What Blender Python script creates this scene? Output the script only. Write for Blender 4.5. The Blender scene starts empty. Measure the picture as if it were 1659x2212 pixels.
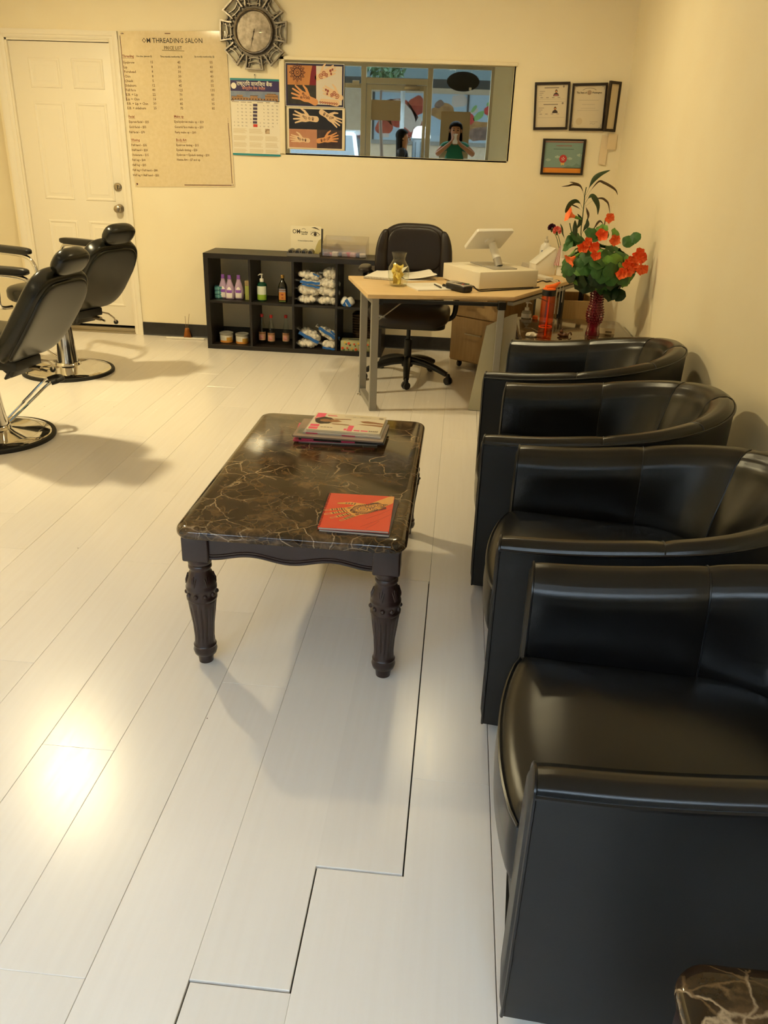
import bpy, bmesh, math, random
from mathutils import Vector, Matrix, Euler
random.seed(7)
S = bpy.context.scene
COL = S.collection
PI = math.pi

# ------------------------------------------------------------------ camera
CAM_F = 1750.0                      # focal length in pixels of the 1659x2212 frame
cam = bpy.data.cameras.new('camera')
cam.sensor_fit = 'VERTICAL'
cam.sensor_height = 36.0
cam.lens = 36.0 * CAM_F / 2212.0
cam.clip_start = 0.015
cam.clip_end = 200
cam_o = bpy.data.objects.new('camera', cam)
COL.objects.link(cam_o)
_pitch, _roll, _yaw = 0.42337, 0.03605, 0.07903
cp, sp, cy, sy = math.cos(_pitch), math.sin(_pitch), math.cos(_yaw), math.sin(_yaw)
_F = Vector((-sy * cp, cy * cp, -sp)); _R = Vector((cy, sy, 0)); _U = _R.cross(_F)
_R2 = _R * math.cos(_roll) + _U * math.sin(_roll)
_U2 = -_R * math.sin(_roll) + _U * math.cos(_roll)
cam_o.matrix_world = Matrix(((_R2.x, _U2.x, -_F.x, 0), (_R2.y, _U2.y, -_F.y, 0), (_R2.z, _U2.z, -_F.z, 1.48), (0, 0, 0, 1)))
S.camera = cam_o

# ------------------------------------------------------------------ sky, exposure, lamp strengths
w = bpy.data.worlds.new('sky'); S.world = w; w.use_nodes = True
nt = w.node_tree; nt.nodes.clear()
_tc = nt.nodes.new('ShaderNodeTexCoord'); _sx = nt.nodes.new('ShaderNodeSeparateXYZ')
_rp = nt.nodes.new('ShaderNodeValToRGB'); _bg = nt.nodes.new('ShaderNodeBackground'); _wo = nt.nodes.new('ShaderNodeOutputWorld')
nt.links.new(_tc.outputs['Generated'], _sx.inputs[0]); nt.links.new(_sx.outputs['Z'], _rp.inputs[0])
_rp.color_ramp.elements[0].position = 0.0; _rp.color_ramp.elements[0].color = (0.86, 0.92, 1.0, 1)
_rp.color_ramp.elements[1].position = 0.9; _rp.color_ramp.elements[1].color = (0.62, 0.78, 1.0, 1)
nt.links.new(_rp.outputs[0], _bg.inputs[0]); nt.links.new(_bg.outputs[0], _wo.inputs[0])
SKY = 21.0
_bg.inputs[1].default_value = SKY
LAMP_COL = (1.0, 0.84, 0.48)
LAMPS = [(-2.50, 4.30, 65.0), (-2.40, 1.62, 5.0), (-0.05, 4.95, 14.0)]   # x, y, watts of the ceiling lamps
CEIL = 2.70
S.view_settings.view_transform = 'Standard'
S.view_settings.look = 'None'
S.view_settings.gamma = 1.0
S.view_settings.use_curve_mapping = False
S.view_settings.exposure = 0.0
S.cycles.use_denoising = True
S.cycles.max_bounces = 10
S.cycles.diffuse_bounces = 5
S.cycles.glossy_bounces = 5
S.cycles.transparent_max_bounces = 12
S.cycles.transmission_bounces = 8
S.cycles.caustics_reflective = False
S.cycles.caustics_refractive = False
S.cycles.sample_clamp_indirect = 6.0

# ------------------------------------------------------------------ materials
def lin(h):
    if isinstance(h, (tuple, list)): return tuple(h[:3])
    h = h.lstrip('#')
    c = [int(h[i:i + 2], 16) / 255 for i in (0, 2, 4)]
    return tuple(x / 12.92 if x <= 0.04045 else ((x + 0.055) / 1.055) ** 2.4 for x in c)
_mats = {}
def mat(name, col, rough=0.5, metal=0.0, col2=None, scale=20.0, stretch=None, bump=0.0, bscale=None, spec=0.5, coat=0.0,
        coat_rough=0.05, trans=0.0, ior=1.45, emit=0.0, thin=None, sub=0.0):
    if name in _mats: return _mats[name]
    m = bpy.data.materials.new(name); m.use_nodes = True
    t = m.node_tree; b = t.nodes['Principled BSDF']; L = t.links.new
    c = lin(col)
    b.inputs['Base Color'].default_value = (*c, 1)
    b.inputs['Roughness'].default_value = rough
    b.inputs['Metallic'].default_value = metal
    b.inputs['Specular IOR Level'].default_value = spec
    b.inputs['Coat Weight'].default_value = coat
    b.inputs['Coat Roughness'].default_value = coat_rough
    b.inputs['Transmission Weight'].default_value = trans
    b.inputs['IOR'].default_value = ior
    if sub:
        b.inputs['Subsurface Weight'].default_value = sub
        b.inputs['Subsurface Radius'].default_value = (.01, .006, .004)
    if emit:
        b.inputs['Emission Color'].default_value = (*c, 1); b.inputs['Emission Strength'].default_value = emit
    if col2 is not None or bump:
        tc = t.nodes.new('ShaderNodeTexCoord'); mp = t.nodes.new('ShaderNodeMapping')
        L(tc.outputs['Object'], mp.inputs['Vector'])
        if stretch: mp.inputs['Scale'].default_value = stretch
        n = t.nodes.new('ShaderNodeTexNoise'); n.inputs['Scale'].default_value = scale; n.inputs['Detail'].default_value = 4
        L(mp.outputs[0], n.inputs['Vector'])
        if col2 is not None:
            r = t.nodes.new('ShaderNodeValToRGB')
            r.color_ramp.elements[0].position = .3; r.color_ramp.elements[0].color = (*c, 1)
            r.color_ramp.elements[1].position = .7; r.color_ramp.elements[1].color = (*lin(col2), 1)
            L(n.outputs['Fac'], r.inputs[0]); L(r.outputs[0], b.inputs['Base Color'])
        if bump:
            n2 = n
            if bscale:
                n2 = t.nodes.new('ShaderNodeTexNoise'); n2.inputs['Scale'].default_value = bscale; n2.inputs['Detail'].default_value = 3
                L(mp.outputs[0], n2.inputs['Vector'])
            bp = t.nodes.new('ShaderNodeBump'); bp.inputs['Strength'].default_value = bump; bp.inputs['Distance'].default_value = 0.002
            L(n2.outputs['Fac'], bp.inputs['Height']); L(bp.outputs[0], b.inputs['Normal'])
    _mats[name] = m
    return m
def pane_mat(name, tint=(1, 1, 1), refl=0.08, rough=0.0):
    """thin clear sheet: see-through with a sharp sheen"""
    if name in _mats: return _mats[name]
    m = bpy.data.materials.new(name); m.use_nodes = True
    t = m.node_tree; t.nodes.clear(); L = t.links.new
    tr = t.nodes.new('ShaderNodeBsdfTransparent'); tr.inputs[0].default_value = (*tint, 1)
    gl = t.nodes.new('ShaderNodeBsdfGlossy'); gl.inputs['Roughness'].default_value = rough
    lf = t.nodes.new('ShaderNodeLayerWeight'); lf.inputs['Blend'].default_value = .5
    pw = t.nodes.new('ShaderNodeMath'); pw.operation = 'POWER'; pw.inputs[1].default_value = 4.0
    lw = t.nodes.new('ShaderNodeMath'); lw.operation = 'MULTIPLY'; lw.inputs[1].default_value = .45
    L(lf.outputs['Facing'], pw.inputs[0]); L(pw.outputs[0], lw.inputs[0])
    ad = t.nodes.new('ShaderNodeMath'); ad.operation = 'ADD'; ad.inputs[1].default_value = refl
    mx = t.nodes.new('ShaderNodeMixShader'); o = t.nodes.new('ShaderNodeOutputMaterial')
    L(lw.outputs[0], ad.inputs[0]); L(ad.outputs[0], mx.inputs[0]); L(tr.outputs[0], mx.inputs[1]); L(gl.outputs[0], mx.inputs[2]); L(mx.outputs[0], o.inputs[0])
    _mats[name] = m
    return m

def film_mat(name, haze):
    """thin cloudy wrapping film"""
    if name in _mats: return _mats[name]
    m = bpy.data.materials.new(name); m.use_nodes = True
    t = m.node_tree; b = t.nodes['Principled BSDF']; L = t.links.new
    b.inputs['Base Color'].default_value = (.85, .86, .88, 1); b.inputs['Roughness'].default_value = .15
    tr = t.nodes.new('ShaderNodeBsdfTransparent'); mx = t.nodes.new('ShaderNodeMixShader'); mx.inputs[0].default_value = haze
    L(tr.outputs[0], mx.inputs[1]); L(b.outputs[0], mx.inputs[2]); L(mx.outputs[0], t.nodes['Material Output'].inputs[0])
    _mats[name] = m
    return m

# ------------------------------------------------------------------ mesh building
class MB:
    """collects shapes; becomes ONE mesh object"""
    def __init__(s): s.v = []; s.f = []; s.mi = []; s.cur = 0
    def add(s, vs, fs, M=None):
        o = len(s.v)
        if M is not None: vs = [M @ Vector(p) for p in vs]
        s.v += [tuple(p) for p in vs]; s.f += [tuple(i + o for i in f) for f in fs]; s.mi += [s.cur] * len(fs)
        return s
    def box(s, x0, x1, y0, y1, z0, z1, M=None):
        v = [(x0, y0, z0), (x1, y0, z0), (x1, y1, z0), (x0, y1, z0), (x0, y0, z1), (x1, y0, z1), (x1, y1, z1), (x0, y1, z1)]
        return s.add(v, [(3, 2, 1, 0), (4, 5, 6, 7), (0, 1, 5, 4), (1, 2, 6, 5), (2, 3, 7, 6), (3, 0, 4, 7)], M)
    def prism(s, poly, z0, z1, M=None):
        n = len(poly)
        a = sum(poly[i][0] * poly[(i + 1) % n][1] - poly[(i + 1) % n][0] * poly[i][1] for i in range(n))
        if a < 0: poly = poly[::-1]
        v = [(p[0], p[1], z0) for p in poly] + [(p[0], p[1], z1) for p in poly]
        f = [tuple(range(n - 1, -1, -1)), tuple(range(n, 2 * n))] + [(i, (i + 1) % n, n + (i + 1) % n, n + i) for i in range(n)]
        return s.add(v, f, M)
    def poly(s, pts, M=None): return s.add(pts, [tuple(range(len(pts)))], M)
    def lathe(s, prof, segs=24, M=None, rfun=None, cap=True):
        v = []; f = []
        for (r, z) in prof:
            for k in range(segs):
                a = 2 * PI * k / segs
                rr = r if rfun is None else rfun(r, z, a)
                v.append((rr * math.cos(a), rr * math.sin(a), z))
        for i in range(len(prof) - 1):
            for k in range(segs):
                k2 = (k + 1) % segs
                f.append((i * segs + k, i * segs + k2, (i + 1) * segs + k2, (i + 1) * segs + k))
        if cap:
            if prof[0][0] > 1e-6: f.append(tuple(range(segs - 1, -1, -1)))
            n = len(prof) - 1
            if prof[-1][0] > 1e-6: f.append(tuple(n * segs + k for k in range(segs)))
        return s.add(v, f, M)
    def tube(s, pts, r, segs=8, closed=False, M=None, cap=True):
        pts = [Vector(p) for p in pts]; n = len(pts)
        rr = r if isinstance(r, (list, tuple)) else [r] * n
        v = []; f = []; prev = None
        for i in range(n):
            if closed: t = pts[(i + 1) % n] - pts[i - 1]
            else: t = pts[min(i + 1, n - 1)] - pts[max(i - 1, 0)]
            t = t.normalized() if t.length > 1e-9 else Vector((0, 0, 1))
            if prev is None:
                a = Vector((0, 0, 1)) if abs(t.z) < .9 else Vector((1, 0, 0))
                nrm = (a - t * a.dot(t)).normalized()
            else:
                nrm = prev - t * prev.dot(t)
                nrm = nrm.normalized() if nrm.length > 1e-6 else prev
            prev = nrm; b = t.cross(nrm)
            for k in range(segs):
                a = 2 * PI * k / segs
                v.append(pts[i] + (nrm * math.cos(a) + b * math.sin(a)) * rr[i])
        m = n if closed else n - 1
        for i in range(m):
            j = (i + 1) % n
            for k in range(segs):
                k2 = (k + 1) % segs
                f.append((i * segs + k, i * segs + k2, j * segs + k2, j * segs + k))
        if cap and not closed:
            f.append(tuple(range(segs - 1, -1, -1))); f.append(tuple((n - 1) * segs + k for k in range(segs)))
        return s.add(v, f, M)
    def grid(s, fn, nu, nv, cu=False, cv=False, M=None):
        v = [fn(i / (nu if cu else nu - 1), j / (nv if cv else nv - 1)) for i in range(nu) for j in range(nv)]
        f = []
        for i in range(nu if cu else nu - 1):
            for j in range(nv if cv else nv - 1):
                i2, j2 = (i + 1) % nu, (j + 1) % nv
                f.append((i * nv + j, i2 * nv + j, i2 * nv + j2, i * nv + j2))
        return s.add(v, f, M)
    def ball(s, c, rx, ry=None, rz=None, nu=14, nv=9, M=None, fn=None):
        ry = rx if ry is None else ry; rz = rx if rz is None else rz
        prof = []
        v = [(c[0], c[1], c[2] - rz)]; f = []
        for j in range(1, nv):
            p = -PI / 2 + PI * j / nv
            for k in range(nu):
                a = 2 * PI * k / nu
                v.append((c[0] + rx * math.cos(p) * math.cos(a), c[1] + ry * math.cos(p) * math.sin(a), c[2] + rz * math.sin(p)))
        v.append((c[0], c[1], c[2] + rz)); top = len(v) - 1
        for k in range(nu):
            k2 = (k + 1) % nu
            f.append((0, 1 + k2, 1 + k))
            for j in range(nv - 2): f.append((1 + j * nu + k, 1 + j * nu + k2, 1 + (j + 1) * nu + k2, 1 + (j + 1) * nu + k))
            f.append((1 + (nv - 2) * nu + k, 1 + (nv - 2) * nu + k2, top))
        if fn: v = [fn(Vector(p)) for p in v]
        return s.add(v, f, M)
    def ribbon(s, pts, wd, M=None):
        """flat line of width wd in the XY plane (z from the points or 0)"""
        P = [Vector((p[0], p[1], p[2] if len(p) > 2 else 0)) for p in pts]; n = len(P); v = []
        for i in range(n):
            t = P[min(i + 1, n - 1)] - P[max(i - 1, 0)]
            t = t.normalized() if t.length > 1e-9 else Vector((1, 0, 0))
            q = Vector((-t.y, t.x, 0)) * (wd / 2)
            v += [P[i] + q, P[i] - q]
        return s.add(v, [(2 * i, 2 * i + 1, 2 * i + 3, 2 * i + 2) for i in range(n - 1)], M)
    def text(s, body, size, x, y, M=None, align='LEFT', res=2, bold=0.0, sx=1.0):
        c = bpy.data.curves.new('t', 'FONT'); c.body = body; c.size = size; c.align_x = align; c.resolution_u = res; c.offset = bold
        o = bpy.data.objects.new('t', c); COL.objects.link(o)
        me = bpy.data.meshes.new_from_object(o.evaluated_get(bpy.context.evaluated_depsgraph_get()))
        T = Matrix.Translation((x, y, 0)) @ Matrix.Diagonal((sx, 1, 1, 1))
        if M is not None: T = M @ T
        s.add([p.co for p in me.vertices], [tuple(q.vertices) for q in me.polygons], T)
        bpy.data.objects.remove(o); bpy.data.curves.remove(c); bpy.data.meshes.remove(me)
        return s
    def mesh(s, name, mats, angle=35, bevel=0.0, seg=2, flat=False, recalc=True, subd=0):
        me = bpy.data.meshes.new(name)
        me.from_pydata(s.v, [], s.f)
        mats = mats if isinstance(mats, (list, tuple)) else [mats]
        for m in mats: me.materials.append(m)
        me.polygons.foreach_set('material_index', s.mi)
        bm = bmesh.new(); bm.from_mesh(me)
        if recalc: bmesh.ops.recalc_face_normals(bm, faces=bm.faces)
        if bevel:
            ed = [e for e in bm.edges if len(e.link_faces) == 2 and e.calc_face_angle(0) > 0.6]
            bmesh.ops.bevel(bm, geom=ed, offset=bevel, segments=seg, profile=.5, affect='EDGES', clamp_overlap=True)
        if subd: bmesh.ops.subdivide_edges(bm, edges=bm.edges, cuts=subd, use_grid_fill=True)
        bm.to_mesh(me); bm.free()
        if not flat:
            me.polygons.foreach_set('use_smooth', [True] * len(me.polygons))
            me.set_sharp_from_angle(angle=math.radians(angle))
        me.update()
        return me

def obj(name, mb, mats, parent=None, label=None, kind=None, **k):
    me = mb.mesh(name, mats, **k) if isinstance(mb, MB) else mb
    o = bpy.data.objects.new(name, me); COL.objects.link(o)
    if parent is not None: o.parent = parent
    if label: o['label'] = label
    if kind: o['kind'] = kind
    return o
def tag(o, label, cat, group=None):
    o['label'] = label; o['category'] = cat
    if group: o['group'] = group
    return o
def thing(name, label, cat, loc=(0, 0, 0), rz=0.0, group=None):
    o = bpy.data.objects.new(name, None); COL.objects.link(o)
    o.empty_display_size = .05
    o.location = loc; o.rotation_euler = (0, 0, rz)
    return tag(o, label, cat, group)
def struct(name, mb=None, mats=None, parent=None, **k):
    if mb is None:
        o = bpy.data.objects.new(name, None); COL.objects.link(o); o.empty_display_size = .05
    else: o = obj(name, mb, mats, parent, **k)
    if parent is None: o['kind'] = 'structure'
    return o
def dup(src, loc=None, rz=None, label=None, group=None, parent=None):
    c = src.copy(); COL.objects.link(c)
    if parent is not None: c.parent = parent
    if loc is not None: c.location = loc
    if rz is not None: c.rotation_euler = (0, 0, rz)
    if label: c['label'] = label
    if group: c['group'] = group
    for ch in src.children: dup(ch, parent=c)
    return c
def RX(a): return Matrix.Rotation(a, 4, 'X')
def RY(a): return Matrix.Rotation(a, 4, 'Y')
def RZ(a): return Matrix.Rotation(a, 4, 'Z')
def TR(x, y, z): return Matrix.Translation((x, y, z))
def rrect(x0, x1, y0, y1, r, n=5):
    p = []
    for cx, cy_, a0 in ((x1 - r, y1 - r, 0), (x0 + r, y1 - r, 90), (x0 + r, y0 + r, 180), (x1 - r, y0 + r, 270)):
        for i in range(n + 1):
            a = math.radians(a0 + 90 * i / n); p.append((cx + r * math.cos(a), cy_ + r * math.sin(a)))
    return p
def smooth(pts, n=6):
    """Catmull-Rom through the points"""
    P = [Vector(p) for p in pts]; out = []
    for i in range(len(P) - 1):
        a, b, c, d = P[max(i - 1, 0)], P[i], P[i + 1], P[min(i + 2, len(P) - 1)]
        for k in range(n):
            t = k / n
            out.append(.5 * ((2 * b) + (c - a) * t + (2 * a - 5 * b + 4 * c - d) * t * t + (3 * b - a - 3 * c + d) * t ** 3))
    out.append(P[-1])
    return out
def wallM(x, z, y, s=1.0):
    """text / print plane standing on the back wall: local x to the right, local y up, facing the room"""
    return TR(x, y, z) @ RX(PI / 2) @ Matrix.Scale(s, 4)

BACK_Y = 6.503; RIGHT_X = 1.09; LEFT_X = -3.52; FRONT_Y = -0.60
# ------------------------------------------------------------------ materials of the room
wallm = mat('wall_paint', '#f3e8cb', rough=.62, col2='#f1e4c5', scale=3, bump=.06, bscale=180, spec=.35)
ceilm = mat('ceiling_paint', '#ece3d3', rough=.8)
whitem = mat('white_trim_paint', '#f0e8d6', rough=.38, bump=.03, bscale=60)
blackbase = mat('black_vinyl_base', '#1d1a17', rough=.45, col2='#292522', scale=30)
subm = mat('dark_subfloor', '#241c15', rough=.9, col2='#17120d', scale=60)
steel = mat('brushed_nickel', '#a69a86', rough=.28, metal=1)
chrome = mat('chrome', '#d9d6d0', rough=.07, metal=1)
threshm = mat('worn_aluminium', '#b0a48c', rough=.4, metal=.8)
black_gap = mat('black_gap', '#0b0908', rough=.9)

def plank_mat():
    m = bpy.data.materials.new('white_laminate'); m.use_nodes = True
    t = m.node_tree; b = t.nodes['Principled BSDF']; L = t.links.new
    tc = t.nodes.new('ShaderNodeTexCoord'); oi = t.nodes.new('ShaderNodeObjectInfo')
    mp = t.nodes.new('ShaderNodeMapping'); mp.inputs['Scale'].default_value = (60, 2.5, 1)
    ad = t.nodes.new('ShaderNodeVectorMath'); ad.operation = 'ADD'
    cm = t.nodes.new('ShaderNodeCombineXYZ'); mu = t.nodes.new('ShaderNodeMath'); mu.operation = 'MULTIPLY'; mu.inputs[1].default_value = 37
    L(oi.outputs['Random'], mu.inputs[0]); L(mu.outputs[0], cm.inputs[1])
    L(tc.outputs['Object'], ad.inputs[0]); L(cm.outputs[0], ad.inputs[1]); L(ad.outputs[0], mp.inputs[0])
    n = t.nodes.new('ShaderNodeTexNoise'); n.inputs['Scale'].default_value = 1.0; n.inputs['Detail'].default_value = 5
    L(mp.outputs[0], n.inputs['Vector'])
    r = t.nodes.new('ShaderNodeValToRGB')
    r.color_ramp.elements[0].position = .25; r.color_ramp.elements[0].color = (*lin('#e6dfd7'), 1)
    r.color_ramp.elements[1].position = .7; r.color_ramp.elements[1].color = (*lin('#e9e3dc'), 1)
    L(n.outputs['Fac'], r.inputs[0])
    # tiny dark scuffs and specks of wear
    vo = t.nodes.new('ShaderNodeTexVoronoi'); vo.inputs['Scale'].default_value = 9; vo.inputs['Randomness'].default_value = 1
    L(ad.outputs[0], vo.inputs['Vector'])
    lt = t.nodes.new('ShaderNodeMath'); lt.operation = 'LESS_THAN'; lt.inputs[1].default_value = .022
    L(vo.outputs['Distance'], lt.inputs[0])
    gt = t.nodes.new('ShaderNodeMath'); gt.operation = 'GREATER_THAN'; gt.inputs[1].default_value = .72
    L(vo.outputs['Color'], gt.inputs[0])
    am = t.nodes.new('ShaderNodeMath'); am.operation = 'MULTIPLY'; L(lt.outputs[0], am.inputs[0]); L(gt.outputs[0], am.inputs[1])
    mx = t.nodes.new('ShaderNodeMix'); mx.data_type = 'RGBA'; mx.inputs['B'].default_value = (*lin('#5e4a35'), 1)
    L(am.outputs[0], mx.inputs['Factor']); L(r.outputs[0], mx.inputs['A'])
    hs = t.nodes.new('ShaderNodeHueSaturation')
    mr = t.nodes.new('ShaderNodeMapRange'); mr.inputs['To Min'].default_value = .965; mr.inputs['To Max'].default_value = 1.02
    L(oi.outputs['Random'], mr.inputs[0]); L(mr.outputs[0], hs.inputs['Value']); L(mx.outputs['Result'], hs.inputs['Color'])
    L(hs.outputs[0], b.inputs['Base Color'])
    rr = t.nodes.new('ShaderNodeMapRange'); rr.inputs['To Min'].default_value = .20; rr.inputs['To Max'].default_value = .30
    L(n.outputs['Fac'], rr.inputs[0]); L(rr.outputs[0], b.inputs['Roughness'])
    b.inputs['Specular IOR Level'].default_value = .5
    bp = t.nodes.new('ShaderNodeBump'); bp.inputs['Strength'].default_value = .05; bp.inputs['Distance'].default_value = .002
    L(n.outputs['Fac'], bp.inputs['Height']); L(bp.outputs[0], b.inputs['Normal'])
    return m
plankm = plank_mat()

# ------------------------------------------------------------------ floor of separate planks over a dark subfloor
floor = struct('floor', MB().box(LEFT_X - .1, RIGHT_X + .1, FRONT_Y - .1, BACK_Y + .1, -.08, -.010), subm)
PW = 0.1976; PL = 1.356
starts = {0: 1.625, 1: 1.315, 2: 1.017, 3: 1.957, 4: 1.000, 5: 1.625, 6: 1.30, 7: 1.973}
_pm = {}
def plank_mesh(wd, ln):
    k = (round(wd, 4), round(ln, 4))
    if k not in _pm:
        _pm[k] = MB().box(-wd / 2, wd / 2, -ln / 2, ln / 2, -.010, 0).mesh('plank', plankm, bevel=.0009, seg=1)
    return _pm[k]
for k in range(-5, 19):
    xr = 0.1665 - PW * k; xl = xr - PW
    xl, xr = max(xl, LEFT_X), min(xr, RIGHT_X)
    if xr - xl < .03: continue
    y = starts.get(k, 1.3 + (k * .305) % PL)
    while y > FRONT_Y: y -= PL
    while y < BACK_Y:
        y0, y1 = max(y, FRONT_Y), min(y + PL, BACK_Y)
        if y1 - y0 > .02:
            dx = 0.0; ins = .0005; cut = 0.0
            if k == 1 and abs(y - 1.315) < .02: dx, cut = -.0028, .0045
            elif k == 1 and y1 < 1.33 and y1 > 1.2: dx = .0028
            elif k == 2 and abs(y - 1.017) < .02: cut = .0045
            elif k == 2 and 0.9 < y1 < 1.03: dx = .0032
            elif k == -1: dx = .0012
            p = bpy.data.objects.new('plank', plank_mesh(xr - xl - ins, y1 - y0 - ins - cut)); COL.objects.link(p)
            p.parent = floor
            p.location = ((xl + xr) / 2 + dx, (y0 + y1) / 2 + cut / 2, random.uniform(-.0004, .0003))
        y += PL

# ------------------------------------------------------------------ walls and ceiling
def wall_with_holes(mb, xs0, xs1, z0, z1, y0, y1, holes):
    xs = sorted({xs0, xs1, *[h[0] for h in holes], *[h[1] for h in holes]}); zs = sorted({z0, z1, *[h[2] for h in holes], *[h[3] for h in holes]})
    for a, b in zip(xs, xs[1:]):
        for c, d in zip(zs, zs[1:]):
            mx_, mz = (a + b) / 2, (c + d) / 2
            if any(h[0] < mx_ < h[1] and h[2] < mz < h[3] for h in holes): continue
            mb.box(a, b, y0, y1, c, d)
    return mb
MIR = (-1.345, .290, 1.412, 2.022)
DOOR = (-3.412, -2.626, 0.0, 2.118)
struct('wall_back', wall_with_holes(MB(), LEFT_X - .1, RIGHT_X + .1, -.05, CEIL, BACK_Y, BACK_Y + .12, [MIR, DOOR]), wallm, flat=True)
struct('wall_right', MB().box(RIGHT_X, RIGHT_X + .1, FRONT_Y, BACK_Y, -.05, CEIL), wallm, flat=True)
struct('wall_left', MB().box(LEFT_X - .1, LEFT_X, FRONT_Y, BACK_Y, -.05, CEIL), wallm, flat=True)
struct('ceiling', MB().box(LEFT_X - .1, RIGHT_X + .1, FRONT_Y - .1, BACK_Y + .12, CEIL, CEIL + .1), ceilm, flat=True)
def cove(mb, L, M):
    prof = [(0, 0), (.016, 0), (.013, .004), (.0075, .012), (.006, .096), (.003, .1035), (0, .104)]
    n = len(prof); v = [(0, -p[0], p[1]) for p in prof] + [(L, -p[0], p[1]) for p in prof]
    return mb.add(v, [(i, (i + 1) % n, n + (i + 1) % n, n + i) for i in range(n)] + [tuple(range(n)), tuple(range(2 * n - 1, n - 1, -1))], M)
struct('baseboard_back', cove(MB(), RIGHT_X + 2.556, TR(-2.556, BACK_Y, 0)), blackbase)
struct('baseboard_left', cove(MB(), BACK_Y - FRONT_Y, TR(LEFT_X, FRONT_Y, 0) @ RZ(PI / 2)), blackbase)
struct('baseboard_right', cove(MB(), BACK_Y - FRONT_Y, TR(RIGHT_X, BACK_Y, 0) @ RZ(-PI / 2)), blackbase)

# ------------------------------------------------------------------ white six-panel door in the back wall
d1 = struct('door_1')
d1['label'] = 'white six-panel door with two nickel knobs in the back wall'
YS = BACK_Y + .016                                   # face of the slab
slab = MB().box(-3.398, -2.630, YS, YS + .04, .062, 2.098)
obj('door_slab', slab, whitem, d1, bevel=.003)
for (x0, x1) in ((-3.262, -3.022), (-2.934, -2.694)):
    for (z0, z1) in ((1.795, 1.995), (1.020, 1.705), (.215, .872)):
        mb = MB()
        # sunk moulding with a raised field
        rings = [(0, -.0), (.010, -.007), (.022, -.009), (.030, -.002), (.046, -.004), (.055, -.0065)]
        vs = []
        for (i, dy) in [(0, 0.0005), (.006, -.006), (.014, -.0075), (.024, -.002), (.040, -.003), (.050, -.0072)]:
            vs += [(x0 + i, YS + dy, z0 + i), (x1 - i, YS + dy, z0 + i), (x1 - i, YS + dy, z1 - i), (x0 + i, YS + dy, z1 - i)]
        fs = [(4 * r + q, 4 * r + (q + 1) % 4, 4 * r + 4 + (q + 1) % 4, 4 * r + 4 + q) for r in range(5) for q in range(4)] + [(20, 21, 22, 23)]
        mb.add(vs, fs)
        obj('door_panel', mb, whitem, d1, angle=20, recalc=False)
def casing(mb, L, wd, M):
    prof = [(0, 0), (0, .019), (.012, .021), (wd * .55, .016), (wd * .62, .011), (wd * .8, .012), (wd - .006, .009), (wd, .006), (wd, 0)]
    n = len(prof); v = [(p[0], -p[1], 0) for p in prof] + [(p[0], -p[1], L) for p in prof]
    return mb.add(v, [(i, (i + 1) % n, n + (i + 1) % n, n + i) for i in range(n)] + [tuple(range(n)), tuple(range(2 * n - 1, n - 1, -1))], M)
obj('door_casing', casing(MB(), 2.170, .078, TR(-3.492, BACK_Y, 0)), whitem, d1)
obj('door_casing', casing(MB(), 2.170, .070, TR(-2.556, BACK_Y, 0) @ Matrix.Scale(-1, 4, (1, 0, 0))), whitem, d1)
obj('door_casing', casing(MB(), .936, .056, TR(-3.492, BACK_Y - .0005, 2.172) @ RY(PI / 2)), whitem, d1)
obj('door_jamb', MB().box(DOOR[0], DOOR[0] + .013, BACK_Y, BACK_Y + .1, 0, 2.118).box(DOOR[1] - .004, DOOR[1], BACK_Y, BACK_Y + .1, 0, 2.118).box(DOOR[0], DOOR[1], BACK_Y, BACK_Y + .1, 2.102, 2.118), whitem, d1)
obj('door_gap', MB().box(DOOR[0] + .010, DOOR[1], BACK_Y + .060, BACK_Y + .07, 0, 2.115), black_gap, d1)
obj('threshold', MB().box(-3.41, -2.628, BACK_Y - .012, BACK_Y + .06, 0, .012).box(-3.41, -2.628, BACK_Y + .004, BACK_Y + .06, .012, .042).box(-3.41, -2.628, BACK_Y + .0, BACK_Y + .06, .030, .034), threshm, d1, bevel=.002)
kn = obj('door_knob', MB().lathe([(.033, 0), (.033, .004), (.029, .009), (.012, .012), (.011, .030), (.018, .036), (.027, .044), (.029, .054), (.026, .064), (.015, .070), (0, .071)], 20, TR(-2.668, YS, .972) @ RX(PI / 2)), steel, d1)
obj('deadbolt', MB().lathe([(.031, 0), (.031, .006), (.027, .013), (.018, .015), (.016, .018), (0, .018)], 20, TR(-2.668, YS, 1.128) @ RX(PI / 2)).box(-2.672, -2.664, YS - .03, YS - .012, 1.112, 1.144), steel, d1)

# ------------------------------------------------------------------ mirrored window with its painted trim
w1 = struct('window_1')
w1['label'] = 'wide mirrored glass window with plain painted trim'
mirm = mat('mirrored_glass', (.52, .55, .51), rough=.012, metal=1)
reveal = mat('window_reveal_paint', '#d8bb8e', rough=.6)
gx, gz = (MIR[0] + MIR[1]) / 2, (MIR[2] + MIR[3]) / 2
gw, gh = (MIR[1] - MIR[0]) / 2 + .006, (MIR[3] - MIR[2]) / 2 + .006
g = obj('mirror_pane', MB().box(-gw, gw, -.003, .003, -gh, gh), mirm, w1, flat=True)
g.location = (gx, BACK_Y + .028, gz); MIRROR_TILT = (.0119, 0, .0148)
g.rotation_euler = MIRROR_TILT
fr = MB()
fr.box(MIR[0] - .038, MIR[0], BACK_Y - .016, BACK_Y + .0, MIR[2] - .004, MIR[3] + .024)
obj('window_trim', fr, wallm, w1, bevel=.003)
obj('window_trim', MB().box(MIR[0] - .038, MIR[1] + .02, BACK_Y - .016, BACK_Y + .0, MIR[3], MIR[3] + .024), wallm, w1, bevel=.003)
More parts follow.
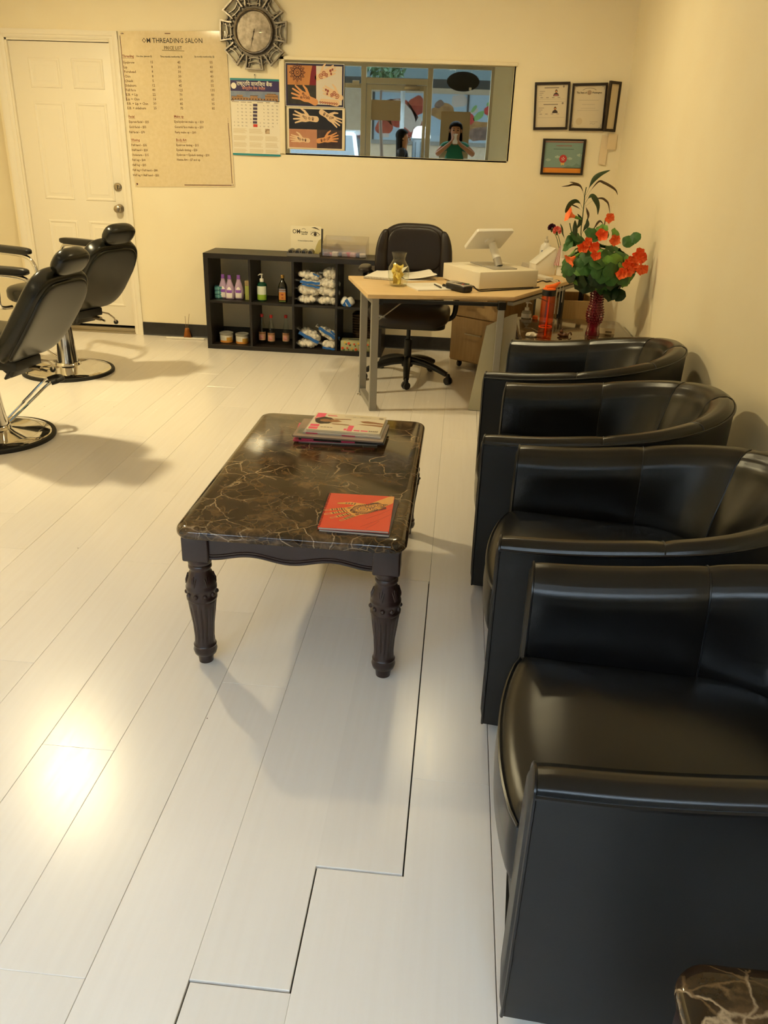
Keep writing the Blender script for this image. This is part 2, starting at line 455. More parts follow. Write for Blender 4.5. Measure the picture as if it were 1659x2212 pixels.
obj('window_reveal', MB().box(MIR[0] - .01, MIR[0] + .001, BACK_Y, BACK_Y + .05, MIR[2], MIR[3]).box(MIR[1] - .001, MIR[1] + .01, BACK_Y, BACK_Y + .05, MIR[2], MIR[3]).box(MIR[0], MIR[1], BACK_Y, BACK_Y + .05, MIR[3] - .001, MIR[3] + .01).box(MIR[0], MIR[1], BACK_Y, BACK_Y + .05, MIR[2] - .01, MIR[2] + .001).box(MIR[0], MIR[1], BACK_Y + .045, BACK_Y + .05, MIR[2], MIR[3]), wallm, w1, flat=True)

# ------------------------------------------------------------------ recessed ceiling lamps
lampm = mat('lamp_diffuser', (1.0, .78, .48), emit=9.0)
for i, (x, y, wt) in enumerate(LAMPS):
    t = thing('ceiling_lamp', ('round recessed ceiling lamp above the barber chairs', 'round recessed ceiling lamp above the open floor beside the coffee table', 'round recessed ceiling lamp above the reception desk')[i], 'lamp', (x, y, CEIL), group='recessed ceiling lamps')
    obj('trim_ring', MB().lathe([(.088, .0), (.088, -.006), (.098, -.010), (.118, -.006), (.120, .0)], 32, cap=False), whitem, t)
    obj('diffuser', MB().lathe([(0, -.004), (.088, -.004)], 32, cap=False), lampm, t, flat=True)
    l = bpy.data.lights.new('lamp_light', 'AREA'); l.shape = 'DISK'; l.size = .17; l.energy = wt; l.color = LAMP_COL
    lo = bpy.data.objects.new('lamp_light', l); COL.objects.link(lo); lo.parent = t; lo.location = (0, 0, -.012)

# ------------------------------------------------------------------ materials of the furniture
def leather(name, col, rough=.3, bump=.12, spec=.5):
    m = mat(name, col, rough=rough, bump=bump, bscale=900, scale=4, col2=tuple(c * 1.25 for c in lin(col)), spec=spec)
    return m
leatherm = leather('black_leather', '#0f0f10', rough=.23, bump=.10)
sidem = leather('black_leather_side', '#111214', rough=.42, bump=.12)
pipem = mat('black_piping', '#0f0f11', rough=.3)
brownlm = leather('dark_brown_leather', '#1d1512', rough=.30, bump=.25)
vinylm = leather('barber_vinyl', '#171713', rough=.26, bump=.05)
blackp = mat('black_plastic', '#141312', rough=.38, bump=.05, bscale=300)
blackmt = mat('black_painted_metal', '#171615', rough=.42)
rubberm = mat('black_rubber', '#171512', rough=.6)
woodm = mat('dark_stained_wood', '#33201d', rough=.33, col2='#241614', scale=14, stretch=(1, 1, .25), bump=.12, bscale=60, coat=.3, coat_rough=.2)
beech = mat('beech_laminate', '#dcc093', rough=.42, col2='#d6b684', scale=5, stretch=(1, 12, 1), bump=.02)
beechedge = mat('beech_edge_band', '#d2ab72', rough=.45)
oakm = mat('pale_oak_laminate', '#b79665', rough=.45, col2='#a98858', scale=6, stretch=(10, 10, 1))
greym = mat('grey_painted_steel', '#8e8a83', rough=.38, bump=.03, bscale=200)
shelfm = mat('black_ash_laminate', '#16110e', rough=.40, col2='#1f1915', scale=8, stretch=(14, 1, 14), bump=.05)

def marble():
    m = bpy.data.materials.new('brown_marble'); m.use_nodes = True
    t = m.node_tree; b = t.nodes['Principled BSDF']; L = t.links.new
    tc = t.nodes.new('ShaderNodeTexCoord')
    n0 = t.nodes.new('ShaderNodeTexNoise'); n0.inputs['Scale'].default_value = 7; n0.inputs['Detail'].default_value = 6
    L(tc.outputs['Object'], n0.inputs['Vector'])
    mx = t.nodes.new('ShaderNodeMix'); mx.data_type = 'RGBA'; mx.inputs['Factor'].default_value = .09
    L(tc.outputs['Object'], mx.inputs['A']); L(n0.outputs['Color'], mx.inputs['B'])
    def veins(scale, w0, w1, nscale, th):
        v = t.nodes.new('ShaderNodeTexVoronoi'); v.feature = 'DISTANCE_TO_EDGE'; v.inputs['Scale'].default_value = scale
        L(mx.outputs['Result'], v.inputs['Vector'])
        r = t.nodes.new('ShaderNodeValToRGB'); r.color_ramp.elements[0].position = w0; r.color_ramp.elements[0].color = (1, 1, 1, 1)
        r.color_ramp.elements[1].position = w1; r.color_ramp.elements[1].color = (0, 0, 0, 1)
        L(v.outputs['Distance'], r.inputs[0])
        n = t.nodes.new('ShaderNodeTexNoise'); n.inputs['Scale'].default_value = nscale; n.inputs['Detail'].default_value = 3
        L(tc.outputs['Object'], n.inputs['Vector'])
        q = t.nodes.new('ShaderNodeMapRange'); q.inputs['From Min'].default_value = th; q.inputs['From Max'].default_value = th + .14
        L(n.outputs['Fac'], q.inputs[0])
        mu = t.nodes.new('ShaderNodeMath'); mu.operation = 'MULTIPLY'; L(r.outputs[0], mu.inputs[0]); L(q.outputs[0], mu.inputs[1])
        return mu
    v1 = veins(11, .003, .022, 6, .44); v2 = veins(26, .004, .05, 8, .40)
    n3 = t.nodes.new('ShaderNodeTexNoise'); n3.inputs['Scale'].default_value = 14; n3.inputs['Detail'].default_value = 8; n3.inputs['Roughness'].default_value = .62
    L(mx.outputs['Result'], n3.inputs['Vector'])
    r = t.nodes.new('ShaderNodeValToRGB'); e = r.color_ramp.elements
    e[0].position = .34; e[0].color = (*lin('#1c130b'), 1); e[1].position = .68; e[1].color = (*lin('#6a5236'), 1)
    x = e.new(.52); x.color = (*lin('#38291a'), 1)
    L(n3.outputs['Fac'], r.inputs[0])
    c1 = t.nodes.new('ShaderNodeMix'); c1.data_type = 'RGBA'; c1.inputs['B'].default_value = (*lin('#a58f72'), 1)
    L(v1.outputs[0], c1.inputs['Factor']); L(r.outputs[0], c1.inputs['A'])
    c2 = t.nodes.new('ShaderNodeMix'); c2.data_type = 'RGBA'; c2.inputs['B'].default_value = (*lin('#6d5639'), 1)
    s2 = t.nodes.new('ShaderNodeMath'); s2.operation = 'MULTIPLY'; s2.inputs[1].default_value = .8; L(v2.outputs[0], s2.inputs[0])
    L(s2.outputs[0], c2.inputs['Factor']); L(c1.outputs['Result'], c2.inputs['A'])
    L(c2.outputs['Result'], b.inputs['Base Color'])
    b.inputs['Roughness'].default_value = .08; b.inputs['Coat Weight'].default_value = .0; b.inputs['Coat Roughness'].default_value = .02
    return m
marblem = marble()

# ------------------------------------------------------------------ black tub armchairs along the wall
CW, CD, CS = .385, .82, .40                                   # half width, depth, straight arm length
def tub_path():
    p = [(CS * i / 14, -CW) for i in range(14)]
    for i in range(61):
        a = -PI / 2 + PI * i / 60
        c, s_ = math.cos(a), math.sin(a)
        p.append((CS + (CD - CS) * abs(c) ** .92, CW * math.copysign(abs(s_) ** .92, s_)))
    p += [(CS * i / 14, CW) for i in range(13, -1, -1)]
    d = [0.0]
    for a, b in zip(p, p[1:]): d.append(d[-1] + math.hypot(b[0] - a[0], b[1] - a[1]))
    return p, d
_tp, _td = tub_path()
def tub_at(u):
    """point and inward normal on the outer plan curve, height of the rim, how far round the back (0 at the arms .. 1 behind)"""
    s_ = u * _td[-1]; i = 0
    while i < len(_td) - 2 and _td[i + 1] < s_: i += 1
    f = (s_ - _td[i]) / max(_td[i + 1] - _td[i], 1e-9)
    def pt(q):
        q = min(max(q, 0), len(_tp) - 1); return Vector((_tp[q][0], _tp[q][1], 0))
    P = pt(i).lerp(pt(i + 1), f)
    t = (pt(i + 3) - pt(i - 2)).normalized()
    n = Vector((-t.y, t.x, 0))
    k = 1 - abs(2 * u - 1); k = k * k * (3 - 2 * k)
    return P, n, .585 + .118 * k, max(0, min(1, (1 - abs(2 * u - 1) - .30) / .45))
def lining_prof(zr, kb):
    return [(0.0, zr), (.006, zr + .010), (.024, zr + .018), (.05, zr + .015), (.075, zr + .002), (.093, zr - .022), (.103, zr - .055), (.110 + .018 * kb, zr - .11), (.117 + .050 * kb, zr - .19), (.122 + .082 * kb, .345)]
def shell_prof(zr): return [(.034, .026), (.022, .08), (.010, .22), (.003, .42), (0.0, zr - .05), (-.001, zr - .006), (0.0, zr)]
def on(u, d, z):
    P, n, zr, kb = tub_at(u); return P + n * d + Vector((0, 0, z))
def make_tub():
    t = thing('tub_armchair', 'black leather tub armchair', 'armchair')
    sh = MB(); N = 72
    def f(a, b):
        P, n, zr, kb = tub_at(a); pr = shell_prof(zr); q = pr[min(int(round(b * (len(pr) - 1))), len(pr) - 1)]
        return P + n * q[0] + Vector((0, 0, q[1]))
    sh.grid(f, N, 7)
    # underside
    sh.poly([on(i / 40, .034, .026) for i in range(41)])
    obj('shell', sh, sidem, t, angle=50)
    cuts = [0, .185, .345, .50, .655, .815, 1.0]
    for a0, a1 in zip(cuts, cuts[1:]):
        nn = max(6, int((a1 - a0) * 76)); lp = MB()
        def g(a, b, a0=a0, a1=a1):
            u = a0 + (a1 - a0) * a; P, n, zr, kb = tub_at(u); pr = lining_prof(zr, kb)
            k = b * (len(pr) - 1); i = min(int(k), len(pr) - 2); fr = k - i
            d = pr[i][0] + (pr[i + 1][0] - pr[i][0]) * fr; z = pr[i][1] + (pr[i + 1][1] - pr[i][1]) * fr
            puff = 1 - abs(2 * a - 1) ** 10
            fade = min(1, b * 4)
            d2 = .0045 * puff * fade
            dn = (0.2, 0.95) if b < .4 else (1, .15)
            return P + n * (d + d2 * dn[0]) + Vector((0, 0, z + d2 * dn[1]))
        lp.grid(g, nn + 6, 28)
        obj('lining_panel', lp, leatherm, t, angle=60)
        if a0 > 0:
            sm = MB(); pts = []
            P, n, zr, kb = tub_at(a0)
            for q in lining_prof(zr, kb): pts.append(P + n * (q[0]) + Vector((0, 0, q[1] - .0005)))
            sm.tube(smooth(pts, 3), .0022, 5); obj('seam', sm, pipem, t)
    for u in (0.0, 1.0):
        P, n, zr, kb = tub_at(u)
        outl = [P + n * q[0] + Vector((0, 0, q[1])) for q in shell_prof(zr)] + [P + n * q[0] + Vector((0, 0, q[1])) for q in lining_prof(zr, kb)[1:]] + [P + n * .122 + Vector((0, 0, .026))]
        c = sum(outl, Vector()) / len(outl)
        ins = [p.lerp(c, .12) + Vector((-.009, 0, 0)) for p in outl]
        fb = MB(); m = len(outl)
        fb.add(outl + ins, [(i, (i + 1) % m, m + (i + 1) % m, m + i) for i in range(m)] + [tuple(range(m, 2 * m))])
        obj('arm_front', fb, sidem, t, angle=50)
        pp = MB().tube(smooth([p + Vector((-.001, 0, 0)) for p in outl], 2), .0035, 6)
        obj('front_piping', pp, pipem, t)
    pp = MB().tube([on(i / 90, -.002, tub_at(i / 90)[2]) for i in range(91)], .0042, 6)
    obj('rim_piping', pp, pipem, t)
    # seat cushion
    def outline(e=0.0):
        o = []
        for i in range(17):
            y = -.262 + .524 * i / 16; o.append((-.012 - .040 * (1 - (y / .262) ** 2) ** .8 if abs(y) < .262 else -.012, y))
        for i in range(1, 9): o.append((.42 * i / 8, .262))
        for i in range(1, 16):
            a = PI / 2 - PI * i / 16; o.append((.42 + .20 * math.cos(a), .262 * math.sin(a)))
        for i in range(8): o.append((.42 * (8 - i) / 8, -.262))
        return o
    O = outline(); cx = .26; n = len(O)
    rings = [(.985, .262), (1.0, .285), (1.008, .335), (1.0, .385), (.99, .400), (.965, .412), (.90, .424), (.75, .436), (.5, .444), (.25, .447)]
    vs = [((p[0] - cx) * s_ + cx, p[1] * s_, z) for s_, z in rings for p in O] + [(cx, 0, .448)]
    fs = [(r * n + i, r * n + (i + 1) % n, (r + 1) * n + (i + 1) % n, (r + 1) * n + i) for r in range(len(rings) - 1) for i in range(n)]
    fs += [((len(rings) - 1) * n + i, (len(rings) - 1) * n + (i + 1) % n, len(vs) - 1) for i in range(n)] + [tuple(range(n))]
    seat = obj('seat_cushion', MB().add(vs, fs), leatherm, t, angle=70)
    obj('seat_piping', MB().tube([((p[0] - cx) * .995 + cx, p[1] * .995, .4015) for p in O], .0042, 6, closed=True), pipem, seat)
    fp = MB()
    def ap(a, b):
        y = -.262 + .524 * a; k = 1 - (y / .262) ** 2
        return (.012 - .030 * k + .022 * (1 - b) ** 1.5, y, .026 + .24 * b)
    fp.grid(ap, 17, 8); obj('front_panel', fp, sidem, t, angle=60)
    for x, y in ((.06, -.3), (.06, .3), (.55, -.22), (.55, .22)):
        obj('foot', MB().lathe([(.018, 0), (.022, .03)], 12, TR(x, y, 0)), blackp, t)
    return t
TUBS = [((.170, .967), 4.0, 'black leather tub armchair nearest the camera, beside the end table corner'),
        ((.146, 1.803), 7.0, 'black leather tub armchair second from the camera, across from the red notebooks'),
        ((.120, 2.590), 8.5, 'black leather tub armchair third from the camera, second from the flower vase'),
        ((.140, 3.455), 12.0, 'black leather tub armchair farthest from the camera, next to the flower vase table')]
tub0 = make_tub()
for i, (N_, ang, lab) in enumerate(TUBS):
    a = math.radians(ang)
    loc = (N_[0] + CW * math.sin(a), N_[1] + CW * math.cos(a), 0)
    if i == 0:
        c = tub0; c.location = loc; c.rotation_euler = (0, 0, -a); c['label'] = lab; c['group'] = 'black tub armchairs in the waiting row'
    else: dup(tub0, loc, -a, lab, 'black tub armchairs in the waiting row')

# ------------------------------------------------------------------ marble-topped tables on carved legs
LEG = [(.022, 0), (.0245, .026), (.033, .031), (.0365, .044), (.034, .055), (.0335, .058), (.035, .062), (.031, .068), (.031, .074), (.0300, .09), (.0325, .135), (.0390, .185), (.0430, .220), (.0425, .223), (.0455, .226), (.0460, .233), (.0430, .238), (.0435, .255), (.0460, .259), (.0460, .268), (.0430, .273), (.0435, .278), (.0400, .292), (.0330, .314), (.0300, .322), (.0300, .326), (.0345, .331), (.0345, .338), (.0310, .342), (.0345, .346), (.0350, .354), (.0335, .362)]
def leg_mesh(h):
    k = h / .362
    prof = []
    for a, b in zip(LEG, LEG[1:]):
        m = 3 if b[1] - a[1] > .03 else 1
        for j in range(m): prof.append((a[0] + (b[0] - a[0]) * j / m, a[1] + (b[1] - a[1]) * j / m))
    prof.append(LEG[-1])
    def rf(r, z, a):
        if .072 < z < .222: return r * (1 - .085 * max(0, math.cos(a * 14)) ** 2 * min(1, (z - .072) * 60, (.222 - z) * 60))
        if .276 < z < .322: return r * (1 + .075 * max(0, math.sin(a * 6)) * min(1, (z - .276) * 70, (.322 - z) * 70))
        return r
    mb = MB().lathe(prof, 56, rfun=rf)
    for q in range(10):                                        # carved beads and leaf tips
        a = 2 * PI * q / 10 + .2
        mb.ball((.0435 * math.cos(a), .0435 * math.sin(a), .2465), .0075, nu=8, nv=5)
    for q in range(6):
        a = 2 * PI * (q + .25) / 6
        for o in (-.10, 0, .10):
            mb.tube([(.0425 * math.cos(a + o * .6), .0425 * math.sin(a + o * .6), .278), (.0425 * math.cos(a + o), .0425 * math.sin(a + o), .290), (.037 * math.cos(a + o * 1.9), .037 * math.sin(a + o * 1.9), .312 - abs(o) * .06)], [.003, .0032, .0015], 5)
    mb.v = [(x, y, z * k) for x, y, z in mb.v]
    return mb.mesh('leg', woodm, angle=50)
def marble_table(name, label, x0, x1, y0, y1, H, group=None):
    cx, cy_ = (x0 + x1) / 2, (y0 + y1) / 2; hx, hy = (x1 - x0) / 2, (y1 - y0) / 2
    t = thing(name, label, 'table', (cx, cy_, 0), group=group)
    prof = [(.016, H - .036), (.004, H - .033), (0, H - .026), (0, H - .017), (.003, H - .009), (.009, H - .004), (.018, H - .0012), (.024, H)]
    mb = MB(); rings = [rrect(-hx + o, hx - o, -hy + o, hy - o, .05 - o * .8, 7) for o, z in prof]; n = len(rings[0])
    vs = [(p[0], p[1], prof[r][1]) for r in range(len(prof)) for p in rings[r]]
    fs = [(r * n + i, r * n + (i + 1) % n, (r + 1) * n + (i + 1) % n, (r + 1) * n + i) for r in range(len(prof) - 1) for i in range(n)]
    fs += [tuple(range(n - 1, -1, -1)), tuple((len(prof) - 1) * n + i for i in range(n))]
    obj('table_top', mb.add(vs, fs), marblem, t, angle=40)
    lx, ly = hx - .056, hy - .060; zt = H - .036; zb = H - .116; lm = leg_mesh(zb)
    pw = .040
    for sx in (-1, 1):
        for sy in (-1, 1):
            l = bpy.data.objects.new('leg', lm); COL.objects.link(l); l.parent = t; l.location = (sx * lx, sy * ly, 0)
            pb = obj('leg_block', MB().box(sx * lx - pw, sx * lx + pw, sy * ly - pw, sy * ly + pw, zb, zt), woodm, t, bevel=.006, seg=3)
    def apron(L, M):
        pts = []; m = 36
        for i in range(m + 1):
            s_ = i / m; pts.append((-L / 2 + L * s_, zt - .068 + .017 * math.sin(2 * PI * s_) ** 2))
        poly = pts + [(L / 2, zt), (-L / 2, zt)]
        mb = MB().prism(poly, -.011, .011, M @ RX(PI / 2))
        o = obj('apron', mb, woodm, t, angle=30)
        obj('apron_bead', MB().tube([(p[0], -.010, p[1] + .001) for p in pts], .0055, 7, M=M).tube([(p[0], -.0115, p[1] + .011) for p in pts], .0022, 5, M=M), woodm, o)
    apron(2 * lx - 2 * pw, TR(0, -ly - pw + .022, 0)); apron(2 * lx - 2 * pw, TR(0, ly + pw - .022, 0) @ RZ(PI))
    apron(2 * ly - 2 * pw, TR(lx + pw - .022, 0, 0) @ RZ(PI / 2)); apron(2 * ly - 2 * pw, TR(-lx - pw + .022, 0, 0) @ RZ(-PI / 2))
    return t
TAB_H = .478; END_H = .500
marble_table('coffee_table', 'long brown marble-topped coffee table on carved dark legs, holding magazines', -.760, -.093, 2.005, 3.138, TAB_H)
marble_table('end_table', 'brown marble-topped end table under the red flower vase', .378, 1.058, 4.690, 5.430, END_H, 'marble end tables')
marble_table('end_table', 'brown marble-topped end table cut off by the frame beside the nearest armchair', .346, 1.030, .110, .788, END_H, 'marble end tables')

# ------------------------------------------------------------------ corner reception desk
DESK_Z = .700; DT = .024
F1 = Vector((.332, 4.915)); F0 = Vector((-.516, 4.754)); B0 = Vector((-.722, 5.448)); W1 = Vector((.945, 6.085)); W2 = Vector((.55, 6.33)); I1 = Vector((.115, 5.640))
desk = thing('reception_desk', 'beech-topped corner reception desk with square grey steel legs', 'desk', (0, 5.3, 0))
def dl(p): return (p[0], p[1] - 5.3)
tops = MB().prism([dl(p) for p in (F0, F1, W1, W2, I1, B0)], DESK_Z - DT, DESK_Z)
obj('desk_top', tops, beech, desk, bevel=.0015, seg=1)
def rect_tube(mb, a, b, wx, wy, ang=0):
    """square tube between two points; wx, wy its widths, ang the turn of its section about the run"""
    a, b = Vector(a), Vector(b); t = (b - a); L_ = t.length; t.normalize()
    M = Matrix.Translation(a) @ t.to_track_quat('Z', 'Y').to_matrix().to_4x4() @ RZ(ang)
    return mb.box(-wx / 2, wx / 2, -wy / 2, wy / 2, 0, L_, M)
ldir = (B0 - F0).normalized(); lang = math.atan2(ldir.y, ldir.x)
fdir = (F1 - F0).normalized()
a0 = F0 + fdir * .048 + ldir * .018; a1 = a0 + ldir * .37
for p in (a0, a1):
    mb = MB().box(-.016, .016, -.022, .022, .0, DESK_Z - DT, TR(p.x, p.y - 5.3, 0) @ RZ(lang))
    obj('leg', mb, greym, desk, bevel=.002, seg=1)
M = TR(a0.x, a0.y - 5.3, 0) @ RZ(lang)
obj('leg_bar', MB().box(.016, .354, -.018, .018, .004, .040, M).box(.016, .354, -.018, .018, DESK_Z - DT - .036, DESK_Z - DT, M), greym, desk, bevel=.002, seg=1)
obj('levelling_foot', MB().lathe([(.016, 0), (.018, .004), (.006, .007), (.005, .016)], 14, TR(a1.x - .012, a1.y - 5.3 - .03, -.0)), chrome, desk)
b0 = Vector((.262, 4.872)); wdir = (W1 - F1).normalized(); wang = math.atan2(wdir.y, wdir.x)
obj('leg', MB().box(-.020, .020, -.015, .015, 0, DESK_Z - DT - .04, TR(b0.x, b0.y - 5.3, 0)), greym, desk, bevel=.002, seg=1)
obj('corner_joint', MB().box(-.023, .023, -.02, .02, DESK_Z - DT - .046, DESK_Z - DT, TR(b0.x, b0.y - 5.3, 0) @ RZ(.2)), blackp, desk, bevel=.002, seg=1)
obj('corner_joint', MB().box(-.023, .025, -.02, .02, DESK_Z - DT - .034, DESK_Z - DT, TR(a0.x + .02, a0.y - 5.3 + .01, 0) @ RZ(.2)), blackp, desk, bevel=.002, seg=1)
bm_ = MB(); rect_tube(bm_, (a0.x + .03, a0.y - 5.3 + .02, DESK_Z - DT - .016), (b0.x - .02, b0.y - 5.3, DESK_Z - DT - .016), .03, .02)
obj('front_beam', bm_, blackmt, desk, bevel=.001, seg=1)
e0 = Vector((.315, 4.935)) ; e1 = W1 + Vector((-.03, -.02))
bm_ = MB(); rect_tube(bm_, (e0.x, e0.y - 5.3, DESK_Z - DT - .020), (e1.x, e1.y - 5.3, DESK_Z - DT - .020), .04, .02, 0)
obj('wing_beam', bm_, greym, desk, bevel=.001, seg=1)
for p in (Vector((.700, 5.672)), Vector((.880, 6.02)), Vector((.57, 6.27))):
    obj('leg', MB().box(-.019, .019, -.014, .014, 0, DESK_Z - DT, TR(p.x, p.y - 5.3, 0) @ RZ(wang)), blackmt, desk, bevel=.002, seg=1)
br = MB()
br.tube([(a0.x + .018, a0.y - 5.3 + .03, .545), (a0.x + .19, a0.y - 5.3 + .12, .672)], .004, 6)
obj('brace', br, greym, desk)
br = MB().tube([(.66, 5.61 - 5.3, .55), (.44, 5.26 - 5.3, .672)], .004, 6)
obj('brace', br, greym, desk)

# leaning board in front of the wing
bd = MB(); pl = [(.112, 0.0), (.365, 0.0), (.365, .600), (.330, .592), (.186, .520)]
obj_panel = obj('privacy_panel', MB().prism([(x, z) for x, z in pl], -.008, .008, TR(0, 4.905, .001) @ RX(PI / 2 - .06)), mat('pale_grey_green_board', '#b3ad95', rough=.55, col2='#aaa48d', scale=6), bevel=.003, seg=2)
tag(obj_panel, 'pale grey-green tapered board leaning behind the desk leg', 'board')

# ------------------------------------------------------------------ two-drawer pedestal on castors
ped = thing('filing_pedestal', 'pale oak two-drawer pedestal on castors under the desk wing', 'cabinet', (-.034, 5.990, 0), math.radians(-34))
obj('carcass', MB().box(0, .41, .018, .46, .055, .560), oakm, ped, bevel=.002, seg=1)
for z0, z1, hz in ((.385, .552, .475), (.068, .378, .262)):
    d_ = obj('drawer', MB().box(.006, .404, 0, .018, z0, z1), oakm, ped, bevel=.002, seg=1)
    obj('handle', MB().box(.135, .275, -.018, -.012, hz, hz + .010).box(.140, .148, -.014, .0, hz, hz + .010).box(.262, .270, -.014, 0, hz, hz + .010), steel, d_, bevel=.002)
for x, y in ((.05, .07), (.36, .07), (.05, .41), (.36, .41)):
    obj('castor', MB().lathe([(.020, -.011), (.024, -.007), (.024, .007), (.020, .011)], 14, TR(x, y, .024) @ RY(PI / 2)).box(x - .012, x + .012, y - .012, y + .012, .03, .056), blackp, ped)
box2 = thing('drawer_unit', 'pale oak drawer unit with an open top behind the flower vase', 'cabinet', (.705, 5.745, 0), math.radians(8))
obj('carcass', MB().box(0, .27, 0, .012, .03, .560).box(0, .012, 0, .40, .03, .560).box(.258, .27, 0, .40, .03, .560).box(0, .27, .388, .40, .03, .560).box(.01, .26, .01, .39, .03, .44), oakm, box2, bevel=.0015, seg=1)

# ------------------------------------------------------------------ black cube shelf, two rows of four
SHX0, SHX1, SHY, SHB = -1.912, -.555, 6.146, 6.484
sh = thing('cube_shelf', 'low black cube shelf of two rows and four columns against the back wall', 'shelf', (SHX0, SHY, 0))
def sb(name, x0, x1, z0, z1, y0=0.0, y1=SHB - SHY): return obj(name, MB().box(x0, x1, y0, y1, z0, z1), shelfm, sh, bevel=.0015, seg=1)
WID = SHX1 - SHX0; PIT = (WID - .040) / 4
sb('top_board', 0, WID, .680, .716); sb('bottom_board', 0, WID, 0, .032)
sb('side_board', 0, .036, .032, .680); sb('side_board', WID - .036, WID, .032, .680)
for i in (1, 2, 3):
    x = .020 + PIT * i; sb('divider', x - .009, x + .009, .032, .680, .002)
for i in range(4):
    xa = .036 if i == 0 else .020 + PIT * i + .009; xb = WID - .036 if i == 3 else .020 + PIT * (i + 1) - .009
    sb('shelf_board', xa, xb, .352, .370, .003)

# ------------------------------------------------------------------ brown leather office chair behind the desk
oc = thing('office_chair', 'dark brown leather office chair on a five-star castor base behind the desk', 'office chair', (-.318, 5.595, 0))
feet = [(.014, -.300), (.292, -.121), (.160, .224), (-.205, .232), (-.296, -.118)]
base = MB().lathe([(.038, .085), (.042, .10), (.042, .135), (.030, .16)], 18)
for fx, fy in feet:
    d = Vector((fx, fy, 0)).normalized()
    pts = smooth([d * .03 + Vector((0, 0, .130)), d * .12 + Vector((0, 0, .122)), d * .22 + Vector((0, 0, .098)), d * .30 + Vector((0, 0, .068))], 4)
    base.tube(pts, [.030 - .011 * i / (len(pts) - 1) for i in range(len(pts))], 8)
obj('star_base', base, blackp, oc, angle=50)
for i, (fx, fy) in enumerate(feet):
    a = math.atan2(fy, fx) + (.6, 1.2, .3, 1.0, .5)[i]
    M = TR(fx, fy, 0) @ RZ(a)
    cst = MB()
    for o in (-.013, .013): cst.lathe([(.012, -.009), (.024, -.008), (.026, 0), (.024, .008), (.012, .009)], 16, M @ TR(o, 0, .026) @ RY(PI / 2))
    cst.box(-.006, .006, -.012, .012, .026, .062, M); cst.lathe([(.018, .05), (.014, .062), (.008, .075)], 12, M)
    obj('castor', cst, blackp, oc)
obj('gas_lift', MB().lathe([(.026, .14), (.026, .27), (.020, .275), (.014, .276), (.014, .345), (.025, .35), (.027, .40)], 18), blackmt, oc)
def pad(cx, cy_, cz, sx, sy, sz, p=3.2, nu=32, nv=14, M=None, fn=None):
    """rounded cushion: super-ellipsoid"""
    mb = MB()
    def e(v, k): return math.copysign(abs(v) ** k, v)
    vs = []
    q = 2 / p
    def f(a, b):
        th = 2 * PI * a; ph = -PI / 2 + PI * b
        c = e(math.cos(ph), q * .9)
        v = Vector((cx + sx * c * e(math.cos(th), q), cy_ + sy * c * e(math.sin(th), q), cz + sz * e(math.sin(ph), q * 1.1)))
        return fn(v) if fn else v
    mb.grid(f, nu, nv, cu=True, M=M)
    bm_dedupe(mb)
    return mb
def bm_dedupe(mb):
    bm = bmesh.new(); vv = [bm.verts.new(v) for v in mb.v]
    for f in mb.f:
        try: bm.faces.new([vv[i] for i in f])
        except ValueError: pass
    bmesh.ops.remove_doubles(bm, verts=bm.verts, dist=1e-5)
    bm.verts.index_update()
    mb.v = [tuple(v.co) for v in bm.verts]; mb.f = [tuple(v.index for v in f.verts) for f in bm.faces]; mb.mi = [0] * len(mb.f); bm.free()
obj('seat', pad(0, -.02, .462, .278, .262, .062, 3.4, fn=lambda v: v + Vector((0, 0, .018 * math.sin(v.x * 28) * math.sin(v.y * 17 + 1) * .35 - (.03 * max(0, (-v.y - .14) / .14) if v.z > .42 else 0)))), brownlm, oc, angle=80)
obj('seat_pan', MB().prism(rrect(-.25, .25, -.24, .24, .09), .385, .415), blackp, oc, bevel=.006)
def backc(v):
    z = v.z - .74
    v = v.copy(); v.y += .20 * v.x * v.x * 2.2 * -1 + .10 * z * z + .10 * z
    v.x *= 1 - .20 * max(0, z / .28) ** 3
    return v
back = obj('backrest', pad(0, .245, .735, .262, .050, .275, 3.8, 40, 22, fn=backc), brownlm, oc, angle=80)
obj('backrest_panel', pad(0, .212, .845, .195, .028, .145, 4.0, 30, 16, fn=backc), brownlm, back, angle=80)
obj('backrest_panel', pad(0, .212, .615, .200, .034, .085, 4.0, 30, 14, fn=backc), brownlm, back, angle=80)
for s_ in (-1, 1):
    obj('backrest_bolster', pad(s_ * .222, .210, .765, .044, .036, .205, 2.6, 18, 16, fn=backc), brownlm, back, angle=80)
    arm = MB().tube(smooth([(s_ * .24, .08, .40), (s_ * .30, .09, .43), (s_ * .318, .05, .56), (s_ * .318, -.01, .66), (s_ * .315, .08, .705), (s_ * .312, .16, .705), (s_ * .27, .235, .66)], 5), .017, 8)
    a_ = obj('armrest', arm, blackp, oc, angle=60)
    obj('arm_pad', pad(s_ * .318, .05, .728, .042, .125, .022, 2.8, 18, 10), brownlm, a_, angle=80)

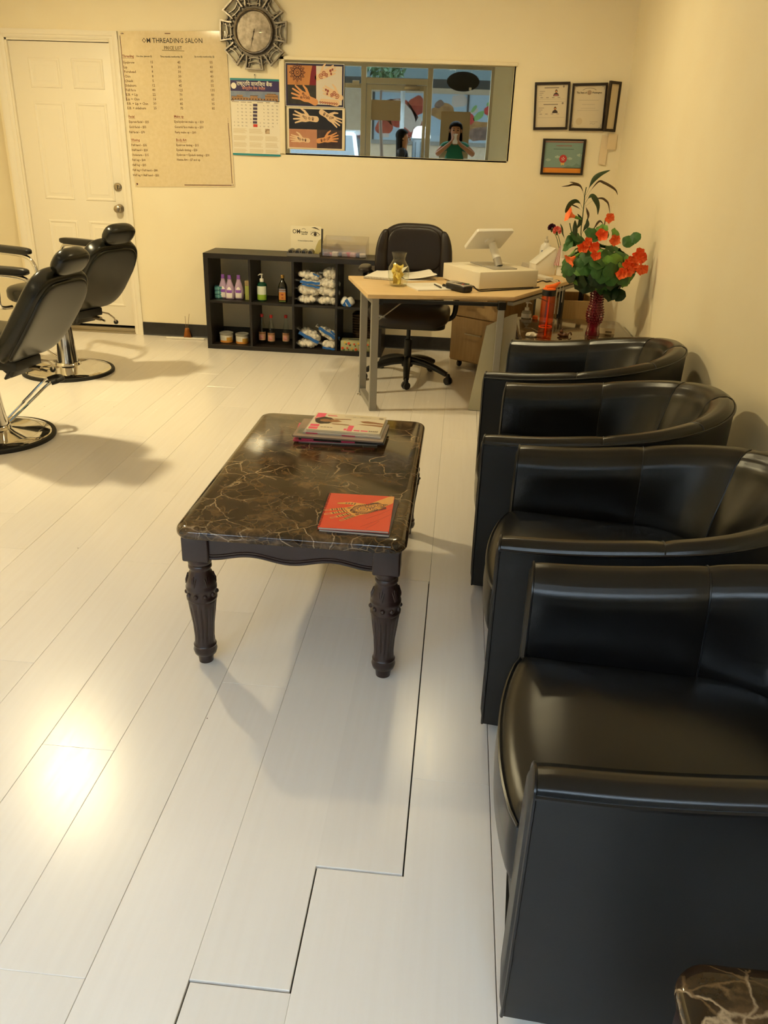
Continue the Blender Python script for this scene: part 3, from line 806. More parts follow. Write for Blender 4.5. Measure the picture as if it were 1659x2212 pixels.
# ------------------------------------------------------------------ barber chairs
def make_barber():
    t = thing('barber_chair', '', 'barber chair', group='barber chairs by the door')
    obj('base_plate', MB().lathe([(.284, .014), (.270, .026), (.22, .034), (.12, .044), (.085, .052), (.078, .066), (.074, .07)], 48, cap=False), chrome, t, angle=40)
    obj('base_rim', MB().lathe([(.300, 0), (.302, .010), (.298, .020), (.284, .022), (.280, .014), (.284, 0)], 48), rubberm, t, angle=40)
    obj('column', MB().lathe([(.070, .066), (.068, .075), (.054, .24), (.050, .318), (.046, .322), (.022, .323), (.022, .43)], 28), chrome, t, angle=30)
    obj('seat_mount', MB().box(-.16, .17, -.13, .13, .415, .465).box(-.27, -.13, -.10, .10, .40, .45), blackmt, t, bevel=.006)
    obj('seat', pad(.03, 0, .525, .265, .245, .062, 4.0, 36, 14), vinylm, t, angle=80)
    tilt = math.radians(36)
    MBk = TR(-.235, 0, .47) @ RY(-tilt)                        # local z runs up the back
    def bshape(v):
        v = v.copy(); h = (v.z - .25) / .26
        v.y *= 1.0 - .05 * max(0, -h) ** 2 - .13 * max(0, h) ** 4
        v.x += -.02 * (1 - h * h) + .018 * math.cos(v.y * 6)
        return v
    bk = obj('backrest', pad(0, 0, .25, .052, .228, .268, 5.0, 40, 24, M=MBk, fn=bshape), vinylm, t, angle=80)
    obj('back_board', pad(-.040, 0, .25, .024, .205, .245, 4.6, 36, 22, M=MBk, fn=bshape), vinylm, bk, angle=80)
    obj('headrest', pad(-.002, 0, .583, .044, .118, .064, 3.0, 30, 14, M=MBk), vinylm, t, angle=80)
    obj('headrest_post', MB().box(-.012, .0, -.02, .02, .48, .56, MBk), chrome, t)
    obj('back_bracket', MB().box(-.030, -.018, .02, .085, -.13, .06, MBk).box(-.05, .03, -.08, .08, -.10, -.035, MBk), blackmt, t, bevel=.004)
    obj('recline_strut', MB().tube([(-.06, -.05, .405), (-.30, -.05, .385)], .014, 10).tube([(-.28, -.05, .387), (-.335, -.05, .375)], .007, 8), steel, t)
    lv = obj('recline_lever', MB().tube([(-.20, -.08, .425), (-.27, -.15, .400), (-.245, -.22, .36), (-.19, -.29, .315)], .0055, 8), steel, t)
    obj('lever_knob', MB().ball((-.185, -.295, .312), .016), blackp, lv)
    for s_ in (-1, 1):
        y = s_ * .288
        fr = MB().tube(smooth([(.225, s_ * .20, .44), (.225, y, .455), (.228, y, .56), (.252, y, .72), (.225, y, .785), (.16, y, .798), (-.06, y, .795), (-.135, y, .755), (-.165, y, .66), (-.175, y, .50), (-.17, y, .455), (-.17, s_ * .20, .44)], 5), .0125, 10)
        a_ = obj('armrest', fr, chrome, t, angle=60)
        obj('arm_pad', pad(.062, y, .822, .185, .033, .022, 4.0, 26, 10), blackp, a_, angle=80)
    ft = MB()
    for s_ in (-1, 1): ft.tube(smooth([(.20, s_ * .14, .44), (.30, s_ * .14, .38), (.40, s_ * .14, .20), (.46, s_ * .14, .15)], 4), .012, 8)
    obj('footrest_frame', ft, chrome, t)
    obj('footrest', MB().box(.40, .56, -.17, .17, .145, .163, TR(.48, 0, .15) @ RY(-.5) @ TR(-.48, 0, -.15)), blackmt, t, bevel=.006)
    return t
def pump_lever(parent, ang, s_=1.0, thin=False):
    M = RZ(ang)
    if thin:
        obj('pump_lever', MB().tube([(.07, 0, .075), (.20, .02, .135), (.27, .02, .15)], .006, 8, M=M), chrome, parent); return
    p = smooth([(.075, -.032, .085), (.20, -.04, .19), (.285, -.045, .262), (.31, -.045, .270)], 4)
    q = smooth([(.31, .045, .270), (.285, .045, .262), (.20, .04, .19), (.075, .032, .085)], 4)
    lv = obj('pump_lever', MB().tube(p, .0075, 8, M=M).tube(q, .0075, 8, M=M), chrome, parent)
    g_ = smooth([(.305, -.045, .268), (.345, -.045, .277), (.368, -.026, .280), (.368, .026, .280), (.345, .045, .277), (.305, .045, .268)], 4)
    obj('lever_grip', MB().tube(g_, .0125, 10, M=M), rubberm, lv)
BA = math.radians(158); BB = math.radians(171)
bc = make_barber(); bc.location = (-2.625, 5.262, 0); bc.rotation_euler = (0, 0, BA)
bc['label'] = 'black reclining barber chair on a chrome disc base, standing in front of the white door'
bc2 = dup(bc, (-2.400, 3.905, 0), BB, 'black reclining barber chair cut off by the frame, showing its chrome foot pump lever')
pump_lever(bc, math.radians(155) - BA, thin=True)
pump_lever(bc2, math.radians(38) - BB)
mk = MB().lathe([(.0615, .150), (.0590, .205)], 28, cap=False)
obj('warning_sticker', MB().box(.03, .058, -.045, .02, .205, .245, TR(-.0, 0, 0)).box(.03, .060, -.045, .02, .150, .205), [mat('red_sticker', '#b5401f', rough=.5)], bc)
# ================================================================== things on the back wall
inkm = mat('dark_ink', '#2e241a', rough=.6); greyink = mat('faded_brown_ink', '#75583a', rough=.6); redink = mat('rust_red_ink', '#8c3a22', rough=.6)
paperm = mat('white_paper', '#ece6da', rough=.6, bump=.03, bscale=50)
whitep = mat('white_plastic', '#e9e5dc', rough=.3)
skinp = mat('printed_skin', '#d9985f', rough=.4); skinp2 = mat('printed_pale_skin', '#e4c39c', rough=.4); hennam = mat('henna_brown_ink', '#4a1c12', rough=.4)
navyp = mat('navy_print', '#1f1a3c', rough=.35); blackprint = mat('black_print', '#141018', rough=.35); creamp = mat('cream_print', '#e9dcc0', rough=.4)
class Pl:
    """printing plane on the back wall: x, z in metres of the room, stacked in thin layers from the wall out"""
    def __init__(s, loc, off=0.0, fn=None): s.loc = Vector(loc); s.off = off; s.fn = fn; s.n = 0
    def put(s, name, mb, m, parent, layer=1, label=None, **k):
        out = []
        for x, y, z in mb.v:
            d = s.off + .00045 * layer + z + (s.fn(x, y) if s.fn else 0)
            out.append((x - s.loc.x, BACK_Y - d - s.loc.y, y - s.loc.z))
        mb.v = out
        return obj(name, mb, m, parent, label=label, **k)
def rect(mb, x0, x1, z0, z1, d=0.0): return mb.add([(x0, z0, d), (x1, z0, d), (x1, z1, d), (x0, z1, d)], [(0, 1, 2, 3)])
def disc2(mb, x, z, r, n=20, ry=None): return mb.poly([(x + r * math.cos(2 * PI * i / n), z + (ry or r) * math.sin(2 * PI * i / n), 0) for i in range(n)])
def capsule2(mb, a, b, r0, r1, d=0.0, n=6):
    a, b = Vector(a), Vector(b); t = (b - a).normalized(); an = math.atan2(t.y, t.x); p = []
    for i in range(n + 1): q = an + PI / 2 + PI * i / n; p.append((a.x + r0 * math.cos(q), a.y + r0 * math.sin(q), d))
    for i in range(n + 1): q = an - PI / 2 + PI * i / n; p.append((b.x + r1 * math.cos(q), b.y + r1 * math.sin(q), d))
    return mb.poly(p)
def hand2(mb, x, y, ang, s, flip=1, spread=1.0, arm=1.0):
    """flat printed hand: wrist at x, y, fingers pointing along ang; s is the palm length. Returns a frame for ornament"""
    def T(u, v): return (x + s * (u * math.cos(ang) - v * flip * math.sin(ang)), y + s * (u * math.sin(ang) + v * flip * math.cos(ang)))
    d = 0.0
    if arm: capsule2(mb, T(-arm, 0), T(.1, 0), .30 * s, .27 * s, 0)
    mb.poly([(*T(u, v), .00003) for u, v in ((-.05, -.27), (.4, -.40), (.95, -.40), (1.04, -.2), (1.04, .2), (.95, .40), (.45, .42), (-.05, .27))])
    for i, (v, a, l) in enumerate(((-.32, -.30, .68), (-.11, -.09, .86), (.11, .10, .92), (.31, .28, .80))):
        a *= spread; capsule2(mb, T(.92, v), T(.92 + l * math.cos(a), v + l * math.sin(a)), .105 * s, .07 * s, .00005 + .00001 * i)
    capsule2(mb, T(.25, .30), T(.62, .70), .15 * s, .11 * s, .00009); capsule2(mb, T(.60, .68), T(.98, .86), .11 * s, .07 * s, .0001)
    return T
def spiral2(mb, cx, cy_, r, turns, wd, a0=0, n=40, T=None):
    p = []
    for i in range(n):
        f = i / (n - 1); a = a0 + 2 * PI * turns * f; p.append((cx + r * f * math.cos(a), cy_ + r * f * math.sin(a)))
    if T: p = [T(*q) for q in p]
    return mb.ribbon(p, wd)

# ---- price list
def wave(x, z):
    u = (x + 2.53) / .775; v = (2.19 - z) / 1.04
    return .004 + .006 * math.exp(-((v - .06) / .11) ** 2) * (.5 + .5 * math.cos((u - .2) * 9)) + .0025 * math.sin(u * 7 + v * 2) ** 2 * max(0, 1 - v * 1.6)
pl_t = thing('price_list', 'large laminated tan price list poster beside the door', 'poster', (-2.14, BACK_Y, 1.15))
P = Pl((-2.14, BACK_Y, 1.15), .0, wave)
posterm = mat('laminated_tan_paper', '#e3d0aa', rough=.16, col2='#ddc9a0', scale=40, coat=.9, coat_rough=.06)
mb = MB()
def shf(a, b):
    tl, tr_, bl, br_ = Vector((-2.538, 2.172, 0)), Vector((-1.762, 2.190, 0)), Vector((-2.522, 1.136, 0)), Vector((-1.742, 1.163, 0))
    return tl.lerp(tr_, a).lerp(bl.lerp(br_, a), b)
mb.grid(shf, 40, 46); P.put('laminated_sheet', mb, posterm, pl_t, 0, recalc=False, angle=80)
def T_(mb, s_, size, x, z, al='LEFT', bold=0.0, sx=1.0, tilt=.02):
    return mb.text(s_, size, 0, 0, TR(x, z, 0) @ RZ(tilt), al, 1, bold, sx)
mb = MB(); T_(mb, 'OM THREADING SALON', .044, -2.154, 2.107, 'CENTER', .0002, .92)
P.put('title_lettering', mb, inkm, pl_t, 2, flat=True)
mb = MB(); T_(mb, 'PRICE LIST', .031, -2.153, 2.066, 'CENTER', .0004, .92); rect(mb, -2.235, -2.071, 2.0575, 2.0605)
P.put('subtitle_lettering', mb, mat('olive_ink', '#6b5a34', rough=.6), pl_t, 2, flat=True)
mb = MB()
rows = [('Eyebrow', '15', '45', '55'), ('Lip', '8', '30', '40'), ('Forehead', '8', '30', '40'), ('Chin', '8', '30', '40'), ('Cheek', '5', '25', '35'), ('Sideburn', '12', '45', '55'), ('Full face', '40', '125', '135'), ('E.B. + Lip', '22', '70', '80'), ('Lip + Chin', '16', '60', '65'), ('E.B. + Lip + Chin', '30', '85', '95'), ('E.B. + sideburn', '25', '75', '85')]
for i, r in enumerate(rows):
    z = 1.968 - .0297 * i
    for s_, x, al, dz in ((r[0], -2.531, 'LEFT', 0), (r[1], -2.318, 'CENTER', .006), (r[2], -2.116, 'CENTER', .010), (r[3], -1.878, 'CENTER', .016)): T_(mb, s_, .0235, x, z + dz, al, .0003)
for s_, x, z in (('Express facial \u2013 $25', -2.528, 1.580), ('Gold facial \u2013 $55', -2.530, 1.545), ('Full facial \u2013 $70', -2.532, 1.510), ('Eye/eyebrow make up \u2013 $20', -2.180, 1.591), ('General face make up \u2013 $30', -2.181, 1.556), ('Party make up \u2013 $60', -2.181, 1.520),
                 ('Full hand \u2013 $35', -2.524, 1.422), ('Half hand \u2013 $20', -2.525, 1.388), ('Underarm \u2013 $15', -2.526, 1.354), ('Full leg \u2013 $60', -2.528, 1.319), ('Half leg \u2013 $35', -2.530, 1.284), ('Full leg + Full hand \u2013 $80', -2.531, 1.248), ('Half leg + Half hand \u2013 $50', -2.532, 1.213),
                 ('Eyebrow tinting \u2013 $15', -2.177, 1.433), ('Eyelash tinting \u2013 $20', -2.178, 1.400), ('Eyebrow + Eyelash tinting \u2013 $30', -2.179, 1.366), ('Henna Art \u2013 $7 and up', -2.180, 1.333)): T_(mb, s_, .0225, x, z, 'LEFT', .0003, .86)
P.put('price_lettering', mb, greyink, pl_t, 2, flat=True)
mb = MB()
T_(mb, 'One time (amount $)', .0165, -2.428, 2.012, 'LEFT', .0002, .8); T_(mb, 'Three months membership ($)', .0165, -2.252, 2.014, 'LEFT', .0002, .8); T_(mb, 'Six months membership ($)', .0165, -2.000, 2.020, 'LEFT', .0002, .8)
P.put('column_lettering', mb, inkm, pl_t, 2, flat=True)
mb = MB()
for s_, x, z, wd in (('Threading', -2.534, 2.008, .085), ('Facial', -2.527, 1.615, .050), ('Make up', -2.179, 1.626, .075), ('Waxing', -2.522, 1.457, .062), ('Body Art', -2.175, 1.468, .078)):
    T_(mb, s_, .0235, x, z, 'LEFT', .0003, .9); rect(mb, x, x + wd, z - .006, z - .0045)
P.put('heading_lettering', mb, redink, pl_t, 2, flat=True)
mb = MB(); mb.ribbon([(-2.531, 2.157), (-2.166, 2.166)], .005); mb.ribbon([(-2.538, 2.145), (-2.537, 1.95), (-2.532, 1.724)], .004); mb.ribbon([(-1.772, 1.603), (-1.765, 1.4), (-1.761, 1.188)], .004); mb.ribbon([(-2.133, 1.164), (-1.765, 1.174)], .005)
for i in range(3): disc2(mb, -1.773, 1.612 + .01 * i, .0022, 8)
disc2(mb, -2.505, 1.157, .007, 12)
P.put('border_line', mb, mat('maroon_print', '#5b2317', rough=.5), pl_t, 2, flat=True)
for x, z in ((-2.520, 2.160), (-1.778, 2.178), (-1.757, 1.178), (-2.508, 1.152)):
    P.put('pin', MB().lathe([(.0045, .002), (.0045, .004), (.002, .0055), (0, .0055)], 10, TR(x, z, 0)), chrome, pl_t, 1)

# ---- calendar
cal = thing('wall_calendar', 'long wall calendar with a purple header hung from a nail between poster and window', 'calendar', (-1.564, BACK_Y, 1.387))
def cfn(x, z): return .003 + .010 * (1.895 - z) + .004 * math.sin((x + 1.75) * 9)
P = Pl((-1.564, BACK_Y, 1.387), .0, cfn)
CX0, CX1 = -1.745, -1.384
glossp = mat('glossy_white_paper', '#ece3cf', rough=.28, coat=.4, coat_rough=.1)
def gridrect(x0, x1, z0, z1, n=14, m=10):
    return MB().grid(lambda a, b: (x0 + (x1 - x0) * a, z0 + (z1 - z0) * b, 0), n, m)
P.put('sheet', gridrect(CX0, CX1, 1.387, 1.895, 14, 20), glossp, cal, 0, recalc=False)
P.put('header_print', gridrect(CX0, CX1, 1.815, 1.884, 14, 4), mat('purple_print', '#34265a', rough=.25, coat=.5), cal, 1, recalc=False)
P.put('binding_strip', gridrect(CX0 - .001, CX1 + .001, 1.884, 1.897, 14, 3), mat('teal_print', '#2a8a93', rough=.3), cal, 1, recalc=False)
P.put('binding_strip', gridrect(CX0, CX1, 1.387, 1.401, 14, 3), _mats['teal_print'], cal, 1, recalc=False)
P.put('photo_sky', gridrect(CX0, CX1, 1.751, 1.815, 14, 4), mat('dusk_blue_print', '#6f7f9c', rough=.3, col2='#8a93a6', scale=20), cal, 1, recalc=False)
mb = MB()
for x0, x1, z1 in ((-1.738, -1.70, 1.778), (-1.700, -1.655, 1.790), (-1.655, -1.62, 1.776), (-1.62, -1.52, 1.772), (-1.60, -1.545, 1.785), (-1.49, -1.395, 1.796), (-1.475, -1.41, 1.803), (-1.52, -1.49, 1.768)): rect(mb, x0, x1, 1.757, z1)
P.put('photo_palace', mb, mat('palace_print', '#b98d5c', rough=.3, col2='#8d6a48', scale=120), cal, 2, flat=True)
mb = MB()
for i in range(16):
    x = -1.735 + .0215 * i; rect(mb, x, x + .008, 1.759, 1.768)
rect(mb, CX0, CX1, 1.751, 1.757)
for x0, x1, z in ((-1.74, -1.65, 1.779), (-1.60, -1.54, 1.786), (-1.49, -1.395, 1.783), (-1.478, -1.408, 1.799)): rect(mb, x0, x1, z, z + .0025)
P.put('photo_shade', mb, mat('palace_shadow_print', '#4a3526', rough=.3), cal, 3, flat=True)
mb = MB(); mb.text('\u0930\u093e\u0937\u094d\u091f\u094d\u0930\u093f\u092f \u0935\u093e\u0923\u093f\u091c\u094d\u092f \u092c\u0948\u0902\u0915', .036, 0, 0, TR(-1.698, 1.851, 0) @ RZ(-.006), 'LEFT', 2, .0004, 1.0)
wmax = max(v[0] for v in mb.v) + 1.698
mb.v = [(-1.698 + (v[0] + 1.698) * .262 / max(wmax, .01), v[1], v[2]) for v in mb.v]
P.put('title_lettering', mb, mat('white_print', '#f2ecdf', rough=.3), cal, 2, flat=True)
mb = MB(); mb.text('\u0915\u0947\u0928\u094d\u0926\u094d\u0930\u0940\u092f \u092c\u0948\u0902\u0915 \u0928\u0947\u092a\u093e\u0932', .024, 0, 0, TR(-1.657, 1.826, 0), 'LEFT', 1, .0002, 1.0)
P.put('subtitle_lettering', mb, mat('salmon_print', '#d98c78', rough=.3), cal, 2, flat=True)
mb = MB(); disc2(mb, -1.720, 1.848, .020, 24); P.put('round_emblem', mb, _mats['white_print'], cal, 2, flat=True)
mb = MB()
for i in range(6): z = 1.7155 + .010 - .0228 * i; rect(mb, -1.580 - .001 * i, -1.548 - .001 * i, z - .0085, z + .0085)
P.put('day_boxes', mb, mat('slate_purple_print', '#4a3c58', rough=.4), cal, 1, flat=True)
mb = MB(); rect(mb, -1.583, -1.551, 1.581, 1.600); P.put('red_day_box', mb, mat('red_print', '#d0382c', rough=.4), cal, 1, flat=True)
mb = MB(); dg = '\u0967\u0968\u0969\u096a\u096b\u096c\u096d\u096e\u096f\u0966'; q = 1
for c_, x in enumerate((-1.725, -1.695, -1.664, -1.634, -1.600, -1.530, -1.501, -1.470, -1.437, -1.404)):
    for r_ in range(7):
        if (c_ in (0, 5) and r_ < 5) or (c_ in (4, 9) and r_ > 5): continue
        n_ = (c_ % 5) * 7 + r_ - 2 if c_ else 0
        s_ = ''.join(dg[(int(k) - 1) % 10] for k in str(max(1, n_ % 31 or 1)))
        mb.text(s_, .0125, 0, 0, TR(x, 1.7195 - .0228 * r_, 0), 'CENTER', 1, .0002)
for x0, x1 in ((-1.74, -1.685), (-1.672, -1.632), (-1.622, -1.59), (-1.55, -1.505), (-1.485, -1.455), (-1.425, -1.392)): rect(mb, x0, x1, 1.742, 1.7455)
P.put('date_lettering', mb, mat('grey_print', '#77695c', rough=.5), cal, 1, flat=True)
mb = MB()
for c_, (x0, x1) in enumerate(((-1.735, -1.630), (-1.615, -1.508), (-1.495, -1.392))):
    for zb_, n_ in ((1.568, 6), (1.520, 6), (1.475, 6), (1.430, 5)):
        for k in range(n_):
            z = zb_ - .0055 * k; xe = x1 if not (c_ == 2 and zb_ > 1.55) else -1.50 + .0
            if xe > x0: rect(mb, x0, x1 - random.uniform(0, .02), z - .0016, z)
P.put('small_lettering', mb, mat('tan_print', '#c9b27f', rough=.5), cal, 1, flat=True)
mb = MB(); rect(mb, -1.495, -1.462, 1.538, 1.571); P.put('photo_print', mb, mat('sepia_print', '#8b6a4c', rough=.4, col2='#d9c19b', scale=60), cal, 2, flat=True)
obj('nail', MB().lathe([(.0016, 0), (.0016, .014), (.004, .014), (.004, .016)], 8, TR(.003, 0, .534) @ RX(PI / 2)).tube([(.003, -.010, .534), (.003, -.006, .508)], .0012, 5), blackmt, cal)

# ---- clock
clk = thing('wall_clock', 'round wall clock in a pewter frame of overlapping square loops', 'clock', (-1.556, BACK_Y, 2.190))
pewter = mat('antique_pewter', '#9a9082', rough=.34, metal=.85, col2='#6f665a', scale=30)
pewd = mat('dark_pewter', '#6b6256', rough=.45, metal=.8)
cm_ = RX(PI / 2)
def bar2(mb, pts, wd, z0, z1, closed=False):
    P_ = [Vector((p[0], p[1], 0)) for p in pts]; n = len(P_); v = []
    for i in range(n):
        a = P_[(i - 1) % n] if closed or i else P_[i]; b = P_[(i + 1) % n] if closed or i < n - 1 else P_[i]
        d1 = (P_[i] - a).normalized() if (P_[i] - a).length else (b - P_[i]).normalized(); d2 = (b - P_[i]).normalized() if (b - P_[i]).length else d1
        t = (d1 + d2).normalized(); m = Vector((-t.y, t.x, 0)); k = 1 / max(.45, m.dot(Vector((-d1.y, d1.x, 0)))); q = m * wd / 2 * k
        v += [P_[i] + q + Vector((0, 0, z0)), P_[i] - q + Vector((0, 0, z0)), P_[i] - q + Vector((0, 0, z1)), P_[i] + q + Vector((0, 0, z1))]
    f = []
    for i in range(n if closed else n - 1):
        j = (i + 1) % n
        for k in range(4): f.append((4 * i + k, 4 * i + (k + 1) % 4, 4 * j + (k + 1) % 4, 4 * j + k))
    if not closed: f += [(3, 2, 1, 0), tuple(4 * (n - 1) + k for k in range(4))]
    return mb.add(v, f, cm_)
def pol(r, t, a): return (r * math.cos(a) - t * math.sin(a), r * math.sin(a) + t * math.cos(a))
ring = []
for k in range(8):
    a = -PI / 2 + k * PI / 4
    loop = [pol(.152, -.052, a), pol(.172, -.052, a), pol(.232, -.062, a), pol(.236, .062, a), pol(.172, .052, a), pol(.152, .052, a)]
    mb = MB(); bar2(mb, loop, .0095, .012, .046)
    bar2(mb, [pol(.200 - .012 * (1 - (i / 4) ** 2), .045 * i / 4, a) for i in range(-4, 5)], .006, .008, .032)
    bar2(mb, [pol(.172 - .010 * (1 - (i / 4) ** 2), .050 * i / 4, a) for i in range(-4, 5)], .005, .008, .028)
    obj('frame_loop', mb, pewter, clk, angle=30)
    a2 = a + PI / 8
    mb = MB(); bar2(mb, [pol(.150, -.038, a2), pol(.222, -.044, a2), pol(.200, .0, a2), pol(.222, .044, a2), pol(.150, .038, a2)], .0085, .004, .026)
    bar2(mb, [pol(.185, -.028, a2), pol(.178, .0, a2), pol(.185, .028, a2)], .006, .004, .02)
    obj('rear_frame_loop', mb, pewd, clk, angle=30)
obj('back_plate', MB().lathe([(.165, .002), (.165, .008), (0, .008)], 40, cm_), pewd, clk)
obj('bezel', MB().lathe([(.138, .006), (.142, .030), (.138, .040), (.131, .042), (.126, .036), (.126, .020)], 48, cm_), pewter, clk)
obj('dial', MB().lathe([(.129, .014), (0, .014)], 48, cm_, cap=False), mat('khaki_dial', '#b49f7e', rough=.5, col2='#a8926f', scale=20), clk, flat=True)
mb = MB()
for i in range(1, 13):
    a = PI / 2 - i * PI / 6 - .035
    mb.text(str(i), .036, 0, 0, cm_ @ TR(.102 * math.cos(a), .102 * math.sin(a) - .013, .0150), 'CENTER', 2, .0006, .8)
obj('numerals', mb, mat('dial_ink', '#3d3122', rough=.5), clk, flat=True)
def handp(L, w_, ang, z): 
    return MB().prism([(-.018, -w_ * .5), (L * .35, -w_ * .7), (L * .42, -w_ * 1.6), (L * .52, -w_ * .6), (L, -.0008), (L, .0008), (L * .52, w_ * .6), (L * .42, w_ * 1.6), (L * .35, w_ * .7), (-.018, w_ * .5)], z, z + .0012, cm_ @ RZ(ang))
obj('hour_hand', handp(.082, .006, math.radians(80), .017), _mats['dial_ink'], clk)
obj('minute_hand', handp(.108, .005, math.radians(-104), .019), _mats['dial_ink'], clk)
obj('hand_boss', MB().lathe([(.006, .016), (.006, .022), (0, .022)], 12, cm_), _mats['dial_ink'], clk)
obj('dial_glass', MB().lathe([(.128, .032), (.09, .034), (0, .035)], 40, cm_, cap=False), pane_mat('clock_glass', (.97, .95, .92), .02), clk)

# ---- two henna posters on the glass
hp = thing('henna_poster', 'navy-bordered henna poster with a sun design and hands, upper of two on the glass', 'poster', (-1.126, BACK_Y, 1.727), group='henna posters on the mirrored window')
P = Pl((-1.126, BACK_Y, 1.727), .001)
X0, X1, Z0, Z1 = -1.342, -.912, 1.727, 2.006
mb = rect(MB(), X0, X1, Z0, Z1); P.put('sheet', mb, mat('white_gloss_sheet', '#ddd6cc', rough=.25, coat=.3), hp, 0, flat=True)
mb = rect(MB(), X0 + .006, X1 - .004, Z0 + .004, Z1 - .004); P.put('navy_border', mb, navyp, hp, 1, flat=True)
xm = -1.115
mb = rect(MB(), X0 + .018, xm, 1.866, Z1 - .016); P.put('skin_photo', mb, mat('back_skin_print', '#c98a4e', rough=.3, col2='#bd7c42', scale=8), hp, 2, flat=True)
mb = MB(); mb.poly([(xm - .05, 1.866, 0), (xm, 1.866, 0), (xm, Z1 - .016, 0), (xm - .028, Z1 - .016, 0), (xm - .040, 1.94, 0)]); P.put('red_cloth_print', mb, mat('crimson_print', '#7b1522', rough=.3), hp, 3, flat=True)
mb = rect(MB(), X0 + .018, xm, Z0 + .016, 1.866); P.put('dark_photo', mb, mat('dark_olive_print', '#2a2620', rough=.3, col2='#3a3629', scale=25), hp, 2, flat=True)
mb = rect(MB(), xm, X1 - .016, Z0 + .016, Z1 - .016); P.put('pale_photo', mb, mat('pale_photo_print', '#d9d0c2', rough=.3), hp, 2, flat=True)
mb = MB(); sx_, sz_ = -1.252, 1.945
for r0, r1 in ((.006, .011), (.016, .019), (.024, .031)):
    for i in range(24):
        a, b = 2 * PI * i / 24, 2 * PI * (i + 1) / 24
        mb.poly([(sx_ + r * math.cos(c), sz_ + r * math.sin(c), 0) for r, c in ((r0, a), (r1, a), (r1, b), (r0, b))])
for i in range(12):
    a = 2 * PI * i / 12
    for o in (-.2, .2): mb.ribbon([(sx_ + .031 * math.cos(a + o), sz_ + .031 * math.sin(a + o)), (sx_ + .045 * math.cos(a + o * .9), sz_ + .045 * math.sin(a + o * .9)), (sx_ + .058 * math.cos(a), sz_ + .058 * math.sin(a))], .004)
    disc2(mb, sx_ + .042 * math.cos(a), sz_ + .042 * math.sin(a), .004, 8)
for x in (-1.262, -1.252, -1.240): mb.ribbon([(x, sz_ - .055), (x, sz_ - .075)], .002)
P.put('henna_sun', mb, hennam, hp, 4, flat=True)
mb = MB(); T = hand2(mb, -1.165, 1.775, math.radians(158), .075, -1, 1.1, .6); P.put('printed_hand', mb, skinp, hp, 3, flat=True)
mb = MB()
for u, v, r in ((.5, 0, .22), (.75, .2, .12), (.8, -.18, .12), (.15, .05, .16)): spiral2(mb, u, v, r, 1.6, .0035, T=T)
P.put('henna_lines', mb, hennam, hp, 4, flat=True)
for (x, z, an, s_, fl) in ((-1.085, 1.925, 24, .066, 1), (-.958, 1.800, 158, .064, -1)):
    mb = MB(); T = hand2(mb, x, z, math.radians(an), s_, fl, .35, .35); P.put('printed_hand', mb, skinp2, hp, 3, flat=True)
    mb = MB()
    for u, v, r in ((.1, 0, .28), (.5, .12, .25), (.7, -.15, .2), (1.25, .05, .14), (1.5, .08, .1), (1.2, -.25, .1)): spiral2(mb, u, v, r, 1.8, .0045, T=T)
    P.put('henna_lines', mb, mat('henna_red_print', '#9c4434', rough=.4), hp, 4, flat=True)
mb = MB(); capsule2(mb, (-1.075, 1.768), (-.965, 1.756), .014, .022); P.put('printed_foot', mb, skinp2, hp, 3, flat=True)
mb = MB()
for i in range(8): spiral2(mb, -1.085 + .017 * i, 1.756 - .001 * i, .009, 1.5, .0035)
P.put('henna_lines', mb, _mats['henna_red_print'], hp, 4, flat=True)
hp2 = thing('henna_poster', 'cream-bordered henna poster of hands on black, lower of two on the glass', 'poster', (-1.118, BACK_Y, 1.440), group='henna posters on the mirrored window')
P = Pl((-1.118, BACK_Y, 1.440), .001)
X0, X1, Z0, Z1 = -1.334, -.903, 1.442, 1.724
mb = rect(MB(), X0, X1, Z0, Z1); P.put('sheet', mb, creamp, hp2, 0, flat=True)
xm, zm = -1.110, 1.578
mb = rect(MB(), X0 + .016, X1 - .020, zm, Z1 - .012); P.put('black_photo', mb, blackprint, hp2, 1, flat=True)
mb = rect(MB(), X0 + .016, xm, Z0 + .012, zm); P.put('skin_photo', mb, mat('rosy_skin_print', '#c28a68', rough=.3, col2='#b57b59', scale=10), hp2, 1, flat=True)
mb = rect(MB(), xm, X1 - .020, Z0 + .012, zm); P.put('dark_photo', mb, mat('deep_brown_print', '#2f1d14', rough=.3, col2='#44301f', scale=20), hp2, 1, flat=True)
mb = MB(); mb.ribbon([(X0 + .004, Z0 + .004), (X1 - .004, Z0 + .004), (X1 - .004, Z1 - .004), (X0 + .004, Z1 - .004), (X0 + .004, Z0 + .004)], .003); P.put('border_line', mb, mat('gold_print', '#a98a4e', rough=.4), hp2, 1, flat=True)
for (x, z, an, s_, fl, sp_, mm, hm) in ((-1.165, 1.650, 176, .066, -1, 1.25, skinp2, hennam), (-1.035, 1.672, -28, .062, 1, .9, skinp2, hennam), (-1.215, 1.507, 174, .052, -1, .5, skinp2, hennam), (-1.055, 1.512, 12, .058, 1, .9, skinp, hennam)):
    mb = MB(); T = hand2(mb, x, z, math.radians(an), s_, fl, sp_, .75); P.put('printed_hand', mb, mm, hp2, 2, flat=True)
    mb = MB()
    for u, v, r in ((.5, 0, .2), (.72, .15, .12), (.05, .0, .16), (-.35, .05, .14), (-.35, -.1, .1)): spiral2(mb, u, v, r, 1.7, .0028, T=T)
    P.put('henna_lines', mb, hm, hp2, 3, flat=True)

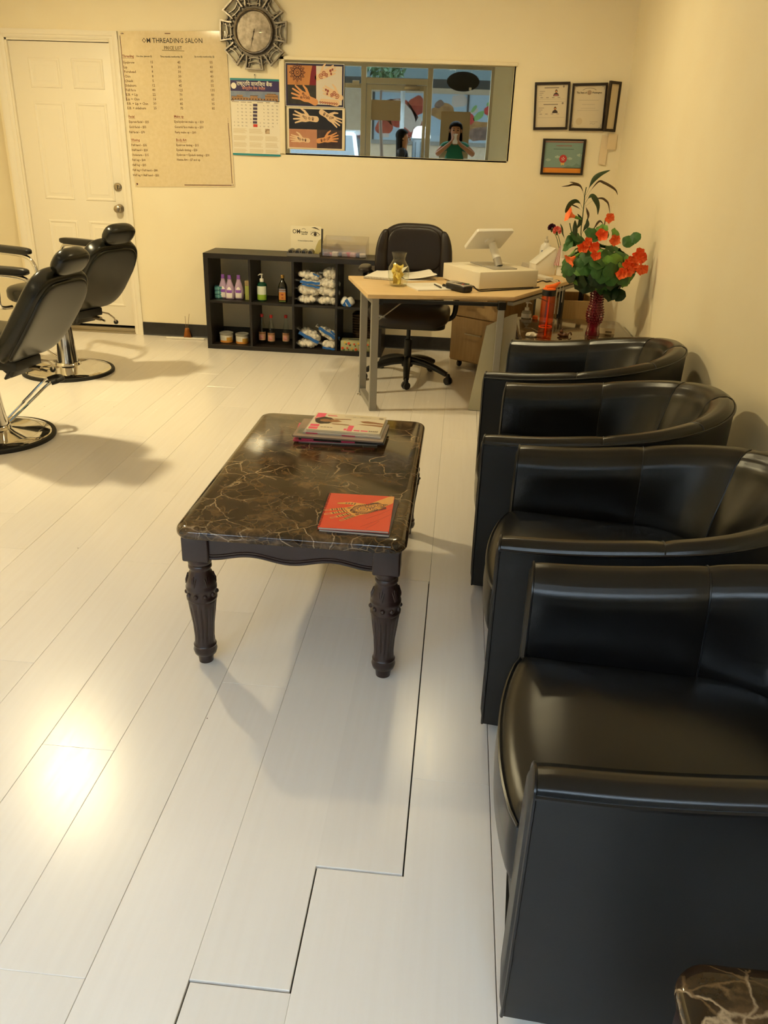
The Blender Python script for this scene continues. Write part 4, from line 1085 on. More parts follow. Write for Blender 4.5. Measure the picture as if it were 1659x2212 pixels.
# ---- framed certificates
framem = mat('dark_frame_wood', '#2a1c12', rough=.4, col2='#1c120b', scale=30)
certp = mat('certificate_paper', '#d9cbb0', rough=.5)
def frame(name, label, quad, depth=.016, wd=.016, group='framed certificates', rot=None):
    """frame on the wall through its four outer corners (x, z): top left, top right, bottom right, bottom left"""
    c = Vector((sum(p[0] for p in quad) / 4, BACK_Y - .003, sum(p[1] for p in quad) / 4))
    t = thing(name, label, 'framed certificate', c, group=group)
    q = [Vector((p[0] - c.x, p[1] - c.z, 0)) for p in quad]
    ex = ((q[1] - q[0]) + (q[2] - q[3])).normalized(); ey = Vector((-ex.y, ex.x, 0))
    ins = [p * (1 - wd * 1.35 / p.length) for p in q]
    v = [(p.x, p.y, 0) for p in q] + [(p.x, p.y, depth) for p in q] + [(p.x, p.y, depth) for p in ins] + [(p.x, p.y, .004) for p in ins]
    f = [(a + i, a + (i + 1) % 4, a + 4 + (i + 1) % 4, a + 4 + i) for a in (0, 4, 8) for i in range(4)]
    obj('frame', MB().add(v, f, RX(PI / 2)), framem, t, flat=True)
    def pr(nm, fn, m, lay):
        mb = MB(); fn(mb); ang = math.atan2(ex.y, ex.x)
        mb.v = [tuple(RX(PI / 2) @ RZ(ang) @ Vector((x, y, .0045 + .0004 * lay))) for x, y, z in mb.v]
        return obj(nm, mb, m, t, flat=True)
    mb = MB().poly([(p.x, p.y, .0045) for p in ins], RX(PI / 2))
    return t, pr, mb
t, pr, mb = frame('framed_certificate', 'dark-framed sheet with two licence slips and two small portraits', [(.440, 1.926), (.683, 1.937), (.697, 1.634), (.459, 1.624)])
obj('paper', mb, certp, t, flat=True)
def slips(m):
    for z in (.135, .045, .030, -.072): rect(m, -.093, .093, z - .001, z)
    for z0 in (.105, .0):
        rect(m, -.055, .045, z0 + .008, z0 + .014)
        for k in range(3): rect(m, -.088, -.05 - .01 * k, z0 - .012 - .012 * k, z0 - .009 - .012 * k)
        for k in range(4): rect(m, -.08 + .04 * k, -.062 + .04 * k, z0 - .052, z0 - .048)
        disc2(m, .078, z0 + .018, .007, 10)
pr('fine_lettering', slips, mat('pale_grey_print', '#8d8071', rough=.5), 1)
def heads(m):
    for z0 in (.090, -.018):
        disc2(m, .028, z0 + .004, .0085, 12, .011); m.poly([(.008, z0 - .026, 0), (.048, z0 - .026, 0), (.044, z0 - .012, 0), (.033, z0 - .006, 0), (.023, z0 - .006, 0), (.012, z0 - .012, 0)])
pr('portrait_print', heads, mat('portrait_dark', '#3c2c24', rough=.5), 1)
def faces(m):
    for z0 in (.090, -.018): disc2(m, .028, z0 + .002, .0055, 10, .007)
pr('portrait_face', faces, skinp, 2)
pr('portrait_collar', lambda m: rect(m, .014, .042, .066, .074), mat('rose_print', '#b0696a', rough=.5), 2)
t, pr, mb = frame('framed_certificate', 'dark-framed state licence certificate with an arched seal', [(.702, 1.927), (.943, 1.938), (.952, 1.633), (.711, 1.628)])
obj('paper', mb, certp, t, flat=True)
def cert(m):
    for sx in (-1, 1):
        for sz in (-1, 1):
            m.ribbon([(sx * .085, sz * .130), (sx * .100, sz * .130), (sx * .100, sz * .110)], .003)
    m.ribbon([(.05 * math.cos(a), .098 + .022 * math.sin(a)) for a in [PI * .12 + PI * .76 * i / 12 for i in range(13)]], .003)
    for z, w_ in ((.045, .07), (.018, .045), (-.006, .05), (-.020, .075)): rect(m, -w_, w_, z - .0012, z)
    rect(m, .02, .075, -.095, -.0935); m.ribbon([(.02, -.108), (.035, -.102), (.045, -.109), (.06, -.104)], .0018)
pr('fine_lettering', cert, _mats['pale_grey_print'], 1)
def cert2(m):
    m.text('The State of', .0165, -.088, .086, None, 'LEFT', 1, .0003, .85); m.text('Washington', .0165, .018, .086, None, 'LEFT', 1, .0003, .85)
pr('title_lettering', cert2, inkm, 2)
pr('seal_print', lambda m: disc2(m, 0, .092, .015, 16), mat('seal_print', '#b0967c', rough=.5), 2)
pr('round_stamp', lambda m: disc2(m, -.055, -.09, .023, 20), mat('stamp_print', '#cdbb98', rough=.5), 1)
# third frame, hung in the corner and turned towards the room
t = thing('framed_certificate', 'narrow-looking dark frame turned in the corner beside the licence', 'framed certificate', (.962, BACK_Y - .018, 1.790), math.radians(0), 'framed certificates')
MQ = RZ(math.radians(-58))
fr_ = MB()
for a, b in (((-.0, .150), (.148, .150)), ((0, -.158), (.148, -.158))): fr_.box(a[0], b[0], -.008, .008, a[1] - .009, a[1] + .009, MQ)
for x in (0, .148): fr_.box(x - .009, x + .009, -.008, .008, -.167, .159, MQ)
MQ2 = RZ(math.radians(42))
fr_ = MB()
for zc in (.147, -.152): fr_.box(-.012, .088, -.008, .008, zc - .009, zc + .009, TR(0, -.045, 0) @ MQ2)
for x in (-.012, .088): fr_.box(x - .008, x + .008, -.0081, .0081, -.161, .156, TR(0, -.045, 0) @ MQ2)
obj('frame', fr_, framem, t, flat=True)
obj('paper', MB().box(-.010, .086, .0, .004, -.15, .146, TR(0, -.045, 0) @ MQ2), certp, t, flat=True)
t, pr, mb = frame('framed_award', 'dark-framed teal award print with a red round badge and orange band', [(.537, 1.571), (.843, 1.576), (.845, 1.338), (.540, 1.333)])
obj('paper', mb, mat('teal_sky_print', '#7d978f', rough=.4), t, flat=True)
pr('orange_band', lambda m: rect(m, -.139, .139, -.106, -.075), mat('orange_print', '#dd8a2c', rough=.4), 1)
pr('red_stripe', lambda m: (rect(m, -.139, .139, .096, .101), rect(m, -.139, .139, -.0745, -.071)), mat('brick_red_print', '#a23a3a', rough=.4), 1)
pr('white_stripe', lambda m: rect(m, -.139, .139, .101, .106), _mats['white_print'], 1)
pr('title_lettering', lambda m: m.text('CONGRATULATIONS', .0115, 0, .070, None, 'CENTER', 1, .0003), _mats['brick_red_print'], 1)
pr('fine_lettering', lambda m: rect(m, -.072, .072, .050, .054), mat('teal_ink', '#4d6a64', rough=.5), 1)
pr('red_badge', lambda m: disc2(m, .002, -.012, .027, 28), mat('badge_red_print', '#b83634', rough=.4), 2)
def burst(m):
    for i in range(5):
        a = PI / 2 + 2 * PI * i / 5; m.poly([(.002 + r * math.cos(a + o), -.012 + r * math.sin(a + o), 0) for r, o in ((.004, -.3), (.012, -.22), (.013, .12), (.005, .3))])
pr('badge_emblem', burst, _mats['white_print'], 3)
pr('badge_ribbon', lambda m: m.poly([(-.014, -.036, 0), (.014, -.036, 0), (.012, -.056, 0), (.002, -.050, 0), (-.008, -.058, 0)]), mat('straw_print', '#d8b366', rough=.4), 1)
def clouds(m):
    for x, z in ((-.105, -.020), (-.040, .0), (.048, -.010), (.115, .014)):
        for dx, r in ((-.012, .006), (0, .010), (.012, .007)): disc2(m, x + dx, z, r, 10)
pr('cloud_print', clouds, mat('cloud_print', '#a9bdb2', rough=.4), 1)
pr('hill_print', lambda m: m.poly([(.0, -.075, 0), (.04, -.055, 0), (.075, -.062, 0), (.10, -.040, 0), (.139, -.06, 0), (.139, -.075, 0)]), mat('hill_print', '#6b857c', rough=.4), 1)
# notes pinned below the corner frame
nt_ = thing('paper_note', 'blank pale paper slip taped low in the corner under the frames', 'paper note', (.985, BACK_Y, 1.41), group='paper slips in the corner')
obj('sheet', MB().add([(-.034, -.003, .20), (.020, -.004, .19), (.012, -.012, 0), (-.038, -.014, .006)], [(0, 3, 2, 1)]).add([(-.034, -.0022, .20), (.020, -.0032, .19), (.012, -.0112, 0), (-.038, -.0132, .006)], [(0, 1, 2, 3)]), mat('pale_slip', '#e6d2b0', rough=.6), nt_, flat=True)
nt_ = thing('paper_note', 'square pale paper note folded out over the slip in the corner', 'paper note', (1.015, BACK_Y, 1.515), group='paper slips in the corner')
obj('sheet', MB().box(-.030, .036, -.022, -.020, 0, .102, RZ(.25)), _mats['pale_slip'], nt_, flat=True)

# ================================================================== things on the cube shelf
SZ = .370; SY = SHY + .10
def lathe_thing(name, label, cat, loc, parts, group=None, segs=24, rz=0.0):
    t = thing(name, label, cat, loc, rz, group)
    for nm, prof, m, kw in parts: obj(nm, MB().lathe(prof, kw.get('segs', segs), kw.get('M')), m, t, angle=kw.get('angle', 40))
    return t
purpleliq = mat('lilac_liquid_plastic', '#c9aecb', rough=.25, col2='#c2a4c6', scale=6, trans=.15)
purplem = mat('violet_plastic', '#8e58b4', rough=.35); labelw = mat('white_label', '#efe6e2', rough=.4)
def remover(x, y, label):
    t = thing('nail_polish_remover_bottle', label, 'bottle', (x, y, SZ), 0, 'lilac remover bottles')
    def flatten(mb):
        mb.v = [(a, b * .62, c) for a, b, c in mb.v]; return mb
    obj('body', flatten(MB().lathe([(.026, 0), (.033, .004), (.037, .025), (.038, .055), (.034, .085), (.024, .115), (.017, .135), (.0155, .145), (.018, .149), (.012, .151)], 24)), purpleliq, t)
    obj('cap', flatten(MB().lathe([(.013, .150), (.0145, .152), (.0135, .178), (.010, .180), (0, .180)], 20)), purplem, t)
    lb = []
    for s_, m, lay in (((-.024, .024, .012, .072), labelw, .0010), ((-.021, .021, .050, .072), purplem, .0016)):
        x0, x1, z0, z1 = s_
        def f(a, b):
            xx = x0 + (x1 - x0) * a; zz = z0 + (z1 - z0) * b
            if m is labelw: zz = z0 + (.094 - .040 * abs(2 * a - 1) ** 2 - z0) * b
            r = .0385 if zz < .065 else .0385 - (zz - .065) * .30
            return (xx, -math.sqrt(max(1e-6, r * r - xx * xx)) * .62 - lay, zz)
        o = obj('label' if m is labelw else 'label_band', MB().grid(f, 10, 8), m, t, recalc=False)
        lb.append(o)
    return t
remover(-1.800, SY + .015, 'lilac remover bottle with violet cap, next to the teal packs')
remover(-1.742, SY - .010, 'lilac remover bottle with violet cap, middle and foremost of three')
remover(-1.676, SY + .010, 'lilac remover bottle with violet cap, next to the green carton')
tealm = mat('teal_wrap', '#4f8f93', rough=.35, col2='#3f7d83', scale=40)
for i in range(3):
    t = thing('wrapped_pack', ('small teal wrapped pack at the bottom of the stack', 'small teal wrapped pack in the middle of the stack', 'small teal wrapped pack on top of the stack')[i], 'pack', (-1.842, SY + .03, SZ + .030 * i), .25, 'teal packs')
    obj('pack', MB().box(-.030, .030, -.045, .045, .0005, .0295), tealm, t, bevel=.005, seg=3)
    obj('wrap_seam', MB().box(-.0035, .0035, -.0458, -.0445, .002, .028).box(-.0302, .0302, -.0462, -.045, .013, .0155), mat('pale_teal_seam', '#86b6b4', rough=.4), t)
t = thing('green_carton', 'yellow-green upright carton at the end of the remover bottles', 'carton', (-1.600, SY + .02, SZ))
obj('carton', MB().box(-.024, .024, -.03, .03, 0, .105), mat('lime_plastic', '#98a24a', rough=.35, col2='#a9a862', scale=12), t, bevel=.002)
obj('top_sleeve', MB().box(-.0242, .0242, -.0302, .0302, .105, .142), mat('olive_clear_plastic', '#a08a5f', rough=.3), t, bevel=.002)
greenb = mat('green_bottle_plastic', '#12422f', rough=.2)
t = thing('pump_bottle', 'dark green lotion bottle with a white pump on the shelf', 'bottle', (-1.492, SY - .005, SZ))
obj('body', MB().lathe([(.034, 0), (.038, .004), (.038, .118), (.034, .130), (.018, .140), (.014, .142), (.014, .150)], 28), greenb, t)
def wraplabel(r, z0, z1, a0, a1, m, nm, t, n=16, lay=.0006): return obj(nm, MB().grid(lambda a, b: ((r + lay) * math.cos(a0 + (a1 - a0) * a), (r + lay) * math.sin(a0 + (a1 - a0) * a), z0 + (z1 - z0) * b), n, 2), m, t, recalc=False)
wraplabel(.038, .050, .112, -PI * .92, -PI * .12, mat('mint_label', '#dfe6d8', rough=.4), 'label', t)
wraplabel(.038, .010, .050, -PI * .92, -PI * .12, mat('lime_label', '#94b73a', rough=.4), 'label_band', t)
obj('pump', MB().lathe([(.016, .142), (.016, .162), (.012, .166), (.006, .167), (.005, .190), (.010, .192), (.010, .200), (0, .201)], 16).tube([(0, 0, .196), (-.012, -.012, .197), (-.022, -.022, .191)], [.006, .005, .003], 7), whitep, t)
oilg = mat('dark_olive_glass', '#1d1c0b', rough=.06, trans=.35, ior=1.5)
t = thing('oil_bottle', 'dark square olive oil bottle with an orange label and gold cap', 'bottle', (-1.328, SY - .02, SZ), .1)
mb = MB(); prof = [(.034, 0), (.037, .004), (.037, .112), (.030, .135), (.015, .158), (.012, .165), (.012, .180), (.014, .181)]
mb.lathe(prof, 32, rfun=lambda r, z, a: r * (1 + (.13 if z < .14 else .13 * max(0, (.165 - z) / .025)) * (abs(math.sin(2 * a)) ** 2 - .35)))
obj('body', mb, oilg, t, angle=50)
obj('cap', MB().lathe([(.0145, .178), (.0145, .198), (.013, .201), (0, .201)], 18), mat('brass_cap', '#a88546', rough=.35, metal=.6), t)
obj('label', MB().box(-.025, .025, -.0378, -.0362, .020, .092), mat('amber_label', '#c4813a', rough=.5, col2='#b87434', scale=30), t)
obj('label_band', MB().box(-.0252, .0252, -.0384, -.037, .080, .090).box(-.025, .025, -.0384, -.037, .096, .104), mat('grey_violet_label', '#8a8592', rough=.5), t)
obj('label_emblem', MB().poly([(-.010, -.0385, .066), (.010, -.0385, .066), (.006, -.0385, .055), (-.006, -.0385, .055)]).poly([(-.008, -.0385, .040), (.008, -.0385, .040), (.006, -.0385, .033), (-.006, -.0385, .033)]), redink, t, flat=True)
obj('label_foot', MB().box(-.025, .025, -.0382, -.037, .006, .016), mat('moss_label', '#5d6b2a', rough=.5), t)
# tubs
clearp = pane_mat('clear_plastic', (.93, .93, .9), .10, .08)
for x, y, lb in ((-1.790, SY + .01, 'white wax tub with a clear lid, nearer the end of the shelf'), (-1.660, SY - .005, 'white wax tub with a clear lid, nearer the red-capped bottles')):
    t = thing('wax_tub', lb, 'tub', (x, y, .032), 0, 'wax tubs')
    obj('tub', MB().lathe([(.046, 0), (.049, .003), (.051, .066), (.048, .066)], 28), mat('white_tub_plastic', '#d9d2c4', rough=.35), t)
    wraplabel(.0500, .004, .020, -PI, 0, mat('orange_label', '#cf8a3a', rough=.5), 'label_band', t)
    wraplabel(.0502, .018, .046, -PI * .42, -PI * .12, mat('honey_label', '#c4953d', rough=.5), 'honey_print', t)
    wraplabel(.0503, .030, .056, -PI * .9, -PI * .5, mat('pale_print', '#c9c4b8', rough=.5), 'label', t)
    obj('lid', MB().lathe([(.053, .062), (.055, .068), (.053, .077), (.047, .079), (.045, .075), (0, .075)], 28), mat('frosted_lid', '#bdb8ab', rough=.25, trans=.5), t)
redcap = mat('red_cap', '#c2322c', rough=.35); clearg = pane_mat('clear_glass', (.90, .92, .88), .05, .03)
for x, y, lb in ((-1.508, SY + .03, 'red-capped rose water bottle nearest the wax tubs'), (-1.430, SY + .005, 'red-capped rose water bottle in the middle of three'), (-1.318, SY + .03, 'red-capped rose water bottle standing apart beside the cotton bags')):
    t = thing('rose_water_bottle', lb, 'bottle', (x, y, .032), 0, 'red-capped bottles')
    obj('bottle', MB().lathe([(.024, 0), (.027, .003), (.028, .03), (.028, .100), (.024, .135), (.014, .175), (.010, .195), (.010, .212), (.012, .213)], 24), clearg, t)
    obj('cap', MB().lathe([(.0125, .208), (.0130, .228), (.011, .231), (0, .231)], 16), redcap, t)
    wraplabel(.028, .030, .094, -PI * .98, -PI * .02, mat('rose_label', '#b98a6b', rough=.5, col2='#c9a582', scale=25), 'label', t, 18)
    wraplabel(.028, .078, .092, -PI * .98, -PI * .02, mat('brown_label', '#8d6242', rough=.5), 'label_band', t, 18, .0011)
    wraplabel(.028, .040, .070, -PI * .68, -PI * .36, mat('pink_rose_print', '#d19a92', rough=.5, col2='#b86a62', scale=90), 'rose_print', t, 10, .0012)
# bags of cotton
cottonm = mat('cotton', '#efe8da', rough=.9, col2='#e4dac8', scale=90, bump=.8, bscale=160, sub=.1)
filmm = film_mat('plastic_film', .20); bluem = mat('blue_print_film', '#1d5fae', rough=.25); bluem2 = mat('pale_blue_film', '#b9c6d6', rough=.25)
def cotton_bag(label, loc, sx, sy, sz, rz=0.0, roll=0.0, blue=None, seed=0):
    rnd = random.Random(seed)
    t = thing('cotton_ball_bag', label, 'bag', loc, rz, 'cotton bags on the shelf')
    R = RY(roll)
    mb = MB()
    for i in range(46):
        a = rnd.uniform(0, 2 * PI); ph = math.asin(rnd.uniform(-.95, .98)); r = .016 * rnd.uniform(.8, 1.15)
        x, y, z = (sx - .010) * math.cos(ph) * math.copysign(abs(math.cos(a)) ** .7, math.cos(a)), (sy - .01) * math.cos(ph) * math.copysign(abs(math.sin(a)) ** .7, math.sin(a)), (sz - .008) * math.sin(ph)
        mb.ball((x, y, z + sz), r, nu=9, nv=6)
    mb.ball((0, 0, sz), sx * .84, sy * .84, sz * .80)
    o = obj('cotton_balls', MB_x(mb, R), cottonm, t, kind='stuff')
    mb = MB()
    def f(a, b):
        th = 2 * PI * a; q = -PI / 2 + PI * b; k = .06 * math.sin(th * 7 + b * 5) * math.cos(q)
        e = lambda v, p: math.copysign(abs(v) ** p, v)
        return ((sx + .006) * (1 + k) * e(math.cos(q), .8) * e(math.cos(th), .7), (sy + .006) * (1 + k) * e(math.cos(q), .8) * e(math.sin(th), .7), sz + (sz + .003) * e(math.sin(q), .9))
    mb.grid(f, 30, 14, cu=True)
    mb.grid(lambda a, b: (-sx + .01 - .045 * a, (b - .5) * sy * (1.5 - .5 * a), sz + .012 * math.sin(b * 9) * a), 5, 12)
    obj('film', MB_x(mb, R), filmm, t)
    if blue:
        for (x0, x1, z0, z1, sl) in blue:
            mb = MB().grid(lambda a, b: (x0 + (x1 - x0) * a, -(sy + .012), z0 + (z1 - z0) * b + sl * a + .002 * math.sin(a * 14)), 10, 3)
            obj('blue_band', MB_x(mb, R), bluem, t)
    return t
def MB_x(mb, M):
    mb.v = [tuple(M @ Vector(v)) for v in mb.v]; return mb
yb = SHY + .105
cotton_bag('cotton bag flat on the shelf, left one of the bottom pair', (-1.130, yb, SZ), .078, .075, .031, .05, 0, seed=1)
cotton_bag('cotton bag flat on the shelf, right one of the bottom pair', (-.978, yb - .01, SZ - .002), .074, .075, .030, -.05, 0, seed=2)
cotton_bag('fat cotton bag in the second layer of the stack, over the flat pair', (-1.128, yb, SZ + .058), .082, .075, .042, 0, .10, seed=3)
cotton_bag('cotton bag in the second layer, against the divider', (-.984, yb, SZ + .060), .084, .075, .036, 0, .14, seed=4)
cotton_bag('cotton bag with a blue printed band across its front', (-1.108, yb, SZ + .138), .085, .072, .022, 0, .05, blue=((-.075, .075, .016, .034, .0), (-.06, .075, .0, .014, -.012)), seed=5)
cotton_bag('round cotton bag in the third layer, against the divider', (-.968, yb, SZ + .122), .070, .072, .036, 0, .1, seed=6)
cotton_bag('cotton bag on top of the stack, tilted', (-1.122, yb, SZ + .182), .086, .072, .026, 0, .14, blue=((.03, .08, .046, .056, -.01),), seed=7)
cotton_bag('round cotton bag on top of the stack, by the divider', (-.958, yb, SZ + .186), .056, .070, .042, 0, 0, seed=8)
cotton_bag('cotton bag on the bottom shelf, underneath the rest', (-1.138, yb, .032), .078, .075, .032, 0, .0, seed=9)
cotton_bag('cotton bag with a slanting blue band on the bottom shelf', (-1.135, yb + .02, .090), .080, .065, .036, 0, .42, blue=((-.085, .085, .016, .040, -.004),), seed=10)
cotton_bag('cotton bag with two blue bands leaning on the divider', (-.992, yb + .03, .105), .086, .055, .032, 0, .52, blue=((-.09, .085, .034, .058, .0), (.0, .085, .065, .080, -.01)), seed=11)
cotton_bag('small cotton bag with a blue band low by the divider', (-.962, yb - .01, .032), .058, .070, .028, 0, .1, blue=((-.05, .05, .006, .022, .0),), seed=12)
def wipe_pack(label, loc, rz, roll, seed):
    t = thing('wrapped_pad_pack', label, 'pack', loc, rz, 'blue and white packs')
    R = RY(roll)
    obj('pack', MB_x(pad(0, 0, .034, .036, .045, .034, 3.0, 20, 12), R), mat('white_film_pack', '#dfdcd6', rough=.25), t, angle=80)
    obj('blue_band', MB_x(MB().box(-.012, .012, -.0462, -.0445, .004, .064), R), bluem, t)
    return t
wipe_pack('blue and white pack lying by the divider', (-.862, SHY + .06, SZ), .2, .6, 1)
wipe_pack('blue and white pack half hidden behind the desk leg', (-.792, SHY + .055, SZ), -.1, -.6, 2)
t = thing('tissue_box', 'flower-printed tissue box on the bottom shelf behind the desk leg', 'tissue box', (-.760, SHY + .085, .032), .03)
tissm = mat('pale_green_card', '#b9b487', rough=.5, col2='#a9a77c', scale=14)
obj('box', MB().box(-.112, .112, -.058, .058, 0, .078), tissm, t, bevel=.003)
flo = MB(); fl2 = MB(); fl3 = MB()
rnd = random.Random(5)
for i in range(12):
    x, z = -.098 + .0175 * i + rnd.uniform(-.004, .004), .016 + (.042 if i % 2 else .0) + rnd.uniform(-.006, .008)
    r = .008 if i % 3 else .011
    (flo if i % 3 != 1 else fl2).lathe([(r, 0), (0, .0012)], 12, TR(x, -.0582, z) @ RX(PI / 2), cap=False)
    fl3.lathe([(r * .9, 0), (0, .001)], 8, TR(x + .009, -.0581, z - .012) @ RX(PI / 2), cap=False)
obj('flower_print', flo, mat('orange_flower_print', '#d2552c', rough=.5), t, flat=True); obj('flower_print', fl2, mat('yellow_flower_print', '#dfb33c', rough=.5), t, flat=True); obj('leaf_print', fl3, mat('leaf_print', '#5c6a48', rough=.5), t, flat=True)
obj('opening', MB().prism(rrect(-.06, .06, -.02, .02, .019), .0775, .0788), mat('tissue_slot', '#6d6a5a', rough=.6), t)
# woven basket at the far end of the shelf, seen between the desk legs
wick = mat('dark_wicker', '#4a3420', rough=.7, col2='#2c1d11', scale=60)
t = thing('wicker_basket', 'dark woven basket on the bottom shelf above the tissue box', 'basket', (-.690, SHY + .235, .032))
mb = MB()
for k in range(13): mb.tube([(p[0] * (1 + .004 * k), p[1] * (1 + .004 * k), .010 + .020 * k) for p in rrect(-.100, .100, -.07, .07, .03, 4)], .0105, 6, closed=True)
obj('weave', mb, wick, t, kind='stuff')
obj('base', MB().prism(rrect(-.09, .09, -.06, .06, .03), 0, .01), wick, t)
# on top of the shelf
TZ = .716
t = thing('card_display', 'white appointment card display with a printed eye on the shelf', 'card display', (-1.155, 6.305, TZ), .03)
cardm = mat('ivory_card', '#e9dfc2', rough=.35)
MT = RX(-.10)
obj('card', MB().box(-.122, .108, .0, .004, .0, .205, MT), cardm, t)
obj('card_edge', MB().box(.108, .116, .0, .05, 0, .19, MT), blackp, t)
mb = MB().text('OM', .044, -.110, .150, MT @ TR(0, -.0006, 0) @ RX(PI / 2), 'LEFT', 2, .0003, .85)
mb.text('Threading', .0165, -.052, .157, MT @ TR(0, -.0006, 0) @ RX(PI / 2), 'LEFT', 1, .0004, .85); mb.text('SALON', .0135, -.042, .143, MT @ TR(0, -.0006, 0) @ RX(PI / 2), 'LEFT', 1, .0005)
mb.text('Professional Eyebrow Artist', .0125, -.068, .096, MT @ TR(0, -.0006, 0) @ RX(PI / 2) , 'LEFT', 1, .0002, .8)
mb.ribbon([(-.025 + .014 * math.cos(a), .178 + .008 * math.sin(a)) for a in [PI * (.05 + .9 * i / 8) for i in range(9)]], .0022, MT @ TR(0, -.0006, 0) @ RX(PI / 2))
obj('lettering', mb, inkm, t, flat=True)
mb = MB(); E_ = MT @ TR(0, -.0007, 0) @ RX(PI / 2)
mb.poly([(.032, .196, 0), (.060, .199, 0), (.082, .190, 0), (.100, .176, 0), (.084, .183, 0), (.060, .190, 0)], E_)
mb.ribbon([(.028, .148), (.042, .160), (.062, .165), (.084, .158), (.098, .144)], .004, E_); mb.ribbon([(.030, .146), (.048, .138), (.070, .136), (.094, .141)], .0018, E_)
mb.poly([(.062 + .0115 * math.cos(i * PI / 8), .149 + .0125 * math.sin(i * PI / 8), .0001) for i in range(16)], E_)
for i in range(7): mb.ribbon([(.030 + .008 * i, .158 + .006 * math.sin(i * .6)), (.024 + .0085 * i, .168 + .008 * math.sin(i * .6))], .0013, E_)
obj('eye_print', mb, mat('eye_print', '#3d3226', rough=.4), t, flat=True)
mb = MB().poly([(.040, .0, 0), (.108, 0, 0), (.108, .120, 0), (.088, .105, 0), (.072, .07, 0), (.06, .03, 0)], MT @ TR(0, -.0004, 0) @ RX(PI / 2)); obj('shade_print', mb, mat('olive_shade_print', '#b9ab6d', rough=.4), t, flat=True)
tr_ = thing('display_tray', 'clear tray in front of the eye card holding dark rolls', 'tray', (-1.160, 6.240, TZ), .03)
obj('tray', MB().box(-.125, .12, -.05, .045, 0, .004).box(-.125, .12, -.05, -.046, .004, .022).box(-.125, -.121, -.05, .045, .004, .03).box(.116, .12, -.05, .045, .004, .03), mat('grey_clear_plastic', '#a39b8c', rough=.2, trans=.5), tr_)
for i in range(4):
    r_ = thing('dark_roll', 'dark shiny roll standing end-on in the tray, ' + ('first from the tray end', 'second from the tray end', 'third from the tray end', 'fourth, nearest the clear box')[i], 'roll', (-1.258 + .049 * i, 6.238, TZ + .0265), 0, 'dark rolls in the tray')
    obj('roll', MB().lathe([(.0225, -.035), (.0225, .035), (.017, .036), (.015, .030), (0, .030)], 18, RX(PI / 2)), mat('smoky_plastic', '#29251f', rough=.2), r_)
    obj('end_ring', MB().lathe([(.021, .0355), (.017, .0372), (.014, .0355)], 18, RX(PI / 2), cap=False), mat('grey_ring_plastic', '#6f675a', rough=.3), r_)
t = thing('clear_box', 'clear acrylic box with small colourful items on the shelf', 'box', (-.862, 6.330, TZ), .02)
acr = pane_mat('acrylic', (.955, .94, .92), .05, .03)
mb = MB()
for a in ((-.165, .165, -.10, -.097, 0, .095), (-.165, .165, .107, .11, 0, .135), (-.165, .165, -.10, .11, 0, .003)): mb.box(*a)
for x in (-.165, .162): mb.prism([(-.10, 0), (.11, 0), (.11, .135), (-.10, .095)], x, x + .003, Matrix(((0, 0, 1, 0), (1, 0, 0, 0), (0, 1, 0, 0), (0, 0, 0, 1))))
mb.add([(-.165, -.10, .095), (.165, -.10, .095), (.165, .11, .135), (-.165, .11, .135)], [(0, 1, 2, 3)])
obj('box', mb, acr, t, flat=True)
rnd = random.Random(3)
cols = ['#8d6f62', '#c98a86', '#d9cbb6', '#6b6060', '#b9a08a', '#c7747a', '#d8b0a4', '#7d7a86', '#e1d5bd']
for i in range(9):
    x = -.14 + .034 * i
    b_ = thing('sachet', 'small flat sachet in the clear box, ' + ('first', 'second', 'third', 'fourth', 'fifth', 'sixth', 'seventh', 'eighth', 'ninth')[i] + ' along its front', 'sachet', (-.862 + x, 6.275 + rnd.uniform(0, .04), TZ + .0035), rnd.uniform(-.4, .4), 'sachets in the clear box')
    obj('sachet', MB().box(-.022, .022, -.016, .016, 0, .018 + rnd.uniform(0, .012), RX(rnd.uniform(0, .3))), mat('sachet_' + cols[i][1:], cols[i], rough=.4), b_, bevel=.003)
# incense holder on the floor
t = thing('paper_sheet', 'white paper sheet on the floor beside the shelf', 'paper', (-2.170, 6.440, 0))
pts = [(-.125, -.045), (.150, -.030), (.125, .050), (-.150, .044)]
obj('sheet', MB().grid(lambda a, b: (-.135 + .28 * a - .03 * (b - .5), -.045 + .018 * a + .085 * b, .001 + .012 * max(0, .18 - b) / .18 * (1 - .6 * a)), 12, 10), paperm, t)
obj('rolled_edge', MB().tube([(-.16, -.045, .008), (.150, -.028, .008)], .008, 8), paperm, t)
t = thing('incense_holder', 'brown cone-shaped incense holder with two thin sticks on the white sheet', 'incense holder', (-2.174, 6.455, .0020))
obj('cone', MB().lathe([(.031, 0), (.032, .006), (.029, .018), (.0295, .021), (.025, .038), (.0255, .041), (.020, .058), (.0205, .061), (.0155, .078), (.013, .080), (0, .080)], 22), mat('turned_brown_wood', '#9a5a18', rough=.4, col2='#7d430f', scale=20), t)
for dx in (-1, 1): obj('stick', MB().tube([(.006 * dx, 0, .078), ((.010 if dx < 0 else .026) * dx, 0, .185 + .01 * dx)], .0016, 5), mat('incense_stick', '#8a6a3a', rough=.8), t)

